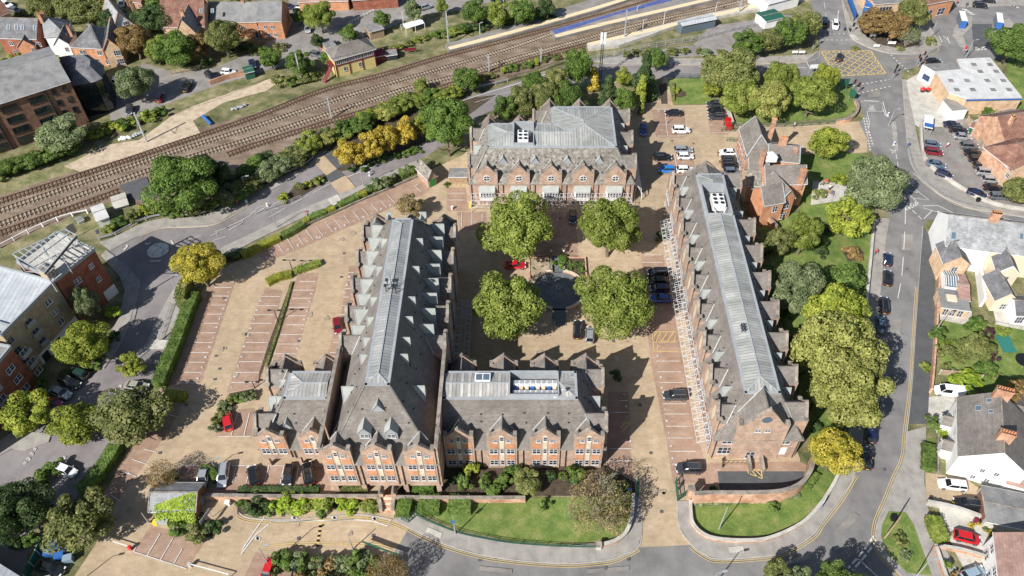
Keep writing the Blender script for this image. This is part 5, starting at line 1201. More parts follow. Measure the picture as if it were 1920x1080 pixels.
gab(vh,(1441,299),(1498,304),7.5,6.5,9.4,(),ridge='u',wall='brick_old')
th_,fr_,F_=gab(vh,(1403,290),(1450,290),7.6,10,11.0,(),wall='brick_old',hipL=1)
for u in(2,4.2,6.4,8.6):
 for z in(1.2,4.8):window(F_[3],vh,u,z,1.0,1.9,.02,cols=1)
gab(vh,(1405,322),(1441,322),6.4,5,8.6,(),wall='brick_old',ridge='u')
fr0=Fr((0,0),(1,0))
for(px,py,z0,z1,w_,d_,n_)in((1453,222,6,13.0,.9,.7,2),(1470,258,6,11.5,1.7,.8,5),(1508,318,5,10.6,1.3,.8,3),(1432,285,6,11,.7,1.6,0),(1492,280,6,9.4,.7,1.2,0)):
 p=at(px,py,z1);chimney_stack(vh,fr0,p.x,-(-p.y)*-1 if False else-p.y*-1*1,z0,z1,w_,d_,n_)if False else None
 m=MB();m.box((p.x,p.y,(z0+z1)/2),(w_,d_,z1-z0));m.box((p.x,p.y,z1-.1),(w_+.2,d_+.2,.25));cc=m.build('chimney',M['brick_old'],vh)
 for i in range(n_):
  q=MB();t=(i-(n_-1)/2)*max(w_,d_)*.85/n_;x,y=(p.x+t,p.y)if w_>d_ else(p.x,p.y+t)
  q.tube((x,y,z1),(x,y,z1+.4),.12,.1,7);q.build('chimney_pot',M['terracotta'],cc)
m=MB();p=at(1447,290,10.2);m.box((p.x,p.y,9.4),(2.4,1.8,1.4));
n=len(m.v);pts=[(p.x-1.3,p.y-1,10.1),(p.x+1.3,p.y-1,10.1),(p.x+1.3,p.y+1,10.1),(p.x-1.3,p.y+1,10.1)]
for i in range(4):m.face([pts[i],pts[(i+1)%4],(p.x,p.y,11.1)])
m.build('roof_lantern',M['white_paint'],vh)
house('link_building','low tan brick link with mossy roof between long hall and Victorian house',(1402,347),(1432,347),5.2,5.5,7.2,'brick_tan','slate_moss',wins=((0,3.0,3.2,1.5,.9),),cat='link building')
gz=4.6
P=[at(x,y,gz)for x,y in[(1754,135),(1779,175),(1812,186),(1916,184),(1856,109),(1794,112),(1802,131)]]
c=sum(P,Vector())/len(P);th=thing('garage_workshop','car repair garage with big white sheet roof and grey skylight panels','garage',(c.x,c.y,0))
m=MB();m.extrude([(p.x,p.y,0)for p in P],(0,0,gz-.02));m.build('wall',M['brick_tan'],th)
m=MB();m.extrude([(p.x,p.y,gz)for p in P],(0,0,.25));m.build('roof',M['white_roof'],th)
for(x,y)in((1783,151),(1813,151),(1851,151),(1881,151),(1794,168),(1824,168),(1862,168),(1892,168),(1826,121),(1856,121),(1838,134),(1868,134)):
 p=at(x,y,gz+.3);m=MB();m.box((p.x,p.y,gz+.32),(1.3,1.4,.12));m.build('rooflight',M['felt'],th)
m=MB();a=at(1779,177,gz-1.4);b=at(1754,137,gz-1.4);fr=Fr((b.x,b.y),(a.x,a.y));fr.box(m,fr.L*.5,.05,1.7,fr.L*.62,.08,3.2);m.build('workshop_door',M['black_paint'],th)
m=MB();a=at(1812,187,gz);b=at(1916,185,gz);m.bar((a.x,a.y,gz-.15),(b.x,b.y,gz-.15),.15,.35);m.build('gutter',M['blue_paint'],th)
P=[at(x,y,4.3)for x,y in[(1730,121),(1752,134),(1802,131),(1794,117)]];c=sum(P,Vector())/4
th=thing('garage_office','white rendered garage office with dark flat roof beside the junction','garage',(c.x,c.y,0))
m=MB();m.extrude([(p.x,p.y,0)for p in P],(0,0,4.28));m.build('wall',M['render_white'],th)
m=MB();m.extrude([(p.x,p.y,4.3)for p in P],(0,0,.15));m.build('roof',M['felt'],th)
fr=Fr((P[0].x,P[0].y),(P[1].x,P[1].y));window(fr,th,fr.L*.62,.9,2.2,1.5,.02,cols=2,frame='blue_paint')
P=[at(x,y,3.0)for x,y in[(1768,188),(1785,208),(1815,205),(1800,196),(1782,182)]];c=sum(P,Vector())/5
th=thing('garage_lean_to','white rendered lean-to with roller door beside the workshop','garage',(c.x,c.y,0))
m=MB();m.extrude([(p.x,p.y,0)for p in P],(0,0,3));m.build('wall',M['render_white'],th)
m=MB();m.extrude([(p.x,p.y,3.02)for p in P],(0,0,.15));m.build('roof',M['asphalt_old'],th)
house('terraced_house','tan brick house with brown-red roof beside the right-hand car park',(1868,286),(1896,320),5.4,8,8.0,'brick_tan','tile_red',ridge='u',wins=((0,1.5,3.2,1.0,1.2),(0,4,3.2,1.0,1.2),(0,6.6,3.2,1.0,1.2)))
house('terraced_house','pinkish brick house with red hipped roof at right edge',(1900,318),(1960,300),5.6,9,8.6,'brick_wall','tile_red',hipL=1,wins=((0,2.4,3.2,1.2,1.3),(0,2.2,.8,1.4,1.3),(0,6,3.2,1.2,1.3)))
house('terraced_house','tall red tiled house at right edge above the tan brick house',(1884,262),(1960,250),5.6,10,8.8,'brick_wall','tile_red',chims=((2.4,3,7,10,.8,.8,2),))
house('garden_shed','cream playhouse with dark roof in the garden behind the garage',(1884,223),(1908,218),1.9,3,3.0,'render_cream','slate_dark',cat='shed')
house('garden_shed','green garden shed with rusty roof beside the fence',(1820,237),(1836,243),2.0,2.6,2.6,'green_paint','tile_red',cat='shed')
ez=6.4
th,fr,F=house('end_terrace','end terrace with tall white gable wall and mottled slate roof by the junction',(1774,459),(1858,470),ez,10.5,10.2,'render_white','slate_blue',wins=(),chims=((fr.L if False else 8.6,5.2,9,12.4,1.8,.9,5),),skylights=((0,1.2,1.0,1.0,1.2),))
house('terraced_house','cream rendered mid terrace with slate roof and two pairs of skylights',(1859,470),(1990,486),ez,10.5,10.2,'render_cream','slate_blue',wins=((0,1.6,3.6,1.5,1.4,3),),skylights=((0,5.5,2.4,.8,1.0),(0,6.6,2.4,.8,1.0),(0,8.4,1.0,.8,1.1),(0,9.5,1.0,.8,1.1)))
house('rear_extension','tan brick gabled extension behind the white end terrace',(1771,493),(1818,495),5.0,5.5,7.0,'brick_tan','slate_dark',ridge='v',wins=((0,2.6,2.8,1.2,1.2),),cat='extension')
th,fr,F=house('conservatory','white framed glass conservatory roof behind the tan brick extension',(1774,535),(1797,538),2.8,4.2,3.4,'render_white','pane_blue',cat='conservatory')
m=MB()
for i in range(6):
 m.bar(fr.p(fr.L*i/5,.1,2.95),fr.p(fr.L*i/5,-2.1,3.6),.1)
 m.bar(fr.p(fr.L*i/5,-4.3,2.95),fr.p(fr.L*i/5,-2.1,3.6),.1)
m.build('glazing_bars',M['white_paint'],th)
house('rear_extension','low extension with red tiled lean-to roof beside the conservatory',(1799,560),(1818,563),2.8,7.0,3.6,'brick_tan','tile_pink',cat='extension')
th,fr,F=house('garden_room','grey flat-roofed garden room with white window front and square lantern',(1765,575),(1818,582),2.6,4.8,2.8,'brick_tan','felt',cat='garden room',wins=((0,1.2,.4,1.0,1.8,2),(0,2.6,.4,1.0,1.8,2),(0,4,.4,1.0,1.8,2)))
m=MB();fr.box(m,2.2,-2.4,3.0,1.9,1.7,.3);m.build('roof_lantern',M['render_cream'],th)
house('rear_extension','cream gabled extension with black slate roof and side skylight',(1872,510),(1911,514),5.0,5.5,7.0,'render_cream','slate_dark',ridge='v',verge='white_paint',wins=((0,2,2.8,1.2,1.2),),cat='extension')
house('rear_extension','lower cream extension with grey slate roof and patio',(1868,562),(1908,562),3.4,6.5,5.4,'render_cream','slate_dark',ridge='v',wins=((0,2.4,.6,1.6,1.6,3),),cat='extension')
house('garden_outbuilding','white framed outbuilding at right edge beyond the patio',(1906,590),(1960,592),3,5,4.4,'render_white','slate_dark',wins=((0,1.2,.6,1.6,1.8,3),),cat='outbuilding')
m=MB();a=at(1826,475,0);b=at(1838,575,0);m.bar((a.x,a.y,1.3),(b.x,b.y,1.3),.5,2.6);m.build_at('party_wall',M['render_white'],'tall white party wall running down between the two terrace gardens','wall')
sz=5.8
a=at(1797,745,sz);b=at(1799,855,sz);th,fr,F=house('white_house','white rendered semi-detached house with brown tiled roof, skylights and two chimney stacks',(a.x,a.y),(b.x,b.y),sz,10.5,9.8,'render_white','slate',world=True,wins=((0,2.2,3.4,1.0,1.1),(0,6.4,3.4,1.0,1.1),(1,4.4,3.2,.8,1.0),(1,6.6,3.2,.8,1.0),(1,3.8,.8,.8,1.0),(1,6.0,.8,.8,1.0)),chims=((.6,5.4,8.5,11.6,.9,2.6,0),(9.6,5.4,8.5,11.6,.9,2.2,0)),skylights=((0,3.0,2.0,1.1,.8),(0,1.6,3.4,.8,.7),(0,4.0,3.6,.7,.6)))
for u,w_ in((.6,6),(9.6,5)):
 for i in range(w_):
  q=MB();p=fr.p(u,-5.4+(i-(w_-1)/2)*.42,11.6);q.tube(p,p+Vector((0,0,.45)),.14,.11,8);q.build('chimney_pot',M['terracotta'],th)
for u,ww in((3.4,1.8),(8.6,2.0)):
 f2=Fr(fr.p(u-ww/2,1.6,0),fr.p(u+ww/2,1.6,0));house('','',tuple(f2.a.xy),tuple((f2.a+f2.t*f2.L).xy),2.7,1.6,3.9,'render_white','slate',ridge='v',parent=th,world=True,wins=((0,ww/2,.8,1.0,1.2),),ov=.15)
house('rear_outbuilding','grey roofed rear wing behind the white semi',(1900,805),(1960,822),3.5,8,5.2,'render_white','slate',cat='outbuilding')
house('rear_extension','pinkish-roofed low extension beside the white gable',(1888,905),(1960,925),2.6,5,3.8,'render_white','tile_pink',cat='extension')
th,fr,F=house('long_garage','long low garage with pale corrugated roof and brown timber doors',(1850,976),(1985,1004),2.5,6.2,3.0,'concrete','felt',cat='garage')
m=MB();F[3].box(m,3.1,.08,1.2,5.0,.1,2.3);m.build('timber_door',M['tile_red'],th)
a=at(1866,1000,5.0);b=at(1880,1125,5.0);th,fr,F=house('bungalow','house with large faded red roof and white bay windows, bottom right corner',(a.x,a.y),(b.x,b.y),5.0,14,9.2,'render_white','tile_pink',world=True,ridge='u',wins=((0,2,3.0,1.4,1.2),(0,2,.7,1.6,1.5),(0,6,.6,2.2,1.7,3),(0,6,3.0,2.0,1.2,3),(0,10,.6,2.2,1.7,3)))
th,fr,F=house('corner_shop','modern shop with brick piers and glass front behind the brown trees',(1640,8),(1700,4),4.5,10,5.0,'brick_tan','felt',wins=((0,4,.5,4,3,4),(0,10,.5,4,3,4)),cat='shop')
th,fr,F=house('parade_shop','orange brick shop on the corner by the outdoor cafe tables',(1735,8),(1790,-2),5,12,8,'brick_orange','tile_red',wins=((0,2.5,.5,2.5,2.2),(0,7,.5,2.5,2.2)),cat='shop')
house('blue_kiosk','bright blue box-shaped kiosk at the top edge',(1622,12),(1634,14),3.6,4,3.8,'blue_paint','blue_paint',cat='kiosk')
house('station_shelter','white-roofed station building at the top right of the tracks',(1440,8),(1500,-8),3.5,9,4.0,'render_white','white_roof',cat='station building')
house('container_hut','green and white container hut beside the turning circle',(1436,40),(1470,32),2.6,5,2.8,'render_white','green_paint',cat='container')
house('platform_shelter','long glazed platform shelter with pale ribbed roof',(1279,48),(1343,35),2.9,2.6,3.1,'pane_blue','corr_white',cat='shelter')
m=MB();a=at(1578,-8,0);b=at(1597,42,0);m.bar((a.x,a.y,.7),(b.x,b.y,.7),.5,1.4);m.build_at('bridge_parapet',M['coping'],'stone bridge parapet beside the road at top right','parapet wall')
m=MB();a=at(1584,-8,0);b=at(1601,38,0);m.bar((a.x,a.y,1.2),(b.x,b.y,1.2),.3,2.4);m.build_at('hoarding',M['blue_paint'],'blue-white hoarding panel next to the bridge parapet','hoarding')
prism('corner_roof','pale blue-grey roof corner showing at the bottom left edge',[(-80,1010),(34,1082),(-10,1150),(-120,1090)],4,4.4,'render_white','corr_white','outbuilding')
rt=random.Random(11)
def quad(V,F,c,nrm,s):
 n=Vector(nrm).normalized();u=n.orthogonal().normalized();a=rt.uniform(0,6.283);w=n.cross(u)
 u2=u*math.cos(a)+w*math.sin(a);w2=n.cross(u2);k=len(V);b=s*rt.uniform(.45,.8)
 for x,y in((-1,-.7),(.2,-1),(1,.5),(-.3,1)):V.append(c+u2*(x*s*.5)+w2*(y*b*.5)+n*(rt.uniform(-.1,.1)*s))
 F.append((k,k+1,k+2,k+3))
def crown(name,R,H,nl,nleaf,ls,mat,kind='round',seed=1,clear=.15):
 rt.seed(seed);V=[];F=[];lobes=[]
 zc=H*(.5+clear/2);hz=H*(1-clear)/2
 for i in range(nl):
  if kind=='cone':
   t=rt.random()**.8;z=H*clear+(H*(1-clear))*t;rr=R*(1-t)*.75+.1;a=rt.uniform(0,6.283);q=rr*rt.uniform(.3,1)
   lobes.append((Vector((q*math.cos(a),q*math.sin(a),z)),R*(.42-.27*t)))
  elif kind=='column':
   t=rt.random();a=rt.uniform(0,6.283);rr=R*.45*math.sin(math.pi*min(.95,.25+t*.75));lobes.append((Vector((rr*math.cos(a),rr*math.sin(a),H*(clear+(1-clear)*t*.92))),R*.5))
  else:
   while True:
    d=Vector((rt.uniform(-1,1),rt.uniform(-1,1),rt.uniform(-.9,1)))
    if .25<d.length<1:break
   d=d.normalized()*rt.uniform(.42,.88)
   if d.z<-.35:d.z*=.6
   r=R*rt.uniform(.18,.38);lobes.append((Vector((d.x*R,d.y*R,zc+d.z*hz)),r))
 k=0;tries=0
 while k<nleaf and tries<nleaf*5:
  tries+=1
  c,r=lobes[rt.randrange(len(lobes))]
  d=Vector((rt.gauss(0,1),rt.gauss(0,1),rt.gauss(0,1)+.35)).normalized();rad=r*(1-abs(rt.gauss(0,.16)))
  sq=min(1.0,hz/R*.9)if kind=='round' else 1.0
  p=c+Vector((d.x*rad,d.y*rad,d.z*rad*max(sq,.55)))
  inside=0
  for c2,r2 in lobes:
   if(p-c2).length<r2*.72:inside+=1
  if inside>0 and rt.random()<.8:continue
  nd=(d+Vector((rt.uniform(-.8,.8),rt.uniform(-.8,.8),rt.uniform(-.4,.9))));quad(V,F,p,nd,ls*rt.uniform(.7,1.35));k+=1
 for i in range(int(nleaf*.05)):
  c,r=lobes[rt.randrange(len(lobes))];d=Vector((rt.gauss(0,1),rt.gauss(0,1),rt.gauss(0,.8)+.2)).normalized();p=c+d*r*rt.uniform(1.0,1.18);quad(V,F,p,d+Vector((0,0,.5)),ls)
 me=bpy.data.meshes.new(name);me.from_pydata([tuple(v)for v in V],[],F);me.materials.append(M[mat]);me.update();return me
def trunk(name,H,R,r0,mat='bark',n=7,seed=1,top=.75):
 rr=random.Random(seed);m=MB();p=Vector((0,0,-.1));pts=[p];q=5
 for i in range(q):p=p+Vector((rr.uniform(-.06,.06)*R,rr.uniform(-.06,.06)*R,H*top/q));pts.append(p)
 for i in range(q):m.tube(pts[i],pts[i+1],r0*(1-.8*i/q),r0*(1-.8*(i+1)/q),7)
 for i in range(n):
  j=rr.randrange(1,q);a=rr.uniform(0,6.283);s=pts[j];e=s+Vector((math.cos(a)*R*.6,math.sin(a)*R*.6,H*rr.uniform(.12,.3)))
  md=s.lerp(e,.5)+Vector((0,0,-.05*H));m.tube(s,md,r0*.42,r0*.3,5);m.tube(md,e,r0*.3,r0*.1,5)
 return m.mesh(name,M[mat])
def bare(name,H,R,seed,mat='bark_pale',n=60):
 """branching twig tree"""
 rr=random.Random(seed);m=MB()
 def grow(p,d,L,r,dep):
  e=p+d*L;m.tube(p,e,r,r*.6,5 if dep<2 else 3,cap=False)
  if dep==0:return
  for i in range(3 if dep>1 else 4):
   nd=(d+Vector((rr.uniform(-.9,.9),rr.uniform(-.9,.9),rr.uniform(-.15,.45)))).normalized();grow(p.lerp(e,rr.uniform(.45,1)),nd,L*rr.uniform(.6,.82),r*.55,dep-1)
 for i in range(6):
  a=6.283*i/6+rr.uniform(-.3,.3);grow(Vector((0,0,.4)),Vector((math.cos(a)*.75,math.sin(a)*.75,.8)).normalized(),H*.40,.11,4)
 m.tube((0,0,-.1),(0,0,H*.3),.2,.14,7)
 return m.mesh(name,M[mat])
PROTO={}
def protos(key,n,*a,**k):
 PROTO[key]=[crown('crown',*a,seed=100+i*7+len(key)*13+hash_(key),**k)for i in range(n)]
def hash_(s):return sum(ord(c)*(i+3)for i,c in enumerate(s))%997
protos('L',4,6.0,12.0,60,20000,.36,'lf_green',clear=.18)
protos('M',4,3.6,8.0,38,8000,.32,'lf_green',clear=.15)
protos('S',4,1.6,2.6,16,1300,.30,'lf_green',clear=.0)
protos('C',2,3.0,11.0,60,4500,.42,'lf_green',kind='cone',clear=.05)
protos('K',2,1.2,7.0,24,1600,.32,'lf_green',kind='column',clear=.03)
protos('T',2,5.2,7.5,70,4000,.25,'lf_brown',clear=.2)
PD={'L':(6.0,12.0),'M':(3.6,8.0),'S':(1.6,2.6),'C':(3.0,11.0),'K':(1.2,7.0),'T':(5.2,7.5)}
TR={'L':[trunk('trunk',12,6,.38,seed=i)for i in(1,2)],'M':[trunk('trunk',8,3.6,.22,seed=i)for i in(3,4)],'S':[trunk('trunk',2.6,1.4,.07,seed=5,n=4)],'C':[trunk('trunk',11,2,.25,seed=6,n=3,top=.9)],'K':[trunk('trunk',7,.6,.12,seed=7,n=2,top=.85)],'T':[bare('trunk',7.5,5,8),bare('trunk',7.5,5,9)]}
base_mats={}
def plant(px,py,rp,h,sp,label,cat='tree',cls=None,name=None,group=None,trunkmat=None,world=None,leafy=True):
 if h>=4:h*=1.12
 zc=h*.56
 if cls is None:cls='L' if h>=9.5 else('M' if h>=4 else 'S')
 if world is None:c=at(px,py,zc)
 else:c=Vector((world[0],world[1],0))
 dist=math.sqrt(c.x**2+c.y**2+(CAM_H-zc)**2);R=rp*dist*math.cos(math.atan2(py-540,FOC))*.97/FOC if world is None else rp
 pr,ph=PD[cls];c0=rt.random()
 nm=name or{'tree':'tree','shrub':'shrub','conifer':'conifer'}.get(cat,'tree')
 t=thing(nm,label,cat,(c.x,c.y,0),rt.uniform(0,6.283),group)
 s=(R/pr*rt.uniform(.95,1.05),R/pr*rt.uniform(.95,1.05),h/ph)
 me=PROTO[cls][rt.randrange(len(PROTO[cls]))]
 o=bpy.data.objects.new('crown',me);COL.objects.link(o);o.parent=t;o.scale=s;o.material_slots[0].link='OBJECT';o.material_slots[0].material=M[sp]
 if cls!='S':
  tm=TR[cls][rt.randrange(len(TR[cls]))];o2=bpy.data.objects.new('trunk',tm);COL.objects.link(o2);o2.parent=t;o2.scale=s
 return t
rt.seed(5)
P_=plant
P_(966,424,68,14,'lf_plane','rounded yellow-green plane tree, upper left of the four in the courtyard',group='courtyard plane trees',cls='L')
P_(1145,425,62,14,'lf_plane','rounded yellow-green plane tree, upper right of the four in the courtyard',group='courtyard plane trees',cls='L')
P_(957,577,72,14,'lf_plane','rounded yellow-green plane tree, lower left of the four in the courtyard',group='courtyard plane trees',cls='L')
P_(1150,570,70,14,'lf_plane','rounded yellow-green plane tree, lower right of the four in the courtyard',group='courtyard plane trees',cls='L')
for a in((1568,650,76,15,'lf_lime','broad pale lime tree, largest beside the right-hand hall'),(1592,728,74,14,'lf_lime','broad pale lime tree overhanging the parked cars on the main street'),(1562,596,56,12.5,'lf_yellow','bright yellow-green tree just above the big lime trees'),(1568,848,46,9.6,'lf_golden','golden autumn tree overhanging the black car at the street bend'),(1490,540,48,12,'lf_grey','silvery green tree close to the right-hand hall'),(1508,438,32,10,'lf_plane','upright lime-green tree below the Victorian house'),(1460,452,30,7,'lf_olive','small olive tree between the hall and the lime-green tree'),(1638,345,52,12,'lf_grey','big feathery green tree overhanging the KEEP CLEAR marking'),(1590,411,43,8,'lf_yellow','yellow-tinged round tree on the street-side lawn'),(1578,523,42,6,'lf_hedge','low spreading dark green tree on the street-side lawn'),(1552,266,37,8,'lf_yellow','round yellow-green tree beside the pedestrian entrance path'),(1372,135,52,12,'lf_olive','large olive-green tree beside the north road'),(1392,182,40,9.6,'lf_plane','yellow-green tree at the corner of the top right parking'),(1442,188,38,10,'lf_lime','pale lime tree in the middle of the corner garden'),(1462,148,32,10,'lf_plane','green-yellow tree behind the pale lime tree near the north road'),(1522,182,42,10,'lf_plane','full yellow-green tree above the green corner railings'),(1546,148,24,9,'lf_yellow','slim yellow-green tree next to the road sign at the junction'),(1085,130,28,12,'lf_green','tall green tree behind the lattice signal mast'),(980,190,33,9,'lf_olive','olive tree behind the left roof of the far hall'),(1022,186,32,9,'lf_olive','second olive tree behind the far hall'),(1062,185,30,9.6,'lf_green','green tree directly behind the highest roof of the far hall'),(1000,165,28,9,'lf_green','green tree standing between the two olive trees and the road'),(1042,160,27,9.6,'lf_olive','olive-green tree nearest the road behind the far hall'),(1172,192,24,8,'lf_green','green tree at the far right corner of the far hall'),(1232,112,20,6,'lf_green','small green tree by the north road fence'),(948,205,24,8,'lf_green','smaller tree at the back left corner of the far hall'),(838,238,50,14,'lf_green','tall dense green tree left of the far hall'),(342,345,64,13,'lf_green','very large dense green tree on the railway embankment above the bend'),(390,330,34,10,'lf_dark','darker tree joined to the right of the large embankment tree'),(375,500,45,9.6,'lf_golden','bright yellow tree by the roundabout at the car park corner'),(160,650,42,8.5,'lf_yellow','yellow-topped tree in front of the buff apartment block'),(245,686,24,5,'lf_yellow','small yellow-green tree between road and west car park'),(165,570,24,8.5,'lf_grey','grey-green birch against the deep red apartment wall'),(50,775,40,7,'lf_yellow','yellow-green tree by the lower apartment block and red car'),(142,800,42,7,'lf_yellow','middle yellow-green tree between two car park bays'),(240,785,62,8,'lf_olive','wide olive-green tree over the hedge by the silver cars'),(150,975,58,8,'lf_olive','wiry olive tree by the blue bins'),(28,955,54,9.6,'lf_dark','dark shaded tree at the lower left edge'),(770,386,27,5.5,'lf_tan','small russet tree behind the tallest hall'),(250,78,32,9,'lf_brown','brown autumn tree beside the pale grey gabled house'),(287,42,34,9.6,'lf_dark','dark green tree behind the brown autumn tree'),(293,92,26,7,'lf_plane','bright lime-green tree by the lane parking bays'),(328,92,38,9,'lf_green','green tree to the right of the bright lime-green one'),(375,85,24,7,'lf_brown','thin brownish tree in front of the mottled red roof'),(418,72,36,9.6,'lf_olive','drooping yellow-olive tree between two old houses'),(252,155,32,9.6,'lf_grey','grey-green willow between the glass annex and the lane'),(110,252,44,7,'lf_grey','whitebeam with silvery leaves in front of the brown office block'),(165,15,46,9.6,'lf_olive','olive tree behind the slate-roofed terrace'),(90,12,30,9,'lf_olive','yellowish tree at the top left behind the skylight house'),(215,40,26,9,'lf_dark','dark tree between the hipped roof and the pale grey house'),(310,5,34,8,'lf_green','green tree at the top edge left of the mottled red roof'),(598,30,28,9,'lf_plane','yellow-green conifer-like tree by the lane cars'),(560,32,16,4.5,'lf_green','small bush-like tree right of the end cottage'),(716,38,17,5.5,'lf_green','round green tree by the brown timber cabin'),(774,20,18,8,'lf_grey','grey willow at the top edge by the station path'),(655,62,20,5,'lf_green','green tree left of the brown timber cabin'),(595,77,12,5,'lf_dark','small dark conifer by the brick shed'),(508,110,22,5.5,'lf_green','green tree beside the brick wall and green container'),(562,118,30,6,'lf_green','bushy green tree below the overhead line mast'),(612,108,14,4.2,'lf_green','small tree at the foot of the signal box stairs'),(888,22,28,8,'lf_green','tall green tree by the upper platform'),(935,26,28,8,'lf_plane','yellow-green tree by the upper platform fence'),(828,12,14,5.5,'lf_plane','lime tree at top edge left of the platform trees'),(980,22,28,8,'lf_green','green tree over the station car park'),(1022,15,22,7,'lf_dark','dark tree right of the station car park trees'),(1402,82,30,7,'lf_green','leftmost green tree in the thicket by the junction'),(1440,76,28,7,'lf_olive','olive tree second in the thicket by the junction'),(1480,62,30,8,'lf_green','green tree third in the thicket by the junction'),(1512,45,28,8,'lf_olive','tree nearest the bridge road in the junction thicket'),(875,150,29,6,'lf_green','bright rounded tree between track and road'),(1640,42,33,8,'lf_brown','left brown tree on the junction island'),(1674,48,33,8,'lf_brown','right brown tree on the junction island'),(1712,25,30,9,'lf_olive','green-brown tree behind the junction island'),(1898,82,42,10,'lf_hedge','dense round green tree behind the garage'),(1910,355,28,6,'lf_olive','olive tree at right edge below the car park'),(1832,652,28,5,'lf_olive','pale variegated tree in the middle of the back garden'),(1912,742,32,6,'lf_brown','copper red tree in the garden right of the white semi'),(1085,205,22,6,'lf_dark','dark tree squeezed behind the far hall chimneys'),(450,10,24,7,'lf_olive','olive tree at the top edge behind the cottages'),(1455,1075,26,5,'lf_olive','olive tree at the bottom edge on the main road verge'),(1565,1085,34,7,'lf_hedge','green tree at the bottom edge casting the long road shadow'),(1500,1092,30,6.5,'lf_grey','grey-green tree between the two bottom-edge trees'),):P_(*a)
for a in((1210,135,29,12,'lf_dark','tall drooping conifer beside the north road lamp'),(1140,175,30,10,'lf_dark','blue-green conifer right of the golden sapling'),):P_(*a,cat='conifer',cls='C')
P_(1203,168,12,8.5,'lf_yellow','slender golden conifer column by the corner lawn path',cat='conifer',cls='K')
P_(1203,195,8,5,'lf_plane','short green column conifer below the golden one',cat='conifer',cls='K')
P_(1113,148,13,7,'lf_gold','narrow golden sapling behind the far hall',cls='K')
P_(1168,145,17,5,'lf_yellow','small yellow-green tree between two conifers')
P_(1337,165,22,5,'lf_yellow','small yellow tree beside the large olive-green tree')
for x,y,r,l in((655,287,31,'leftmost of the golden trees in a row by the slip road'),(690,276,28,'second golden tree in the row by the slip road'),(726,260,29,'third golden tree in the row by the slip road'),(760,246,27,'rightmost golden tree in the row by the slip road')):
 P_(x,y,r,7.5,'lf_gold',l,group='golden trees along the slip road')
P_(790,234,20,7,'lf_yellow','yellow-green tree closing the golden row')
t=P_(1122,948,66,8,'lf_tan','wiry brown almost leafless tree on the front lawn',cls='T')
t=P_(300,892,30,5,'lf_brown','sparse reddish tree behind the gate lodge',cls='T')
t=P_(1705,66,22,6,'lf_grey','pale bare tree on the junction island',cls='T')
t=P_(728,1078,40,6.5,'lf_brown','thin brown tree at the bottom edge beside the long sign board',cls='T')
P_(1600,1140,60,10,'lf_hedge','broad tree below the bottom edge shading the side road')
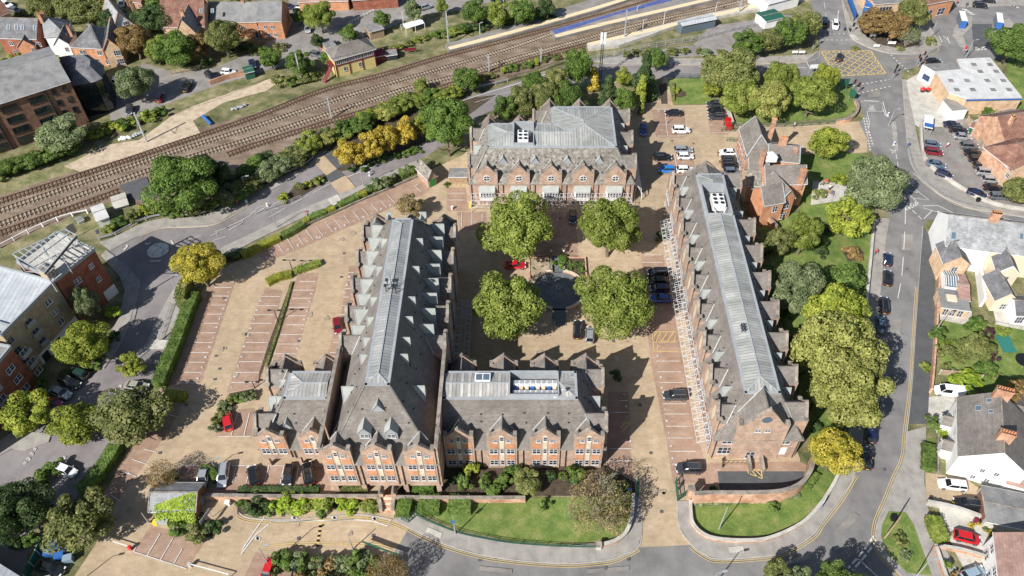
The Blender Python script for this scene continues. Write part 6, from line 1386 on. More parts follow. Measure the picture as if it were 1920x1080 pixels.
for a in((885,880,19,2.6,'lf_yellow','clipped yellow-green bush against the office wing'),(925,906,30,3.0,'lf_green','wide glossy green shrub before the office wing'),(872,906,17,2.6,'lf_hedge','rounded dark shrub left of the glossy green shrub'),(855,895,14,2.2,'lf_dark','dark low shrub at the corner of the two halls'),(1075,886,26,3.4,'lf_green','glossy rounded shrub under the right bay of the office wing'),(990,905,28,4.0,'lf_olive','olive shrub in front of the office wing'),(965,885,20,3,'lf_green','green shrub left of the olive one'),(1030,890,15,2.4,'lf_dark','dark shrub between olive and glossy shrubs'),(1150,905,22,3.5,'lf_dark','dark evergreen shrub behind the wiry brown tree'),(1170,915,18,3,'lf_dark','evergreen shrub beside the entrance gate'),(1020,946,15,1.5,'lf_hedge','small domed bush on the front lawn'),(1450,948,13,1.6,'lf_hedge','round clipped bush on the right-hand lawn'),(480,945,26,2.4,'lf_dark','dark rounded shrub in the kerbed bed by the entrance drive'),(500,958,14,1.4,'lf_hedge','low green shrub in the kerbed bed'),(1255,673,1,1,'lf_hedge',''),(330,990,18,2,'lf_hedge','low rounded shrub below the lodge ivy'),(365,1000,22,2.2,'lf_olive','larger pale shrub below the lodge ivy'),(397,988,20,2.2,'lf_dark','dark shrub behind the leaning sign below the lodge'),(1240,440,14,2.6,'lf_dark','dark shrub beside the lattice canopy'),(1338,925,16,2,'lf_dark','shaded bush inside the curved wall by the gate'),(1155,705,13,3,'lf_dark','dark round tree shading the bays right of the wing'),(575,345,11,1.8,'lf_yellow','yellowish shrub on the traffic island'),(562,350,13,2,'lf_olive','middle shrub on the traffic island'),(596,337,12,2,'lf_plane','largest lime shrub on the traffic island'),(530,370,13,1.7,'lf_yellow','golden shrub at the left tip of the traffic island'),(1760,625,16,3,'lf_green','green shrub along the garden wall near the lamp'),(1770,655,16,2.6,'lf_olive','twiggy shrub in the right-hand back garden'),(1852,622,13,2.6,'lf_purple','dark purple shrub beside the variegated tree'),(1862,668,12,2.4,'lf_purple','second purple shrub below the variegated tree'),(1815,715,28,2.8,'lf_ivy','bright green shrub mound behind the white van'),(1850,690,20,3,'lf_green','green shrub near the middle of the back garden'),(1832,612,20,3.4,'lf_green','green shrub behind the patio'),(1912,780,22,3.4,'lf_yellow','bright yellow shrub right of the white semi'),(1752,790,15,2.6,'lf_hedge','dark clipped bush left of the white house porch'),(1770,812,12,1.6,'lf_ivy','small bright shrub by the white porch'),(1555,340,1,1,'lf_olive',''),(1575,335,16,2,'lf_yellow','yellow flowering shrub beside the garden tables'),(1535,362,15,1.8,'lf_olive','sparse olive shrubs near the garden tables'),(1598,475,20,1.4,'lf_brown','low brown shrub bed ringed by soil on the lawn'),(1270,168,9,1.4,'lf_yellow','tiny yellow-green bush in a round bed'),(1745,75,12,2.2,'lf_olive','shrub at the tip of the bus lane island'),(1350,440,14,2.4,'lf_dark',''),(790,160,18,4,'lf_plane','lime-yellow bush standing above the road barrier'),(1052,488,20,1.8,'lf_green','rose bushes in the raised bed by the fountain'),(1785,660,12,1.6,'lf_olive','small twiggy shrub on the back garden lawn'),(1690,1010,16,1.2,'lf_olive','flower clump with orange blooms on the grass island'),(1700,1040,13,1,'lf_grey','grey-leaved clump on the grass island'),(1790,975,1,1,'lf_olive',''),(1778,1060,9,1.8,'lf_green','clipped ball bush in the bottom right front garden'),(1790,1078,9,1.6,'lf_brown','brown clipped ball bush in the bottom right front garden'),(1856,212,13,3,'lf_green','garden shrub behind the parked cars at right'),(1845,236,13,3,'lf_olive','mixed shrub in the small garden behind the garage'),(1895,243,12,2,'lf_green','small green shrub next to the playhouse'),(210,583,15,2.4,'lf_ivy','bright round bush at the foot of the red apartment wall'),(76,718,11,2.2,'lf_green','round dark bush by the lower apartment entrance'),(1222,1110,1,1,'lf_olive',''),):
 if a[5]:P_(*a,cat='shrub',cls='S' if a[3]<4 else 'M')
def thicket(pts,label,group,sps,hs=(2.2,4.2),r=(12,20),jit=5):
 for(x,y)in pts:
  h=rt.uniform(*hs);P_(x+rt.uniform(-jit,jit),y+rt.uniform(-jit*.6,jit*.6),rt.uniform(*r),h,rt.choice(sps),label,cat='shrub',cls='S' if h<3.4 else 'M',group=group)
def along(px,n):
 L=smoothline([(x,y,0)for x,y in px],12);k=len(L)-1;return[(L[int(i*k/(n-1))].x,L[int(i*k/(n-1))].y)for i in range(n)]
thicket(along([(555,285),(640,248),(720,212),(790,185),(850,172)],17),'bright yellow-green bush in the thicket between the tracks and the road barrier','bushes between tracks and road barrier',['lf_plane','lf_yellow','lf_plane','lf_lime','lf_green'],(2.6,4.4),(17,24))
thicket(along([(560,268),(640,232),(720,200),(780,178)],10),'bush on the track side of the roadside thicket','track-side bushes',['lf_green','lf_olive','lf_plane'],(2.2,3.4),(14,20))
thicket(along([(420,372),(470,345),(520,315),(560,290)],12),'dark green bush on the bank behind the curving barrier','bushes behind the curving barrier',['lf_green','lf_dark','lf_olive','lf_grey'],(3.0,5),(20,28))
thicket(along([(410,350),(460,322),(500,300)],7),'green bush nearer the tracks on the wooded bank','bank bushes nearer the tracks',['lf_green','lf_dark'],(2.6,4.4),(17,24))
thicket(along([(205,425),(250,400),(290,385),(330,400),(380,385),(420,372)],12),'sunlit bush below the large embankment tree','bushes below the large embankment tree',['lf_plane','lf_green','lf_yellow','lf_olive'],(1.6,3.2),(12,18))
thicket(along([(5,318),(40,305),(80,292),(130,275)],10),'green bush below the brown office block','bushes below the office block',['lf_green','lf_olive','lf_hedge'],(2.2,3.8),(18,25))
thicket(along([(175,250),(215,235),(255,222),(300,208)],9),'yellow-green bush on the verge beside the glass annex car park','verge bushes by the glass annex',['lf_plane','lf_yellow','lf_green'],(1.6,2.8),(12,18))
thicket(along([(520,150),(560,152),(585,140)],6),'bush on the slope left of the signal box stairs','slope bushes left of the signal box',['lf_green','lf_olive'],(1.5,2.6),(12,18))
thicket(along([(725,92),(755,84),(790,72),(830,66),(860,55)],10),'bush in the station garden right of the signal box','station garden bushes',['lf_green','lf_plane','lf_olive'],(1.2,2.4),(9,14))
thicket(along([(870,52),(920,42),(970,35),(1030,28)],9),'bush behind the upper platform fence','bushes behind the upper platform',['lf_green','lf_dark'],(1.8,3.4),(12,18))
thicket(along([(905,148),(960,128),(1010,112),(1060,100)],9),'low bush between the southern track and the north road','low bushes by the north road',['lf_green','lf_olive','lf_yellow'],(1.2,2.2),(9,14))
thicket(along([(1180,100),(1230,97),(1290,94),(1350,98)],9),'small bush along the fence above the north road','fence-side bushes',['lf_olive','lf_grey','lf_olive'],(1,2.2),(9,14))
thicket(along([(660,318),(700,300),(740,290),(780,282)],7),'shaded undergrowth bush beneath the golden trees','undergrowth below golden trees',['lf_green','lf_dark'],(1.2,2),(9,13))
thicket(along([(700,350),(730,336),(762,318),(795,308)],8),'garden shrub along the slip road behind the clipped hedge','shrubs behind the clipped hedge',['lf_green','lf_grey','lf_hedge'],(1.8,3),(11,15))
thicket(along([(528,1052),(560,1055),(600,1060),(640,1055),(680,1055),(715,1060)],12),'shrub in the planted bank at the bottom of the picture','shrubs in the bottom bank',['lf_green','lf_olive','lf_grey','lf_hedge','lf_brown'],(1.8,3.0),(17,25))
thicket(along([(560,1085),(620,1090),(680,1085),(720,1085)],8),'bush at the bottom edge of the planted bank','bottom edge bushes',['lf_olive','lf_brown','lf_green'],(2,3),(18,26))
thicket(along([(525,942),(560,945),(600,942),(650,945),(695,946)],11),'bright shrub in the bank below the long brick wall','bank shrubs below the brick wall',['lf_ivy','lf_plane','lf_ivy'],(1.3,2.0),(17,23))
thicket([(450,942),(512,945),(545,960),(600,962)],'small ground bush in the kerbed bed','kerbed bed bushes',['lf_hedge','lf_green'],(.9,1.4),(9,13),3)
thicket(along([(402,800),(415,775),(430,752),(455,742),(472,740)],8),'olive shrub in the bed beside the red parked car','shrubs beside the red parked car',['lf_olive','lf_hedge','lf_grey'],(1.2,2.2),(10,14))
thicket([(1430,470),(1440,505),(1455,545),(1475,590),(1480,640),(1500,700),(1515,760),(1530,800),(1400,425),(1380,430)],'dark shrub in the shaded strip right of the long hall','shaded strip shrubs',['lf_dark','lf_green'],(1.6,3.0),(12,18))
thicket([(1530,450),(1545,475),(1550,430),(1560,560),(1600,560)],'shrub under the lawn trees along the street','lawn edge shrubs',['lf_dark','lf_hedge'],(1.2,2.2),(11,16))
thicket([(850,322),(838,345)],'leaf clump by the timber bin shelter','leaf clumps by the bin shelter',['lf_green'],(1.0,1.6),(6,8),2)
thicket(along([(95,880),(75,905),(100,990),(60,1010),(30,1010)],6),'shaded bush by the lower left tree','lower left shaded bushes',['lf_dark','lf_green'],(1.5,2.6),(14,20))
thicket(along([(215,628),(190,660),(165,690),(120,700)],6),'shrub in the planting strip before the apartments','apartment strip shrubs',['lf_dark','lf_hedge'],(1.0,1.8),(10,14))
thicket([(1790,945),(1822,985),(1848,990),(1858,1000),(1835,980)],'low orange flowering shrub in the front garden of the red car','front garden flowers',['lf_gold','lf_olive'],(.6,1.0),(6,8),2)
thicket([(150,118),(78,100),(20,108),(8,118),(85,120),(140,30),(128,20),(270,15),(330,15),(40,28)],'garden bush among the terraced houses','terrace garden bushes',['lf_green','lf_dark','lf_olive','lf_plane'],(1.8,3.6),(12,18))
thicket([(345,118),(300,112),(385,112),(440,92),(460,86),(480,92),(500,92),(530,88)],'shrub along the front gardens of the back lane','lane garden shrubs',['lf_green','lf_dark','lf_olive'],(1.6,3.0),(12,17))
thicket([(1735,690),(1770,690),(1800,645),(1805,672),(1870,700),(1880,620),(1905,715),(1775,640)],'small shrub around the right-hand back gardens','back garden shrubs',['lf_green','lf_olive','lf_plane'],(1.0,2.0),(9,14))
thicket([(1625,60),(1690,90),(1602,90)],'low shrub on the junction island soil','junction island shrubs',['lf_olive'],(.6,1.1),(7,9),2)
def leafbox(V,F,line,w,h,ls,dens,top_j=.12,z0=0.0):
 L=line
 for i in range(len(L)-1):
  a,b=L[i],L[i+1];d=b-a;ln=d.length
  if ln<1e-3:continue
  t=d.normalized();nn=Vector((-t.y,t.x,0))
  for s in range(int(ln*(w+2*h)*dens)):
   q=rt.uniform(0,w+2*h);u=rt.random();p=a+d*u
   if q<w:c=p+nn*(q-w/2)+Vector((0,0,z0+h+rt.gauss(0,top_j)));nrm=Vector((0,0,1))
   elif q<w+h:c=p+nn*(w/2+rt.gauss(0,.07))+Vector((0,0,z0+q-w));nrm=nn
   else:c=p-nn*(w/2+rt.gauss(0,.07))+Vector((0,0,z0+q-w-h));nrm=-nn
   quad(V,F,c,nrm+Vector((rt.uniform(-.7,.7),rt.uniform(-.7,.7),rt.uniform(-.4,.7))),ls*rt.uniform(.7,1.3))
  for end,sg in((a,-1),(b,1)):
   if(sg<0 and i==0)or(sg>0 and i==len(L)-2):
    for s in range(int(w*h*dens)):quad(V,F,end+nn*rt.uniform(-w/2,w/2)+Vector((0,0,z0+rt.uniform(0,h))),t*sg+Vector((rt.uniform(-.5,.5),rt.uniform(-.5,.5),.2)),ls)
def hedge(px,w,h,sp,label,ls=.24,dens=16,cat='hedge',group=None,z0=0.0,core=True,world=None,tj=.1):
 line=gline(px,0,4)if world is None else world
 V=[];F=[];leafbox(V,F,line,w,h,ls,dens,tj,z0)
 m=MB();m.v=[tuple(v)for v in V];m.f=F;m.m=[0]*len(F)
 if core:wallstrip(m,line,w*.86,z0,z0+h*.93,0)
 return m.build_at('hedge',M[sp],label,cat,group)
hedge([(152,928),(178,905),(205,870),(222,842)],2.4,1.9,'lf_hedge','long clipped hedge along the west car park, lower stretch')
hedge([(302,728),(318,690),(336,645),(352,600),(368,560)],2.6,2.3,'lf_hedge','tall thick hedge along the drive from the roundabout tree, upper stretch')
hedge([(345,578),(350,555),(360,535)],2.0,3.4,'lf_olive','loose tall hedge end beside the bright yellow tree',ls=.35)
hedge([(312,744),(350,749)],1.9,1.5,'lf_hedgey','short boxy yellow-green hedge by the car park bays')
for i,(p,sp,l)in enumerate((([(455,484),(480,471),(525,450)],'lf_hedgey','yellow-green hedge section nearest the yellow roundabout tree'),([(420,488),(452,483)],'lf_dark','dark hedge beginning beside the yellow roundabout tree'),([(530,447),(545,440),(570,425)],'lf_hedge','first dark green section of the striped hedge'),([(572,420),(580,416)],'lf_hedgey','first golden block of the striped hedge'),([(583,414),(612,402)],'lf_hedge','second green section of the striped hedge'),([(614,401),(628,395)],'lf_hedgey','second golden block of the striped hedge'),([(636,390),(672,374)],'lf_hedge','third green section of the striped hedge'),([(674,371),(687,366)],'lf_hedgey','third golden block of the striped hedge'),([(700,358),(722,349)],'lf_hedge','fourth green section of the striped hedge'),([(724,347),(736,342)],'lf_hedgey','fourth golden block of the striped hedge'),([(752,334),(766,328)],'lf_hedge','last green section of the striped hedge near the brick shed'),([(768,327),(775,323)],'lf_hedgey','last golden block of the striped hedge near the brick shed'))):
 hedge(p,1.7,1.4,sp,l,ls=.2)
hedge([(502,533),(525,522),(548,517)],1.9,1.1,'lf_hedgey','yellow-green low hedge at the head of the parking median, left part');hedge([(552,512),(575,505),(602,495)],1.7,1.0,'lf_plane','yellow-green low hedge at the head of the parking median, right part')
hedge([(548,530),(537,570),(519,630),(500,688)],.55,.45,'lf_olive','thin dry hedge down the middle of the parking median')
hedge([(448,921),(520,921),(600,921)],1.2,.9,'lf_dark','low dark hedge in front of the parked cars under the left wing');hedge([(640,918),(690,918)],1.4,1.2,'lf_olive','pale shrub hedge below the tallest hall');hedge([(775,918),(815,918)],1.8,1.6,'lf_green','glossy hedge below the right bay of the tallest hall')
hedge([(785,950),(826,951)],3.6,1.5,'lf_hedge','large clipped domed hedge, left of two on the front lawn');hedge([(842,950),(884,951)],3.2,1.5,'lf_hedge','large clipped domed hedge, right of two on the front lawn');hedge([(746,955),(772,958)],3.0,1.7,'lf_green','loose hedge beside the brick steps')
hedge([(1738,838),(1737,884)],2.4,1.3,'lf_hedge','square clipped hedge before the white semi');hedge([(1745,975),(1752,1000),(1765,1020)],2.6,1.7,'lf_plane','yellow-green front hedge beside the red car drive')
hedge([(380,880),(400,888),(408,905)],1.3,1.2,'lf_hedge','hedge strip between the two silver cars',group=None)
hedge([(308,905),(335,890)],1.6,1.3,'lf_dark','clipped dark bush behind the gate lodge');hedge([(1262,158),(1262,190)],.7,.7,'lf_olive','thin hedge along the corner lawn path')
hedge([(1300,946),(1400,941),(1500,930)],.9,.4,'lf_grey','low planting at the foot of the curved brick wall');hedge([(1510,915),(1530,890)],1.6,.8,'lf_hedge','leafy planting at the bend of the curved brick wall')
hedge([(780,78),(830,62),(880,48)],1.4,1.0,'lf_green','low hedge along the station garden path')
V=[];F=[];rt.seed(3)
a=at(280,957,2.2);b=at(366,957,2.2)
for i in range(1700):
 u=rt.random();v=rt.random();X=a.x+(b.x-a.x)*(.12+u*.88);hgt_=rt.random()
 if rt.random()<.5:Y=a.y+v*2.2*min(1,.25+u*.9);Z=2.3+(Y-a.y)*.65+.15
 else:Y=a.y-.15-rt.random()*.5-(3-hgt_*3)*.35;Z=hgt_*2.4
 quad(V,F,Vector((X,Y,Z)),Vector((rt.uniform(-.5,.5),-.7,.7)),.34)
m=MB();m.v=[tuple(v)for v in V];m.f=F;m.m=[0]*len(F);m.build_at('ivy',M['lf_ivy'],'bright green ivy spilling over the lodge roof and wall','ivy')
PAINT={'black':plain('paint_black',(.012,.013,.016),.25,.0,.6,.8),'dark grey':plain('paint_dark_grey',(.055,.06,.068),.28,.3,.6,.8),'grey':plain('paint_grey',(.16,.175,.19),.3,.3,.6,.8),'silver':plain('paint_silver',(.42,.44,.46),.3,.4,.6,.8),'white':plain('paint_white',(.80,.80,.79),.3,0,.5,.7),'blue':plain('paint_blue',(.02,.07,.30),.25,.1,.6,.8),'bright blue':plain('paint_bright_blue',(.02,.20,.62),.25,.1,.6,.8),'dark blue':plain('paint_navy',(.012,.022,.07),.25,.1,.6,.8),'red':plain('paint_red',(.50,.015,.02),.25,0,.6,.8),'dark red':plain('paint_dark_red',(.20,.01,.02),.25,.1,.6,.8),'pale blue':plain('paint_pale_blue',(.30,.40,.48),.3,.2,.6,.8),'beige':plain('paint_beige',(.38,.37,.30),.3,.2,.6,.8),'slate blue':plain('paint_slate_blue',(.12,.17,.23),.3,.2,.6,.8),'green':plain('paint_dark_green',(.02,.05,.045),.3,.1,.6,.8)}
TYRE=plain('tyre_rubber',(.012,.012,.012),.8);RIM=plain('alloy_rim',(.35,.36,.37),.35,.6);HEAD=plain('headlamp_glass',(.75,.76,.78),.12,0,.8);TAIL=plain('tail_lamp',(.35,.01,.01),.2,0,.6)
PL_Y=plain('rear_plate',(.75,.55,.05),.5);PL_W=plain('front_plate',(.78,.78,.74),.5)
def loft(mb,rings,m=0,cap=True):
 n=len(mb.v);k=len(rings[0])
 for r in rings:mb.v+=[tuple(p)for p in r]
 for i in range(len(rings)-1):
  for j in range(k):
   q=(j+1)%k;mb.f.append((n+i*k+j,n+(i+1)*k+j,n+(i+1)*k+q,n+i*k+q));mb.m.append(m)
 if cap:
  mb.f.append(tuple(n+j for j in range(k)));mb.m.append(m);mb.f.append(tuple(n+(len(rings)-1)*k+j for j in reversed(range(k))));mb.m.append(m)
def car_proto(kind):
 S={'hatch':(4.1,1.76,1.47,.94,(-1.95,-1.55,.55,1.15)),'saloon':(4.6,1.82,1.44,.93,(-1.75,-1.05,.45,1.20)),'estate':(4.7,1.82,1.48,.95,(-2.25,-1.95,.55,1.25)),'suv':(4.6,1.88,1.66,1.05,(-2.2,-1.85,.50,1.15)),'van':(5.1,1.95,1.98,1.15,(-2.45,-2.4,1.1,1.75))}[kind]
 Ln,W,Hh,sh,(xa,xa2,xb2,xb)=S;w=W/2;e=Ln/2
 t=thing('parked_car','car','car')
 st=[(-e,.70,.30,sh*.72),(-e+.08,.86,.22,sh*.90),(-e+.35,.96,.2,sh*.99),(xa*.6,1.0,.2,sh),(0,1.0,.2,sh*.985),(xb,.985,.2,sh*.96),(e-.55,.95,.2,sh*.84),(e-.18,.87,.22,sh*.72),(e,.66,.30,sh*.55)]
 rings=[]
 for x,kw,zb,zs in st:
  a=w*kw;rings.append([(x,-a*.94,zb),(x,-a,zb+.22),(x,-a,zs-.16),(x,-a*.90,zs),(x,a*.90,zs),(x,a,zs-.16),(x,a,zb+.22),(x,a*.94,zb)])
 m=MB();loft(m,rings);P=PAINT['black'];m.build('body',P,t)
 m=MB();g=[]
 for f,zz in((0,sh*.95),(.5,sh+(Hh-sh)*.55),(1,Hh-.06)):
  a=w*(.88-.20*f);x0=xa+(xa2-xa)*f;x1=xb+(xb2-xb)*f
  g.append([(x0,-a*.86,zz),(x0+.12,-a,zz),(x1-.18,-a,zz),(x1,-a*.82,zz),(x1,a*.82,zz),(x1-.18,a,zz),(x0+.12,a,zz),(x0,a*.86,zz)])
 loft(m,g);m.build('window_glass',M['car_glass'],t)
 m=MB();r0=[(x*1.0,y*1.02,z)for x,y,z in g[2]];r1=[(x*.96+.0,y*.92,Hh)for x,y,z in g[2]];loft(m,[r0,[(x,y,z+.035)for x,y,z in r0],r1]);
 a0=w*.885;a1=w*.69
 xm=(xa2+xb2)/2-.1
 for s_ in(-1,1):
  for(u0,u1)in((xa+.05,xa2+.05),(xb-.03,xb2-.02),(xm,xm)):
   m.bar((u0,s_*a0*.97,sh*.95),(u1,s_*a1*1.0,Hh-.05),.07)
 if kind=='van':
  m2=[(xa-.02,-w*.9,sh),(xm+.6,-w*.9,sh),(xm+.6,-w*.72,Hh-.05),(xa-.02,-w*.72,Hh-.05)]
  for s_ in(-1,1):m.extrude([(x,y*s_,z)for x,y,z in m2],(0,s_*.03,0))
  m.box((xa-.01,0,(sh+Hh)/2-.03),(.06,w*1.55,Hh-sh))
 m.build('roof',P,t)
 for sx in(-1,1):
  for sy in(-1,1):
   x=sx*(e-.82);q=MB();q.tube((x,sy*(w-.20),.33),(x,sy*(w+.01),.33),.33,seg=14,m=0);q.tube((x,sy*(w-.05),.33),(x,sy*(w+.025),.33),.2,seg=10,m=1);q.build('wheel',[TYRE,RIM],t)
 for sy in(-1,1):
  q=MB();q.box((e-.17,sy*w*.66,sh*.66),(.3,.36,.14));q.build('headlight',HEAD,t)
  q=MB();q.box((-e+.07,sy*w*.74,sh*.80),(.12,.30,.18));q.build('tail_light',TAIL,t)
  q=MB();q.box((xb-.28,sy*(w+.07),sh+.02),(.16,.2,.14));q.build('mirror',P,t)
 q=MB();q.box((-e+.02,0,sh*.6),(.06,.52,.12));q.build('rear_plate',PL_Y,t)
 q=MB();q.box((e+.0,0,.42),(.06,.52,.12));q.build('front_plate',PL_W,t)
 if kind in('suv','estate'):
  for sy in(-1,1):
   q=MB();q.bar((xa2+.2,sy*w*.62,Hh+.05),(xb2-.3,sy*w*.62,Hh+.05),.05);q.build('roof_rail',RIM,t)
 return t
CP={k:car_proto(k)for k in('hatch','saloon','estate','suv','van')}
_used=set()
def car(px,py,dx,dy,kind,colour,label,group=None,cat=None):
 a=at(px-dx*10,py-dy*10,.7);b=at(px+dx*10,py+dy*10,.7);c=at(px,py,.7)
 t=copy_tree(CP[kind])
 t.location=(c.x,c.y,zM);d=b-a;t.rotation_euler=(0,0,math.atan2(d.y,d.x))
 if kind=='van':t.name='parked_van'
 t['label']=label;t['category']=cat or('van' if kind=='van' else 'car')
 if group:t['group']=group
 elif 'group' in t:del t['group']
 recolor(t,[(PAINT['black'],PAINT[colour])]if colour!='black' else[])
 return t
G1='cars in the west car park';G2='cars on the paved bays';G3='cars parked along the main street';G4='cars in the right-hand car park';G5='cars in the top parking bays'
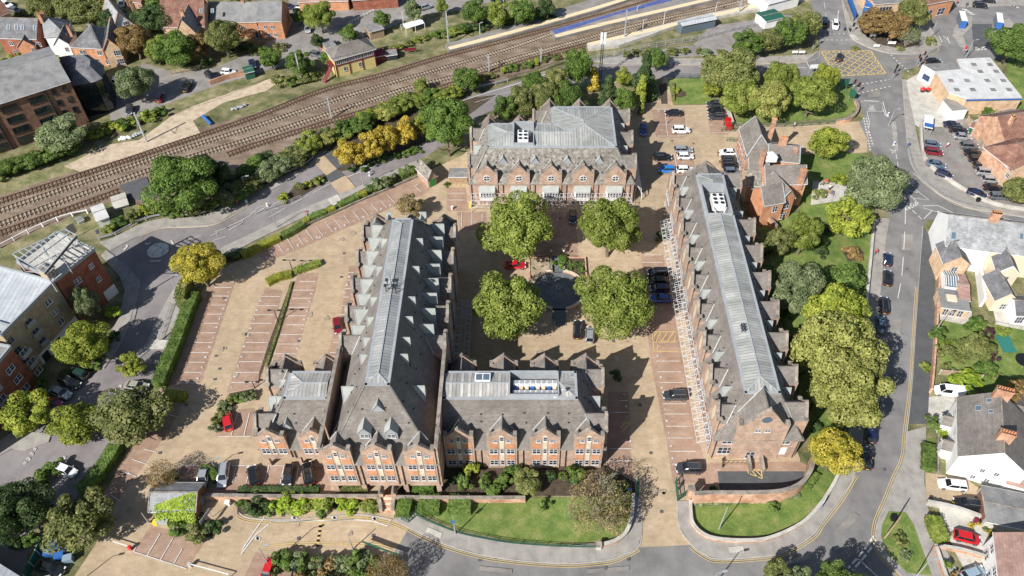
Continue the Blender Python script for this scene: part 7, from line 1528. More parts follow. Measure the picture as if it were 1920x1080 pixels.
for a in((147,700,-1,-.35,'hatch','green','dark green hatchback, topmost in the west car park bays',G1),(131,717,1,.42,'suv','black','black car between the green and silver cars in the west car park',G1),(113,736,1,.42,'saloon','silver','silver saloon beside the red car in the west car park',G1),(96,755,1,.30,'hatch','red','red hatchback with orange front in the west car park',G1),(112,772,1,.4,'hatch','dark blue','shaded dark blue car below the red hatchback',G1),(256,724,1,.12,'saloon','beige','pale gold saloon beside the small island tree',G1),(236,742,1,.2,'hatch','pale blue','pale blue hatchback half under the olive tree',G1),(210,765,-.7,.6,'hatch','pale blue','second pale blue car hidden by the olive tree',G1),(124,882,1,.40,'hatch','white','white hatchback alone by the lower hedge',G1),(95,1066,1,.25,'saloon','black','black open-top car beside the blue bins',G1),(427,790,-.22,-1,'hatch','red','red hatchback parked beside the planted bed',G2),(381,895,-.22,1,'saloon','silver','silver saloon left of the hedge strip',G2),(419,890,-.16,1,'estate','silver','silver estate right of the hedge strip',G2),(475,892,-.2,-1,'hatch','black','black hatchback with red tail lamps, left of the black three',G2),(541,890,-.2,1,'hatch','black','black hatchback under the left wing, middle of the black three',G2),(578,888,-.15,-1,'suv','black','tall black car under the left wing beside the corner pillar',G2),(633,611,.15,1,'hatch','dark red','crimson car nose showing beside the left flank of the tallest hall',G2),(966,497,1,0,'saloon','red','red car between the two left courtyard trees',G2),(1074,407,0,1,'hatch','black','black hatchback between the two upper courtyard trees',G2),(1083,618,.05,-1,'estate','black','black estate between the two lower courtyard trees',G2),(1106,628,.05,-1,'hatch','silver','silver car partly under the lower right courtyard tree',G2),(1234,511,-1,0,'suv','black','uppermost black car in the row by the lattice canopy',G2),(1234,526,-1,0,'saloon','black','second black car in the row by the lattice canopy',G2),(1237,541,-1,0,'hatch','dark blue','navy car above the bright blue one by the lattice canopy',G2),(1240,560,-1,0,'saloon','blue','bright blue low car by the lattice canopy',G2),(1266,742,-1,0,'suv','dark grey','dark grey sport utility car alone in the middle of the right-hand bays',G2),(1292,879,-1,0,'suv','dark grey','charcoal car in the lowest right-hand bay by the entrance gate',G2),(1263,212,-1,0,'saloon','black','black saloon by the top parking sign post',G5),(1206,244,.05,1,'hatch','blue','deep blue car beside the far hall',G5),(1277,244,1,0,'suv','white','white car below the black saloon in the top parking',G5),(1340,196,-1,0,'suv','dark grey','topmost dark car of three by the corner wall',G5),(1342,208,-1,0,'saloon','black','middle dark car of three by the corner wall',G5),(1344,219,-1,0,'estate','dark grey','lowest dark car of three by the corner wall',G5),(1242,295,1,0,'suv','black','black off-road car on its own above the bright blue one',G5),(1281,281,1,0,'estate','silver','silver estate above the white hatchback in the top parking',G5),(1285,293,1,0,'hatch','white','white hatchback under the silver estate',G5),(1250,318,-1,0,'hatch','bright blue','bright sky-blue hatchback near the corner of the long hall',G5),(1284,318,1,0,'hatch','white','white car partly behind the gable of the long hall',G5),(1365,286,-1,0,'saloon','white','white saloon beside the Victorian house',G5),(1368,299,1,0,'hatch','dark grey','dark car below the white saloon by the Victorian house',G5),(1370,309,1,0,'suv','black','black car third in the row by the Victorian house',G5),(1372,321,1,0,'hatch','slate blue','steel blue car lowest in the row by the Victorian house',G5),(1664,486,0,-1,'hatch','dark blue','uppermost dark car on the main street',G3),(1664,521,0,-1,'saloon','black','second dark car down the main street',G3),(1658,572,-.05,-1,'estate','black','black estate third down the main street',G3),(1652,608,-.06,-1,'saloon','slate blue','slate blue saloon fourth down the main street',G3),(1648,652,-.06,-1,'hatch','dark blue','navy car in the tree shadow on the main street',G3),(1641,764,-.08,-1,'hatch','black','black car just emerging below the lime tree',G3),(1637,797,-.08,1,'saloon','black','black saloon below the lime tree on the main street',G3),(1633,812,-.1,-1,'hatch','dark blue','dark blue car behind the black saloon near the bend',G3),(1622,858,-.2,-1,'estate','black','black car with its door open beside the golden tree',G3),(1574,107,.4,-1,'hatch','black','black hatchback crossing the yellow box junction',None),(1545,43,0,-1,'van','black','dark van waiting by the junction thicket',None),(1566,47,.06,1,'suv','white','white car waiting at the top traffic lights',None),(1750,115,1,-.05,'saloon','black','black saloon passing the garage office',None),(1838,10,1,.1,'suv','black','black taxi at the zebra crossing',None),(1853,1,1,.1,'suv','black','second dark car behind the taxi at the top edge',None),(1661,21,1,-.2,'van','white','white van behind the brown trees',None),(1786,234,1,.1,'saloon','dark blue','navy saloon topmost by the garage fence',G4),(1797,244,1,.1,'estate','black','black estate second by the garage fence',G4),(1804,256,1,.1,'saloon','silver','silver saloon third by the garage fence',G4),(1748,271,1,.12,'hatch','slate blue','blue-grey hatchback above the red one',G4),(1750,285,1,.12,'suv','dark red','deep red car by the car park wall',G4),(1755,308,1,.2,'saloon','slate blue','steel blue saloon below the red car',G4),(1770,327,1,.35,'hatch','dark blue','dark hatchback against the car park wall',G4),(1817,274,1,.05,'suv','grey','grey car heading the right row in the car park',G4),(1825,287,1,.08,'saloon','black','black saloon second in the right car park row',G4),(1834,299,1,.08,'estate','black','black estate third in the right car park row',G4),(1840,311,1,.08,'hatch','dark grey','dark grey car fourth in the right car park row',G4),(1848,323,1,.08,'suv','silver','silver car fifth in the right car park row',G4),(1857,337,1,.08,'hatch','silver','pale silver car with dark roof glass sixth in the right row',G4),(1862,352,1,.06,'saloon','black','black saloon seventh in the right car park row',G4),(1874,368,1,.04,'estate','grey','grey estate last in the right car park row',G4),(1832,363,1,.35,'saloon','dark blue','shiny navy saloon at the foot of the car park',G4),(1779,734,-1,-.12,'van','white','white panel van beside the chimneyed white semi',None),(1786,909,-1,-.12,'estate','white','white estate on the gravel drive',None),(1814,946,-1,-.15,'suv','black','black car below the white estate on the gravel drive',None),(1813,1008,1,.25,'hatch','red','red hatchback in the walled front garden',None),(1825,1075,1,-.35,'hatch','pale blue','pale blue car at the bottom right edge',None),(503,1070,-.4,1,'hatch','red','red car at the bottom edge below the loop markings',None),(556,1082,-.2,1,'hatch','black','black car at the bottom edge by the planted bank',None),(228,7,-.1,1,'hatch','silver','pale car on the drive at the top edge',None),(541,13,1,.05,'saloon','dark blue','dark saloon beyond the end cottage',None),(568,13,1,.05,'estate','silver','silver estate beyond the end cottage',None),(577,54,.05,1,'hatch','silver','silver hatchback beside the end cottage',None),(636,12,1,-.05,'hatch','red','bright red hatchback at the top of the lane',None),(593,102,1,.3,'hatch','grey','grey car by the small brick shed',None),(218,149,.4,-1,'hatch','white','pale car between the annex and the willow',None),(243,206,-.1,1,'hatch','dark grey','dark car in the shade below the annex willow',None),(300,183,.4,-.9,'hatch','dark red','dark red car in the shaded lane bays',None),(350,163,.5,-.9,'saloon','black','black car in the lane bays by the small tree',None),(396,143,.6,.4,'suv','black','black car next to the lane wall',None),(428,135,1,.1,'hatch','white','white car by the long brick lane wall',None),(473,120,.3,1,'saloon','dark blue','dark car at the end of the lane wall',None),(12,9,.9,.3,'suv','white','white car in the top left corner',None),(28,19,1,.2,'hatch','grey','grey car next to the white one in the top left corner',None),(402,15,1,0,'hatch','slate blue','pale blue car behind the orange cottages',None),(455,8,1,0,'saloon','black','black car behind the orange cottages',None),(798,13,1,-.3,'hatch','silver','silver car half hidden at the station approach',None),(913,27,.1,1,'hatch','white','white car under the upper platform trees',None),(932,2,1,-.1,'hatch','dark blue','dark car at the top edge of the station car park',None)):
 car(*a)
for k in CP:
 for ch in list(CP[k].children):bpy.data.objects.remove(ch)
 bpy.data.objects.remove(CP[k])
c=at(1365,233,.6);t=thing('pickup_truck','small bright red truck by the green cycle rack','truck',(c.x,c.y,zM))
m=MB();m.box((c.x,c.y-.3,.75),(1.5,3.6,.7));m.box((c.x,c.y+.9,1.35),(1.4,1.2,.7));m.build('body',PAINT['red'],t)
m=MB();m.box((c.x,c.y+.9,1.42),(1.43,1.0,.36));m.build('window_glass',M['car_glass'],t)
for sx in(-1,1):
 for sy in(-1,1):
  m=MB();m.tube((c.x+sx*.6,c.y-.3+sy*1.1,.34),(c.x+sx*.78,c.y-.3+sy*1.1,.34),.33,seg=12);m.build('wheel',TYRE,t)
def bike(px,py,ang,label,motor=True):
 c=at(px,py,.4);t=thing('motorcycle' if motor else 'bicycle',label,'motorcycle' if motor else 'bicycle',(c.x,c.y,zM),ang);o=t;m=MB
 def add(nm,mb,mt):
  x=bpy.data.objects.new(nm,mb.mesh(nm,mt));COL.objects.link(x);x.parent=t
 for x in(-.6,.6):
  q=MB();q.tube((x,-.06,.32),(x,.06,.32),.32,seg=12);add('wheel',q,TYRE)
 q=MB()
 if motor:q.box((0,0,.55),(.9,.32,.35));q.box((-.35,0,.82),(.6,.3,.12));q.bar((.6,0,.35),(.4,0,1.0),.1)
 else:q.bar((-.6,0,.35),(0,0,.75),.05);q.bar((0,0,.75),(.45,0,.75),.05);q.bar((.6,0,.35),(.45,0,.95),.05);q.bar((0,0,.35),(.45,0,.75),.05);q.box((-.15,0,.9),(.25,.14,.06))
 add('frame',q,PAINT['dark grey']if motor else PAINT['dark blue'])
 q=MB();q.bar((.4,-.35,1.02),(.4,.35,1.02),.05);add('handlebar',q,M['dark_metal'])
for a in((1583,54,1.3,'motorcycle with rider waiting beside the white car'),(1593,56,1.5,'motorcycle waiting nearest the kerb at the top lights')):bike(*a)
for a in((1355,868,1.4,'bicycle leaning at the left of the hall entrance'),(1432,873,1.2,'bicycle leaning at the right of the hall entrance'),(1762,1,.4,'bicycle at the cafe rack by the corner shop')):bike(*a,motor=False)
SK=plain('skin',(.50,.30,.21),.6);HAIRM=plain('hair',(.035,.022,.015),.7)
CL={'orange':plain('cloth_orange',(.75,.16,.02),.8),'red':plain('cloth_red',(.55,.03,.03),.8),'white':plain('cloth_white',(.72,.72,.70),.8),'black':plain('cloth_black',(.015,.015,.018),.8),'blue':plain('cloth_blue',(.04,.09,.30),.8),'grey':plain('cloth_grey',(.18,.18,.19),.8),'green':plain('cloth_green',(.05,.13,.06),.8),'jean':plain('cloth_denim',(.04,.06,.12),.8)}
def body_mesh(pose):
 J={'pel':(0,0,.95),'bel':(0,0,1.12),'chest':(0,.01,1.34),'neck':(0,0,1.50),'head':(0,.02,1.60),'top':(0,.02,1.70)}
 st=.18 if pose=='walk' else 0.0
 for s_,n in((-1,'L'),(1,'R')):
  f=st*s_
  J['hip'+n]=(s_*.10,0,.90);J['knee'+n]=(s_*.11,f*.6+.02,.50);J['ank'+n]=(s_*.11,f*1.6-.02,.10);J['toe'+n]=(s_*.12,f*1.6+.16,.05)
  J['sh'+n]=(s_*.19,0,1.42);J['elb'+n]=(s_*.25,-f*.6,1.14);J['wri'+n]=(s_*.24,-f*1.2+.08,.90);J['han'+n]=(s_*.24,-f*1.2+.12,.80)
  if pose=='sit':J['knee'+n]=(s_*.13,.45,.92);J['ank'+n]=(s_*.13,.48,.50);J['toe'+n]=(s_*.13,.64,.46);J['elb'+n]=(s_*.26,.08,1.16);J['wri'+n]=(s_*.18,.32,1.12);J['han'+n]=(s_*.14,.42,1.12)
  for i,dx in enumerate((-.035,-.012,.012,.035)):
   h=J['han'+n];d=(0,.09,0)if pose=='sit' else(0,.02,-.09);L=(.8,1,.95,.75)[i]
   J['f%d'%i+n]=(h[0]+dx,h[1]+d[1]*L,h[2]+d[2]*L)
  J['th'+n]=(J['han'+n][0]-s_*.05,J['han'+n][1]+.04,J['han'+n][2]+.01)
 R={'pel':.15,'bel':.13,'chest':.16,'neck':.055,'head':.10,'top':.085}
 for n in 'LR':R.update({'hip'+n:.10,'knee'+n:.065,'ank'+n:.045,'toe'+n:.045,'sh'+n:.065,'elb'+n:.045,'wri'+n:.032,'han'+n:.04,'th'+n:.012,**{'f%d'%i+n:.010 for i in range(4)}})
 E=[('pel','bel'),('bel','chest'),('chest','neck'),('neck','head'),('head','top')]
 for n in 'LR':E+=[('pel','hip'+n),('hip'+n,'knee'+n),('knee'+n,'ank'+n),('ank'+n,'toe'+n),('chest','sh'+n),('sh'+n,'elb'+n),('elb'+n,'wri'+n),('wri'+n,'han'+n),('han'+n,'th'+n)]+[('han'+n,'f%d'%i+n)for i in range(4)]
 K=list(J);me=bpy.data.meshes.new('body');me.from_pydata([J[k]for k in K],[(K.index(a),K.index(b))for a,b in E],[])
 o=bpy.data.objects.new('tmp',me);COL.objects.link(o);sk=o.modifiers.new('s','SKIN');o.modifiers.new('u','SUBSURF').levels=1
 if not me.skin_vertices:me.attributes.new('skin_vertex','FLOAT','POINT')if False else None
 bpy.context.view_layer.objects.active=o
 try:
  for i,k in enumerate(K):me.skin_vertices[0].data[i].radius=(R[k],R[k]*.8 if k in('chest','bel','pel')else R[k])
  me.skin_vertices[0].data[0].use_root=True
 except Exception:pass
 dg=bpy.context.evaluated_depsgraph_get();res=bpy.data.meshes.new_from_object(o.evaluated_get(dg));res.name='body';res.materials.clear();res.materials.append(SK)
 bpy.data.objects.remove(o);return res,J
BM={p:body_mesh(p)for p in('stand','walk','sit')}
def person(px,py,pose,top,legs,rz,label,z=0.0,group=None):
 c=at(px,py,.9+z);t=thing('person',label,'person',(c.x,c.y,zM+z+(-.45 if pose=='sit' else 0)),rz,group);me,J=BM[pose]
 b=bpy.data.objects.new('body',me);COL.objects.link(b);b.parent=t
 def add(nm,mb,mt):x=bpy.data.objects.new(nm,mb.mesh(nm,mt));COL.objects.link(x);x.parent=t
 m=MB();P={k:Vector(v)for k,v in J.items()}
 loft(m,[[(P[k].x+rx*math.cos(a),P[k].y+ry*math.sin(a),P[k].z+dz)for a in[6.283*i/10 for i in range(10)]]for k,rx,ry,dz in(('pel',.19,.15,-.06),('bel',.17,.135,0),('chest',.205,.15,0),('chest',.18,.13,.10),('neck',.07,.07,-.02))])
 for n in 'LR':m.tube(P['sh'+n],P['elb'+n],.078,.062,8);m.tube(P['elb'+n],P['wri'+n],.062,.045,8)
 add('jacket',m,CL[top])
 m=MB()
 for n in 'LR':m.tube(P['hip'+n]+Vector((0,0,.04)),P['knee'+n],.125,.085,8);m.tube(P['knee'+n],P['ank'+n],.085,.062,8)
 add('trousers',m,CL[legs])
 m=MB();m.ell((0,-.005,1.70),(.108,.115,.085),10,6);add('hair',m,HAIRM)
 m=MB();
 for x in(-.035,.035):m.ell((x,.115,1.665),(.012,.01,.010),6,4,0)
 add('eyes',m,HAIRM)
 for n in 'LR':
  m=MB();m.ell((P['toe'+n].x,P['toe'+n].y-.06,P['toe'+n].z),(.05,.13,.05),8,5);add('shoe',m,CL['black'])
 return t
for a in((445,380,'walk','orange','jean',-.8,'person in an orange jacket walking beside the crash barrier'),(577,401,'walk','red','black',2.2,'person in a red top walking along the striped hedge'),(1634,862,'stand','black','grey',1.5,'person standing at the open door of the black car'),(1271,912,'walk','white','jean',-1.2,'person in white walking through the green entrance gate'),(1642,473,'walk','red','jean',3.0,'person in red on the main street pavement'),(1703,272,'walk','blue','jean',.3,'person in blue on the railed pavement'),(1777,272,'stand','white','red',.3,'person standing between rows in the right-hand car park'),(1583,52,'sit','blue','black',-1.4,'rider in blue on the left motorcycle'),(1593,54,'sit','black','black',-1.4,'rider in black on the kerbside motorcycle'),(1490,234,'stand','white','grey',.8,'person in white pushing a pram on the entrance path'),(1346,288,'stand','black','orange',1.0,'person near the bonnet of the white saloon'),(1350,300,'stand','white','jean',1.0,'person in white beside the dark car row'),(1543,344,'sit','grey','jean',.5,'person in grey sitting at the upper garden table'),(1551,338,'sit','red','black',2.4,'person in red sitting at the upper garden table'),(1548,366,'sit','white','jean',.6,'person in white at the lower garden table'),(1560,360,'sit','blue','grey',-2.2,'person in blue at the lower garden table'),(1556,352,'stand','white','black',0,'person in white standing between the garden tables'),(1752,8,'walk','blue','jean',1.2,'shopper in blue left of the cafe tables'),(1765,12,'stand','white','grey',.2,'shopper in white by the cafe tables'),(1776,6,'walk','black','jean',2.0,'shopper in black outside the corner shop'),(1786,12,'walk','grey','black',-.8,'shopper in grey near the zebra crossing'),(1795,4,'stand','red','jean',1.7,'shopper in red near the top edge'),(1813,8,'walk','green','jean',.1,'pedestrian in green crossing at the zebra'),(1760,22,'walk','black','grey',.9,'pedestrian in black on the plaza edge')):
 person(*a)
def pole_h(bx,by,ty):
 p=at(bx,by);q=(540-ty)/FOC;w_=p.y*(q*_cd-_sd)/(_cd+q*_sd);return CAM_H+w_
def wall(px,w_,h,mat,label,cop='coping',copw=.14,name='boundary_wall',n=4,h2=None,z0=0.0):
 L=gline(px,0,n);c=L[len(L)//2];t=thing(name,label,'wall',(c.x,c.y,0));m=MB();wallstrip(m,L,w_,z0,h,0,h2);m.build('brickwork',M[mat],t)
 if cop:
  m=MB();L2=L;wallstrip(m,L2,w_+copw,h,h+.13,0)if h2 is None else None
  if h2 is not None:
   k=len(L)-1
   for i in range(k):
    za=h+(h2-h)*i/k;zb=h+(h2-h)*(i+1)/k;m.bar((L[i].x,L[i].y,za+.06),(L[i+1].x,L[i+1].y,zb+.06),w_+copw,.13)
  m.build('coping',M[cop],t)
 return t
wall([(386,936),(500,938),(600,938),(712,938)],.45,1.5,'brick_wall','long weathered brick wall with grey coping left of the steps');wall([(742,940),(850,941),(985,941)],.45,1.5,'brick_wall','long weathered brick wall with grey coping right of the steps')
wall([(712,938),(714,950),(715,962)],.5,1.4,'brick_wall','short brick wall on the left of the steps',h2=.9);wall([(740,940),(738,952),(737,962)],.5,1.4,'brick_wall','short brick wall on the right of the steps',h2=.9)
wall([(1296,944),(1330,942),(1400,942),(1455,939),(1490,926),(1508,905),(1515,885),(1518,868)],.55,3.4,'brick_wall','high curved weathered brick wall around the forecourt of the long hall')
wall([(1293,942),(1294,965),(1298,985),(1316,1004),(1345,1014),(1400,1017),(1445,1011),(1500,985),(1535,950),(1560,912),(1572,886)],.4,.8,'brick_wall','low kerb wall curving round the right-hand lawn',cop='concrete')
wall([(1120,1027),(1150,1019),(1172,1003),(1182,978),(1186,950),(1186,930)],.45,.9,'brick_wall','low curved wall at the corner of the front lawn',cop='concrete')
wall([(1566,232),(1590,228),(1603,218),(1607,205),(1602,192)],.45,1.1,'brick_wall','low curved brick wall at the entrance path corner')
wall([(1637,408),(1632,470),(1625,540),(1620,595),(1607,700),(1592,800)],.4,1.0,'concrete','long pale garden wall along the main street pavement',cop='concrete')
wall([(1725,236),(1728,282),(1742,312),(1785,345),(1835,374),(1880,389),(1935,398)],.4,.8,'concrete','pale wall around the right-hand car park',cop='concrete')
wall([(1762,470),(1755,560),(1752,620),(1746,700),(1742,738)],.35,1.6,'brick_wall','tall garden wall beside the dark pavement',cop=None)
wall([(1757,818),(1756,888)],.3,.8,'coping','dark low wall by the square clipped hedge',cop=None);wall([(1735,946),(1790,958),(1865,985)],.4,1.2,'concrete','pale wall between the gravel drive and the red car garden',cop='concrete')
wall([(1758,1028),(1800,1035),(1858,1052)],.35,1.0,'brick_wall','brick wall below the red car garden',cop='concrete');wall([(1750,1025),(1760,1055),(1772,1090)],.35,1.0,'brick_wall','brick front wall along the bottom right pavement',cop='concrete')
wall([(1362,205),(1372,236)],.5,1.3,'concrete','short pale wall end by the red truck',cop='concrete');wall([(1425,396),(1438,420),(1452,438)],.5,2.4,'brick_wall','old leaning garden wall below the Victorian house',cop='coping')
wall([(395,160),(430,148),(465,140)],.3,1.5,'brick_old','brown brick wall along the back lane',cop=None);wall([(300,392),(305,398)],.3,.6,'concrete','little concrete stub wall by the embankment',cop=None)
wall([(808,322),(690,372),(560,430),(480,470)],.3,.6,'coping','low dark wall under the striped hedge',cop=None,name='retaining_wall')
a=at(716,962);b=at(736,962);fr=Fr(a,b);t=thing('steps','brick steps climbing between the two long walls','steps',(a+b)/2)
for i in range(7):
 m=MB();fr.box(m,fr.L/2,-.2-i*.38,.09+i*.17,fr.L,.4,.2);m.build('step',M['stone']if i%2 else M['brick_wall'],t)
for u in(-.2,fr.L+.2):
 m=MB();fr.box(m,u,-2.9,1.1,.7,1.4,2.2);fr.plate(m,[(u-.45,2.2),(u+.45,2.2),(u,3.0)],-3.6,-2.2,1);m.build('gate_pier',[M['brick_wall'],M['coping']],t)
def railing(px,h,mat,label,gap=1.6,rails=(.5,1.0),name='railing',n=4,cat='railing',w_=.06,bars=0,group=None,world=None):
 L=gline(px,0,n)if world is None else world;t=thing(name,label,cat,(L[0].x,L[0].y,0),group=group);k=len(L)
 for f in rails:
  m=MB()
  for i in range(k-1):m.bar((L[i].x,L[i].y,h*f),(L[i+1].x,L[i+1].y,h*f),w_)
  m.build('rail',M[mat],t)
 tot=sum((L[i+1]-L[i]).length for i in range(k-1));num=min(90,max(2,int(tot/gap)+1));pm=MB();pm.bar((0,0,0),(0,0,h+.05),w_*1.5);me=pm.mesh('post',M[mat])
 d=0;i=0;acc=0
 for q in range(num):
  s=tot*q/(num-1)
  while i<k-2 and acc+(L[i+1]-L[i]).length<s:acc+=(L[i+1]-L[i]).length;i+=1
  p=L[i].lerp(L[i+1],min(1,(s-acc)/max(1e-6,(L[i+1]-L[i]).length)))
  o=bpy.data.objects.new('post',me);COL.objects.link(o);o.parent=t;o.location=p-t.location
 if bars:
  m=MB()
  for i in range(k-1):
   a,b=L[i],L[i+1];c=int((b-a).length/bars)
   for q in range(c):p=a.lerp(b,q/max(1,c));m.bar((p.x,p.y,.1),(p.x,p.y,h),.03)
  o=m.build('bars',M[mat],t);o['kind']='stuff'
 return t
railing([(187,450),(212,444),(237,431),(275,413),(312,406),(355,407),(390,400),(425,381),(450,370),(480,352),(577,308),(605,272),(660,241),(705,227),(760,208),(825,189),(880,172),(952,153)],.95,'grey_metal','galvanised crash barrier curving along the railway side of the road',gap=3.5,rails=(.62,.72,.82,.92),name='crash_barrier',cat='barrier',w_=.13)
railing([(952,153),(1000,140),(1060,118)],1.6,'dark_metal','dark fence continuing from the crash barrier',gap=2.2,rails=(.3,.95),bars=.25)
railing([(782,968),(800,978),(860,1001),(910,1012),(960,1020),(1040,1026),(1116,1028)],1.0,'green_paint','pale green railing along the front lawn pavement',gap=1.9,rails=(.35,.7,1.0),bars=.3,w_=.05)
railing([(753,975),(765,981),(778,970),(781,955)],1.2,'green_paint','green barrier pen beside the brick steps',gap=1.4,rails=(.1,.55,1.0),bars=.22,w_=.06)
railing([(1372,236),(1450,238),(1510,236),(1566,232)],1.3,'green_paint','green railing along the corner garden',gap=2.2,rails=(.15,.95),bars=.22)
railing([(1262,146),(1322,147),(1400,146)],1.4,'green_paint','green railing at the top of the corner lawn',gap=2.2,rails=(.15,.95),bars=.22)
railing([(1700,275),(1712,315),(1730,340),(1765,365),(1800,382),(1860,396)],1.0,'grey_metal','guard railing along the outside of the street bend',gap=1.9,rails=(.1,.95),bars=.3,w_=.05)
railing([(1104,118),(1180,100),(1240,88),(1300,78),(1360,62),(1440,44)],2.0,'grey_metal','tall grey palisade fence below the lower platform',gap=2.6,rails=(.2,.9),bars=.28,w_=.08)
railing([(300,640),(312,605),(322,575)],1.1,'grey_metal','grey handrail on the pavement beside the thick hedge',gap=1.8,rails=(.1,.95),bars=.3)
railing([(480,402),(520,388),(565,372)],.9,'grey_metal','pavement guard rail beside the north road',gap=2.0,rails=(.5,1.0));railing([(0,466),(60,435),(120,410),(165,400)],1.1,'render_white','long white rail fence beside the siding',gap=3,rails=(.9,),w_=.16)
railing([(870,55),(930,45),(985,38),(1040,25)],1.8,'dark_metal','dark station fence behind the upper platform',gap=2.4,rails=(.2,.95),bars=.3);railing([(320,140),(375,130)],1.2,'wood_fence','timber post and rail fence by the lane bays',gap=1.2,rails=(.3,.6,.95),w_=.1)
railing([(655,45),(700,22)],.8,'render_white','short white bollard fence by the lane',gap=1.1,rails=(.8,),w_=.1);railing([(800,165),(700,202),(620,236)],.1,'rail','cable trough',gap=40)if False else None
def fence(px,h,label,mat='wood_fence',n=1):
 L=gline(px,0,n);t=thing('panel_fence',label,'fence',(L[0].x,L[0].y,0));m=MB();wallstrip(m,L,.06,0,h);m.build('panels',M[mat],t);pm=MB();pm.bar((0,0,0),(0,0,h+.1),.16);me=pm.mesh('post',M['concrete'])
 for i in range(len(L)-1):
  a,b=L[i],L[i+1];c=max(1,int((b-a).length/1.9))
  for q in range(c+1):p=a.lerp(b,q/c);o=bpy.data.objects.new('post',me);COL.objects.link(o);o.parent=t;o.location=p-t.location
fence([(1812,228),(1830,258),(1846,290),(1866,320),(1884,352)],1.7,'brown panel fence with concrete posts behind the right car park row');fence([(1862,212),(1880,250),(1884,262)],1.8,'pale timber fence beside the small back garden')
fence([(1760,702),(1800,705),(1838,712)],1.5,'short brown fence above the white van');fence([(1762,560),(1758,590)],1.2,'short fence by the patio');fence([(1866,608),(1935,622)],.8,'low pale fence along the patio edge','concrete')
fence([(40,1110),(75,1040),(90,1010)],1.8,'green-stained fence around the bin store','green_paint')
def lamp(b,t_,label,kind='street',mat='grey_metal',group=None,name='street_lamp',cat='street lamp',arm=(.9,.2),r=.09):
 h=max(2.0,pole_h(*b,t_));p=at(*b);t=thing(name,label,cat,(p.x,p.y,0),group=group);m=MB();m.tube(p,p+Vector((0,0,h)),r*1.3,r*.7,8);m.build('post',M[mat],t)
 if kind=='street':
  m=MB();m.bar(p+Vector((0,0,h)),p+Vector((arm[0],arm[1],h+.15)),.07);m.build('arm',M[mat],t);m=MB();m.box((p.x+arm[0]*1.3,p.y+arm[1]*1.3,h+.15),(.75,.3,.14),math.atan2(arm[1],arm[0]));m.build('lamp_head',M['flash'],t)
 if kind=='double':
  for s_ in(-1,1):
   m=MB();m.bar(p+Vector((0,0,h)),p+Vector((s_*.8,0,h+.05)),.07);m.box((p.x+s_*1.0,p.y,h+.05),(.7,.35,.14));m.build('lamp_head',M['dark_metal'],t)
 if kind=='sign':
  m=MB();m.box((p.x-.1,p.y-.1,h*.72),(.6,.06,.9));m.build('sign_plate',M['blue_paint'],t)
 return t,p,h
for a in(((1348,992),951,'bare grey post leaning shadow across the right-hand lawn','none'),((854,1002),968,'post with blue parking sign behind the front lawn railing','sign'),((1666,235),206,'lamp post beside the cycle box on the junction approach','street'),((1744,72),38,'white lamp column on the junction plaza','none'),((1810,110),76,'lamp post behind the garage roof','street'),((465,367),332,'lamp post above the crash barrier','street'),((519,428),393,'lamp post by the striped hedge','street'),((682,350),314,'lamp post at the slip road near the golden trees','street'),((1748,632),588,'lamp column against the garden wall by the patio','street'),((1752,508),452,'lamp column in front of the tall white gable wall','street'),((330,540),518,'lamp post by the drive hedge','street'),((1256,128),118,'small lamp on the north road pavement','street'),((1716,1082),1052,'lamp post at the bottom of the grass island','street'),((112,1120),1085,'lamp below the lower left tree','street'),((505,1062),1026,'lamp on the entrance loop verge','street'),((662,1030),1010,'small lamp on the bottom planted bank','none'),((1290,250),236,'parking lamp beside the white car','none'),((1250,232),218,'sign post among the top parking bays','none'),((1330,1110),1075,'lamp post just below the bottom edge','street'),((279,980),962,'thin post by the lower car park barrier','none'),((404,878),862,'lamp behind the silver cars','street')):
 lamp(a[0],a[1],a[2],a[3])
t,p,h=lamp((1658,1010),968,'tall wooden telegraph pole on the grass island','none','wood',name='telegraph_pole',cat='pole',r=.13)
for b,tt,l in(((548,506),488,'double-headed lamp above the parking median hedge'),((522,604),582,'double-headed lamp in the middle of the parking median'),((478,728),718,'double floodlight beside the left wing bed')):lamp(b,tt,l,'double','dark_metal')
def mast(b,ty,label,arm=2.6,mat='grey_metal'):
 h=pole_h(*b,ty);p=at(*b);t=thing('line_mast',label,'overhead line mast',(p.x,p.y,0),group='overhead line masts');m=MB();m.bar(p,p+Vector((0,0,h)),.34,.3);m.build('mast',M[mat],t)
 d=Vector((math.sin(.3),-math.cos(.3),0))*(1 if arm>0 else-1)
 m=MB();m.bar(p+Vector((0,0,h*.8)),p+d*abs(arm)+Vector((0,0,h*.72)),.09);m.bar(p+Vector((0,0,h*.62)),p+d*abs(arm)+Vector((0,0,h*.72)),.09);m.build('cantilever',M[mat],t)
 return p+d*abs(arm)+Vector((0,0,h*.72))
T1=[mast((275,266),211,'leaning pale mast beside the dirt track'),mast((566,152),100,'mast standing in the bushes left of the signal box'),mast((841,84),22,'mast at the left end of the upper platform'),mast((1170,74),19,'mast on the lower platform'),]
T2=[mast((622,222),184,'mast between the lower tracks and the road bushes',-2.4),mast((917,136),102,'mast between the tracks above the low bushes',-2.4),mast((1014,118),90,'short mast left of the lattice signal',-2.2),mast((1385,27),0,'mast at the right end of the lower platform',-2.4)]
for nm,T in(('overhead_wire',T1),('overhead_wire',T2)):
 m=MB()
 for a,b in zip(T,T[1:]):
  L=[a.lerp(b,i/8)-Vector((0,0,.6*math.sin(math.pi*i/8)))for i in range(9)]
  for i in range(8):m.tube(L[i],L[i+1],.035,seg=3,cap=False)
 m.build_at(nm,M['dark_metal'],'overhead wire strung between the %s masts'%('northern' if T is T1 else 'southern'),'wire')
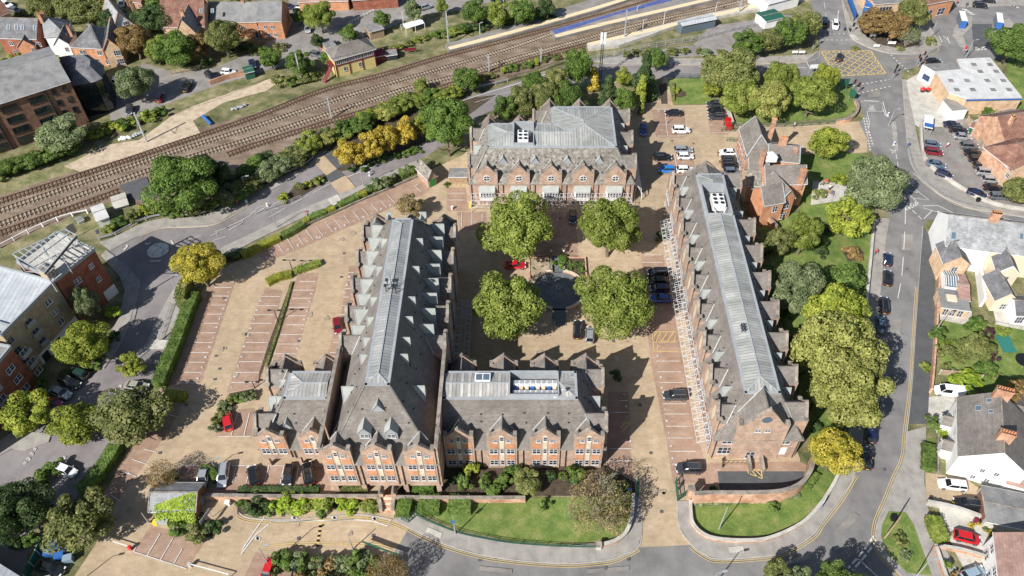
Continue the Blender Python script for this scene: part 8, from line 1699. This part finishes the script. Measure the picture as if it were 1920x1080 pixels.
for b,ty,l in(((1205,55),38,'slim white platform lamp with angled head, right of the platform mast'),((1244,45),22,'slim white lamp on the lower platform by the shelter'),((1341,24),6,'slim white lamp beyond the glazed shelter'),((1026,42),12,'white lamp on the upper platform'),((900,66),44,'white post on the upper platform fence'),((1194,25),12,'dark signal post on the blue platform'),((966,52),24,'thin pole by the upper platform bushes'),((757,50),22,'old semaphore post in the station garden'),((681,72),64,'white post by the timber cabin')):lamp(b,ty,l,'street','white_paint',name='platform_lamp',cat='lamp',arm=(.5,.2),r=.07)
p=at(1125,146);h=pole_h(1125,146,60);t=thing('signal_mast','tall lattice signal mast with white panel above the golden sapling','signal mast',(p.x,p.y,0));m=MB()
for sx in(-1,1):
 for sy in(-1,1):m.bar(p+Vector((sx*.3,sy*.3,0)),p+Vector((sx*.25,sy*.25,h)),.09)
k=int(h/1.1)
for i in range(k):
 z=i*h/k;z2=(i+1)*h/k;s_=1 if i%2 else-1
 m.bar(p+Vector((-.3*s_,-.3,z)),p+Vector((.3*s_,-.3,z2)),.06);m.bar(p+Vector((-.3,-.3*s_,z)),p+Vector((-.3,.3*s_,z2)),.06);m.bar(p+Vector((-.3,-.3,z)),p+Vector((.3,-.3,z)),.05)
m.build('lattice',M['dark_metal'],t)
for dx in(-.45,.45):
 m=MB();m.box((p.x+dx,p.y-.4,h-1.6),(.6,.5,3.2));m.build('antenna_panel',M['white_paint'],t)
def tlight(px,py,ang,label):
 p=at(px,py);t=thing('traffic_light',label,'traffic light',(p.x,p.y,0));m=MB();m.tube(p,p+Vector((0,0,3.2)),.07,seg=6);m.build('post',M['grey_metal'],t);d=Vector((math.cos(ang),math.sin(ang),0))
 m=MB();m.box(tuple(p+Vector((0,0,2.8))),(.35,.35,1.0),ang);m.box(tuple(p+Vector((0,0,2.8))-d*.05),(.08,.6,1.25),ang);m.build('signal_head',M['black_paint'],t)
 m=MB()
 for i in range(3):m.tube(p+d*.17+Vector((0,0,2.5+i*.3)),p+d*.22+Vector((0,0,2.5+i*.3)),.1,seg=8)
 m.build('lenses',M['red_paint'],t)
for a in((1522,96,1.2,'traffic light at the thicket corner of the junction'),(1530,88,1.2,'second traffic light at the thicket corner'),(1598,170,-1.3,'traffic light beside the corner garden sign'),(1606,176,-1.3,'traffic light at the stop line by the corner garden'),(1672,150,-1.0,'traffic light by the garage forecourt'),(1676,141,2.0,'second traffic light by the garage forecourt'),(1718,122,3.0,'traffic light near the garage office'),(1728,116,3.0,'traffic light at the bus road mouth'),(1596,62,1.5,'traffic light under the left brown tree'),(1720,560 if False else 128,.3,'traffic light at the garage corner kerb')):tlight(*a)
def sign(px,py,w_,h,z,mat,label,ang=0.0,legs=2,board='sign',text=None,tcol='black_paint',th=.06):
 p=at(px,py);t=thing('sign_board',label,board,(p.x,p.y,0));d=Vector((math.cos(ang),math.sin(ang),0));n=Vector((d.y,-d.x,0))
 m=MB();m.box((p.x,p.y,z+h/2),(w_,th,h),ang);m.build('panel',M[mat],t)
 for i in range(legs):
  o=0 if legs==1 else(i-.5)*w_*.8;q=p+d*o-n*.06;m=MB();m.tube((q.x,q.y,0),(q.x,q.y,z+h),.05,seg=6);m.build('post',M['grey_metal'],t)
 if text:
  cu=bpy.data.curves.new('lettering','FONT');cu.body=text;cu.size=min(h*.8,w_/max(1,len(text))*1.5);cu.align_x='CENTER';cu.align_y='CENTER';cu.extrude=.01
  o=bpy.data.objects.new('tmp',cu);COL.objects.link(o);dg=bpy.context.evaluated_depsgraph_get();me=bpy.data.meshes.new_from_object(o.evaluated_get(dg));bpy.data.objects.remove(o)
  me.materials.clear();me.materials.append(M[tcol]);o=bpy.data.objects.new('lettering',me);COL.objects.link(o);o.parent=t;o.rotation_euler=(R_(90),0,ang);o.location=Vector((0,0,z+h/2))+n*(th/2+.015)
 return t
for a in((1618,62,1.6,1.1,1.6,'white_paint','white sign board under the left brown tree'),(1634,76,1.8,.8,1.4,'white_paint','wide white sign at the front of the junction island',0,2),(1642,91,1.8,.7,.6,'white_paint','low white sign near the island kerb'),(1670,87,2.3,.8,.8,'white_paint','white and blue welcome sign on the junction island'),(1697,82,1.3,1.6,1.4,'white_paint','tall white sign at the right of the junction island',.4),(1489,104,1.6,.7,.8,'white_paint','small white sign left of two by the thicket'),(1502,104,1.8,.7,.8,'white_paint','small white sign right of two by the thicket'),(1578,172,2.6,2.4,1.6,'green_paint','large green direction sign behind the corner trees',.2),(1594,190,1.8,2.2,1.4,'green_paint','second green direction sign by the kerb',-.9),(1522,140,2.4,1.2,2.0,'white_paint','pale back of a road sign over the yellow-green tree',.1),(143,445,1.6,2.6,1.2,'grey_metal','grey road sign back by the roundabout',.9),(190,448,.8,1.2,1.6,'grey_metal','small grey sign post by the roundabout',.9,1),(392,980,2.6,.9,1.8,'grey_metal','leaning grey sign above the lodge shrubs',1.2),(1535,960,1.1,1.4,1.6,'blue_paint','blue and white sign on the lawn kerb wall',.9,1),(1541,948,.9,1.0,1.4,'white_paint','white back of a sign beside the blue one',.9,1),(1178,930,.8,1.2,1.2,'blue_paint','pale blue board on the wiry tree lawn',.2,1),(716,1036,6.5,.7,1.2,'green_paint','long green sign board over the bottom planted bank',-.35),(850,975,.1,.1,.1,'blue_paint',''),(1744,15,1.5,1.2,1.5,'white_paint','white parking sign at the plaza edge',0),(735,100,3.2,.9,.7,'maroon','maroon board further back in the station garden',.25),(1805,105,.7,.9,2.2,'red_paint','small red-ringed sign on the bus island',0,1)):
 if a[6]:sign(*a)
sign(1655,4,3,.9,3.0,'maroon','maroon shop fascia behind the brown trees',.1,0)
sign(770,100,3.4,.9,.8,'maroon','maroon name board on the slope right of the signal box',.25,2)
for px,py,l,an in((1800,45,'white bus shelter with bright blue end panel',1.35),(1868,48,'white bus shelter with green feet near the big tree',1.25)):
 p=at(px,py);t=thing('bus_shelter',l,'bus shelter',(p.x,p.y,0));m=MB();m.box((p.x,p.y,2.6),(6.0,1.7,.12),an);m.build('roof',M['white_paint'],t);d=Vector((math.cos(an),math.sin(an),0));n=Vector((-d.y,d.x,0))
 m=MB();m.box((p.x+n.x*.8,p.y+n.y*.8,1.3),(5.8,.06,2.3),an);m.build('glass_back',M['pane_blue'],t)
 e=p-d*3;m=MB();m.box((e.x,e.y,1.4),(.3,1.6,2.4),an);m.build('advert_panel',M['bright']if 'bright' in M else M['blue_paint'],t)
p=at(1735,242);t=thing('pay_kiosk','white and blue roofed kiosk in the car park by the garage','kiosk',(p.x,p.y,0));m=MB();m.box((p.x,p.y,2.3),(5.6,2.2,.15),1.2);m.build('roof',M['white_paint'],t);m=MB();m.box((p.x-.6,p.y-1.7,2.42),(1.6,2.0,.1),1.2);m.build('roof_panel',M['blue_paint'],t)
for dx,dy in((-.9,-2.2),(.2,-2.5),(.9,2.1),(-.2,2.5)):
 m=MB();m.tube((p.x+dx,p.y+dy,0),(p.x+dx,p.y+dy,2.3),.06,seg=6);m.build('post',M['grey_metal'],t)
def arm(a,b,label,box='red_paint'):
 A,B=at(*a),at(*b);t=thing('barrier_gate',label,'barrier',(A.x,A.y,0));m=MB();m.bar(A+Vector((0,0,1.0)),B+Vector((0,0,1.0)),.12);m.build('boom',M['white_paint'],t);m=MB();m.box((A.x,A.y,.55),(.45,.45,1.1));m.build('cabinet',M[box],t);m=MB();m.box((B.x,B.y,.5),(.12,.12,1.0));m.build('rest_post',M['grey_metal'],t)
arm((246,1030),(200,1015),'white boom barrier with red cabinet left of the striped bays');arm((358,1062),(432,1082),'white boom barrier with pale cabinet right of the striped bays','concrete')
def gate(a,b,h,label):
 railing([a,b],h,'green_paint',label,gap=1.5,rails=(.08,.5,.95),bars=.2,name='gate',cat='gate',n=1,w_=.09)
gate((1266,906),(1270,940),1.9,'open dark green steel gate at the entrance, outer leaf');gate((1270,940),(1292,925),1.9,'short green gate leaf joining the curved wall');gate((1196,932),(1196,905),1.9,'green gate leaf in the shadow left of the entrance')
p=at(1292,932);m=MB();m.box((p.x,p.y,1.5),(.9,.9,3.0));m.box((p.x,p.y,3.1),(1.1,1.1,.2),0,1);m.build_at('gate_pier',[M['brick_wall'],M['coping']],'square brick gate pier at the end of the curved wall','gate pier')
p=at(1122,1028);m=MB();m.box((p.x,p.y,.7),(.8,.8,1.4));m.box((p.x,p.y,1.45),(.95,.95,.15),0,1);m.build_at('gate_pier',[M['concrete'],M['coping']],'small pale pier where the lawn railing ends','gate pier')
def bin_(px,py,w_,d,h,mat,label,lid=None,rz=0.0,name='wheelie_bin',cat='bin'):
 p=at(px,py,h/2);t=thing(name,label,cat,(p.x,p.y,0));m=MB();m.box((p.x,p.y,h*.45),(w_*.9,d*.9,h*.9),rz);m.build('body',M[mat],t);m=MB();m.box((p.x,p.y,h*.93),(w_,d,h*.12),rz);m.build('lid',M[lid or mat],t)
for a in((92,1037,1.4,1.1,1.3,'blue_paint','blue bin left front of the bin store',None,.3),(112,1043,1.4,1.1,1.3,'blue_paint','blue bin second from left in the bin store',None,.3),(128,1048,1.4,1.1,1.3,'pale','pale blue bin at the right of the bin store',None,.3),(103,1020,1.4,1.1,1.3,'blue_paint','blue bin at the back left of the bin store',None,.3),(115,1025,1.4,1.1,1.3,'blue_paint','blue bin at the back right of the bin store',None,.3),(306,978,1.8,1.0,1.0,'lead','pale green storage box under the lodge ivy'),(292,980,.8,.8,.9,'yellow_paint','yellow grit bin under the lodge ivy'),(427,943,.8,.7,1.0,'render_white','white utility box in front of the brick wall'),(1750,941,.55,.6,1.05,'green_paint','green wheelie bin on the gravel drive'),(1744,938,.55,.6,1.05,'black_paint','black wheelie bin left of the green one'),(1760,943,.55,.6,1.05,'dark_metal','dark grey wheelie bin right of the green one'),(1830,976,.55,.6,1.05,'maroon','brown wheelie bin by the garage wall'),(1840,978,.55,.6,1.05,'black_paint','black wheelie bin by the garage wall'),(1848,981,.7,.7,1.05,'green_paint','green wheelie bin by the garage wall'),(882,384,.5,.7,1.4,'yellow_paint','yellow grit box at the corner of the far hall'),(1675,972,.9,.9,1.0,'black_paint','black litter bin on the grass island'),(1834,375,.8,.8,1.1,'black_paint','black bin outside the car park wall'),(745,960,.9,.7,.6,'concrete','pale stone planter at the foot of the steps')):
 if a[5]=='pale':M['pale']=PAINT['pale blue']
 bin_(*a)
for i,(px,py,r,l)in enumerate(((1729,172,.7,'dark planter of red flowers by the garage'),(1739,172,.6,'small planter by the garage door'),(848,393,.3,'white bollard by the far hall bays'),(463,381,.3,'marker post by the road'))):
 p=at(px,py);t=thing('planter' if r>.4 else 'bollard',l,'planter' if r>.4 else 'bollard',(p.x,p.y,0));m=MB();m.tube(p,p+Vector((0,0,.7 if r>.4 else 1.0)),r*.7,r,10);m.build('pot',M['dark_metal']if r>.4 else M['white_paint'],t)
 if r>.4:m=MB();m.ell(p+Vector((0,0,.9)),(r,r,.35),jit=.2);m.build('flowers',M['red_paint'],t)
for px,py,l in((502,388,'keep-left bollard at the left tip of the traffic island'),(693,330,'blue and white bollard on the slip road'),(1664,218,'white bollard at the cycle box island'),(1675,273,'yellow and white bollard on the street island')):
 p=at(px,py);t=thing('bollard',l,'bollard',(p.x,p.y,0));m=MB();m.box((p.x,p.y,.6),(.35,.25,1.2));m.build('shell',M['white_paint'],t);m=MB();m.box((p.x,p.y-.14,.8),(.28,.03,.3));m.build('sign_plate',M['blue_paint']if px!=502 else M['yellow_paint'],t)
for px,py,l in((1546,345,'dark garden table in the shade by the Victorian house'),(1556,364,'pale garden table in the sun by the Victorian house'),(1770,18,'cafe table outside the corner shop')):
 p=at(px,py);t=thing('garden_table',l,'table',(p.x,p.y,0));m=MB();m.tube(p+Vector((0,0,.72)),p+Vector((0,0,.77)),.75,seg=14);m.build('tabletop',M['wood'],t);m=MB();m.tube(p,p+Vector((0,0,.72)),.06);m.build('leg',M['dark_metal'],t)
p=at(783,57);fr=Fr(at(762,66),at(797,55));t=thing('garden_canopy','white open garden canopy in the station garden','canopy',at(780,62));m=MB()
m.face([fr.p(0,0,2.0),fr.p(fr.L,0,2.0),fr.p(fr.L,-1.6,2.7),fr.p(0,-1.6,2.7)]);m.face([fr.p(0,-1.6,2.7),fr.p(fr.L,-1.6,2.7),fr.p(fr.L,-3.2,2.0),fr.p(0,-3.2,2.0)]);m.build('roof',M['white_paint'],t)
for u in(0,.5,1):
 for v in(0,-3.2):
  m=MB();m.bar(fr.p(fr.L*u,v,0),fr.p(fr.L*u,v,2.0),.1);m.build('leg',M['white_paint'],t)
for a,b,l,c in(((382,220),(397,235),'rolled blue tarpaulin beside the tracks','blue_paint'),((225,262),(245,258),'pile of white bags by the leaning mast','white_paint'),((440,205),(460,200),'heap of pale rubble bags on the bank','flash'),((247,258),(268,250),'row of pale sacks beside the white bags','flash')):
 m=MB();A,B=at(*a),at(*b);rr=random.Random(int(a[0]))
 if 'tarp' in l:m.tube(A+Vector((0,0,.4)),B+Vector((0,0,.4)),.45,.4,10)
 else:
  for i in range(9):q=A.lerp(B,i/8);m.ell(q+Vector((rr.uniform(-.4,.4),rr.uniform(-.5,.5),.3)),(.55,.45,.4),8,5,jit=.12)
 m.build_at('debris',M[c],l,'debris')
p=at(1885,646,0);m=MB();m.box((p.x,p.y,.25),(2.6,4.2,.12));m.build_at('groundsheet',M['green_teal']if 'green_teal' in M else plain('teal_cover',(.03,.17,.14),.6),'teal rectangular cover on the back garden lawn','cover')
p=at(1917,680,0);t=thing('trampoline','round dark trampoline at the right edge of the back garden','trampoline',(p.x,p.y,0));m=MB();m.tube(p+Vector((0,0,.75)),p+Vector((0,0,.8)),1.6,seg=20);m.build('mat',M['black_paint'],t)
for i in range(6):
 a=i*1.047;m=MB();m.tube(p+Vector((1.5*math.cos(a),1.5*math.sin(a),0)),p+Vector((1.5*math.cos(a),1.5*math.sin(a),.75)),.04);m.build('leg',M['grey_metal'],t)
p=at(1822,175,0)
railing([(1352,872),(1396,872)],1.0,'wood','low lattice rail below the hall entrance window',gap=.8,rails=(.1,.5,.95),w_=.05);railing([(1352,246),(1378,247),(1380,238),(1356,236)],1.3,'green_paint','dark green cage rack below the red truck',gap=1.0,rails=(.1,.5,1.0),n=1);railing([(1362,265),(1382,266)],1.2,'green_paint','second green rack by the Victorian house',gap=.8,rails=(.1,.5,1.0),n=1)
for px,l in((1401,'left rendered pier of the hall doorway'),(1425,'right rendered pier of the hall doorway')):
 a=at(px,861);m=MB();m.extrude([(a.x-.2,a.y,0),(a.x-.2,a.y,1.5),(a.x-.2,a.y-2.6,1.1),(a.x-.2,a.y-2.6,0)],(.4,0,0));m.build_at('wing_wall',M['coping'],l,'wall')
_z[0]+=.004;cf=at(1047,546)
def ringpts(c,r,z,n=40,wob=0,k=4):return[(c.x+r*(1+wob*math.cos(k*6.283*i/n))*math.cos(6.283*i/n),c.y+r*(1+wob*math.cos(k*6.283*i/n))*math.sin(6.283*i/n),z)for i in range(n)]
m=MB();m.face(ringpts(cf,5.4,_z[0]));q=at(1035,480);m.face([(cf.x-1.3,cf.y-9.5,_z[0]),(cf.x+1.3,cf.y-9.5,_z[0]),(cf.x+1.3,cf.y-5,_z[0]),(cf.x-1.3,cf.y-5,_z[0])]);m.face([(cf.x-1.1,cf.y+5.2,_z[0]),(cf.x+1.1,cf.y+5.2,_z[0]),(cf.x+1.1,cf.y+10,_z[0]),(cf.x-1.1,cf.y+10,_z[0])])
M['court']=ramp_mat('dark_court_paving',[(.10,.115,.125),(.15,.165,.17)],1.2,.8,fine=6,fine_amt=.25);tag(m.build('fountain_court',M['court']),kind='structure')
t=thing('fountain','tiered lobed stone fountain with a small statue between the four courtyard trees','fountain',(cf.x,cf.y-.4,0))
M['fstone']=ramp_mat('fountain_stone',[(.17,.19,.20),(.27,.29,.30)],1.5,.7)
for i,(r,z)in enumerate(((2.35,.25),(1.95,.42),(1.5,.6),(1.05,.78))):
 m=MB();c=Vector((cf.x,cf.y-.6,0));o=ringpts(c,r,z,48,.09);b=ringpts(c,r,0,48,.09);ii=ringpts(c,r-.18,z,48,.09);iz=ringpts(c,r-.18,z-.12,48,.09)
 for j in range(48):
  k=(j+1)%48;m.face([b[j],b[k],o[k],o[j]]);m.face([o[j],o[k],ii[k],ii[j]]);m.face([ii[j],ii[k],iz[k],iz[j]])
 m.face(iz);m.build('basin',M['fstone'],t)
m=MB();c=Vector((cf.x,cf.y-.6,0));m.tube(c+Vector((0,0,.6)),c+Vector((0,0,1.7)),.28,.18,10);m.tube(c+Vector((0,0,1.7)),c+Vector((0,0,1.85)),.6,.7,14);m.tube(c+Vector((0,0,1.85)),c+Vector((0,0,2.5)),.14,.1,8);m.ell(c+Vector((0,0,2.7)),(.2,.16,.32));m.ell(c+Vector((0,0,3.1)),(.12,.12,.14));m.build('statue',M['fstone'],t)
def arcw(c,r,a0,a1,w_,h,mat,label):
 L=[Vector((c.x+r*math.cos(R_(a0+(a1-a0)*i/14)),c.y+r*math.sin(R_(a0+(a1-a0)*i/14)),0))for i in range(15)];t=thing('court_wall',label,'wall',L[7]);m=MB();wallstrip(m,L,w_,0,h);m.build('brickwork',M['brick_wall'],t);m=MB();wallstrip(m,L,w_+.12,h,h+.1);m.build('coping',M['stone'],t)
arcw(cf,5.5,20,78,.45,.7,0,'curved court wall right of the upper fountain path');arcw(cf,5.5,102,160,.45,.7,0,'curved court wall left of the upper fountain path');arcw(cf,5.5,200,255,.45,.7,0,'curved court wall left of the lower fountain path');arcw(cf,5.5,285,340,.45,.7,0,'curved court wall right of the lower fountain path')
for x in(-1.35,1.35):
 wall([(1047,546)],.4,.7,'brick_wall','')if False else None
 L=[Vector((cf.x+x,cf.y+5.3,0)),Vector((cf.x+x,cf.y+9.6,0))];t=thing('court_wall','straight wall on the %s of the upper fountain path'%('left' if x<0 else 'right'),'wall',L[0]);m=MB();wallstrip(m,L,.4,0,.8);m.build('brickwork',M['coping'],t)
 m=MB();q=L[1];m.tube(q,q+Vector((0,0,2.2)),.06);t2=thing('path_lamp','white globe lamp on the %s of the upper fountain path'%('left' if x<0 else 'right'),'lamp',q);m.build('post',M['dark_metal'],t2);m=MB();m.ell(q+Vector((0,0,2.35)),(.22,.22,.22));m.build('globe',M['white_paint'],t2)
 q=Vector((cf.x+x,cf.y-7.6,0));t2=thing('path_lamp','white globe lamp on the %s of the lower fountain path'%('left' if x<0 else 'right'),'lamp',q);m=MB();m.tube(q,q+Vector((0,0,2.2)),.06);m.build('post',M['dark_metal'],t2);m=MB();m.ell(q+Vector((0,0,2.35)),(.22,.22,.22));m.build('globe',M['white_paint'],t2)
for s_,l in((-1,'walled tan planting bed left of the upper fountain path'),(1,'walled rose bed right of the upper fountain path')):
 x0=cf.x+s_*1.7;x1=cf.x+s_*6.0;ya,yb=cf.y+5.0,cf.y+9.4;L=[Vector((x0,yb,0)),Vector((x1,yb,0)),Vector((x1,ya-1.5,0))];t=thing('planting_bed',l,'planting bed',L[1]);m=MB();wallstrip(m,L,.35,0,.6);m.build('bed_wall',M['brick_wall'],t);m=MB();m.extrude([(x0,yb-.2,0),(x1,yb-.2,0),(x1,ya-.8,0),(x0,ya,0)],(0,0,.4));m.build('soil',M['dirt']if s_<0 else M['soil'],t)
for i in range(9):P_(0,0,rt.uniform(.6,1.0),rt.uniform(.8,1.4),'lf_green','leafy rose bush in the right fountain bed',cat='shrub',cls='S',group='rose bushes in the fountain bed',world=(cf.x+2.2+i*.42,cf.y+rt.uniform(5.4,8.8)))
for i in range(4):P_(0,0,rt.uniform(.4,.7),rt.uniform(.5,.8),'lf_grey','small grey shrub in the left fountain bed',cat='shrub',cls='S',group='grey shrubs in the fountain bed',world=(cf.x-2.4-i*.9,cf.y+rt.uniform(6,8.6)))
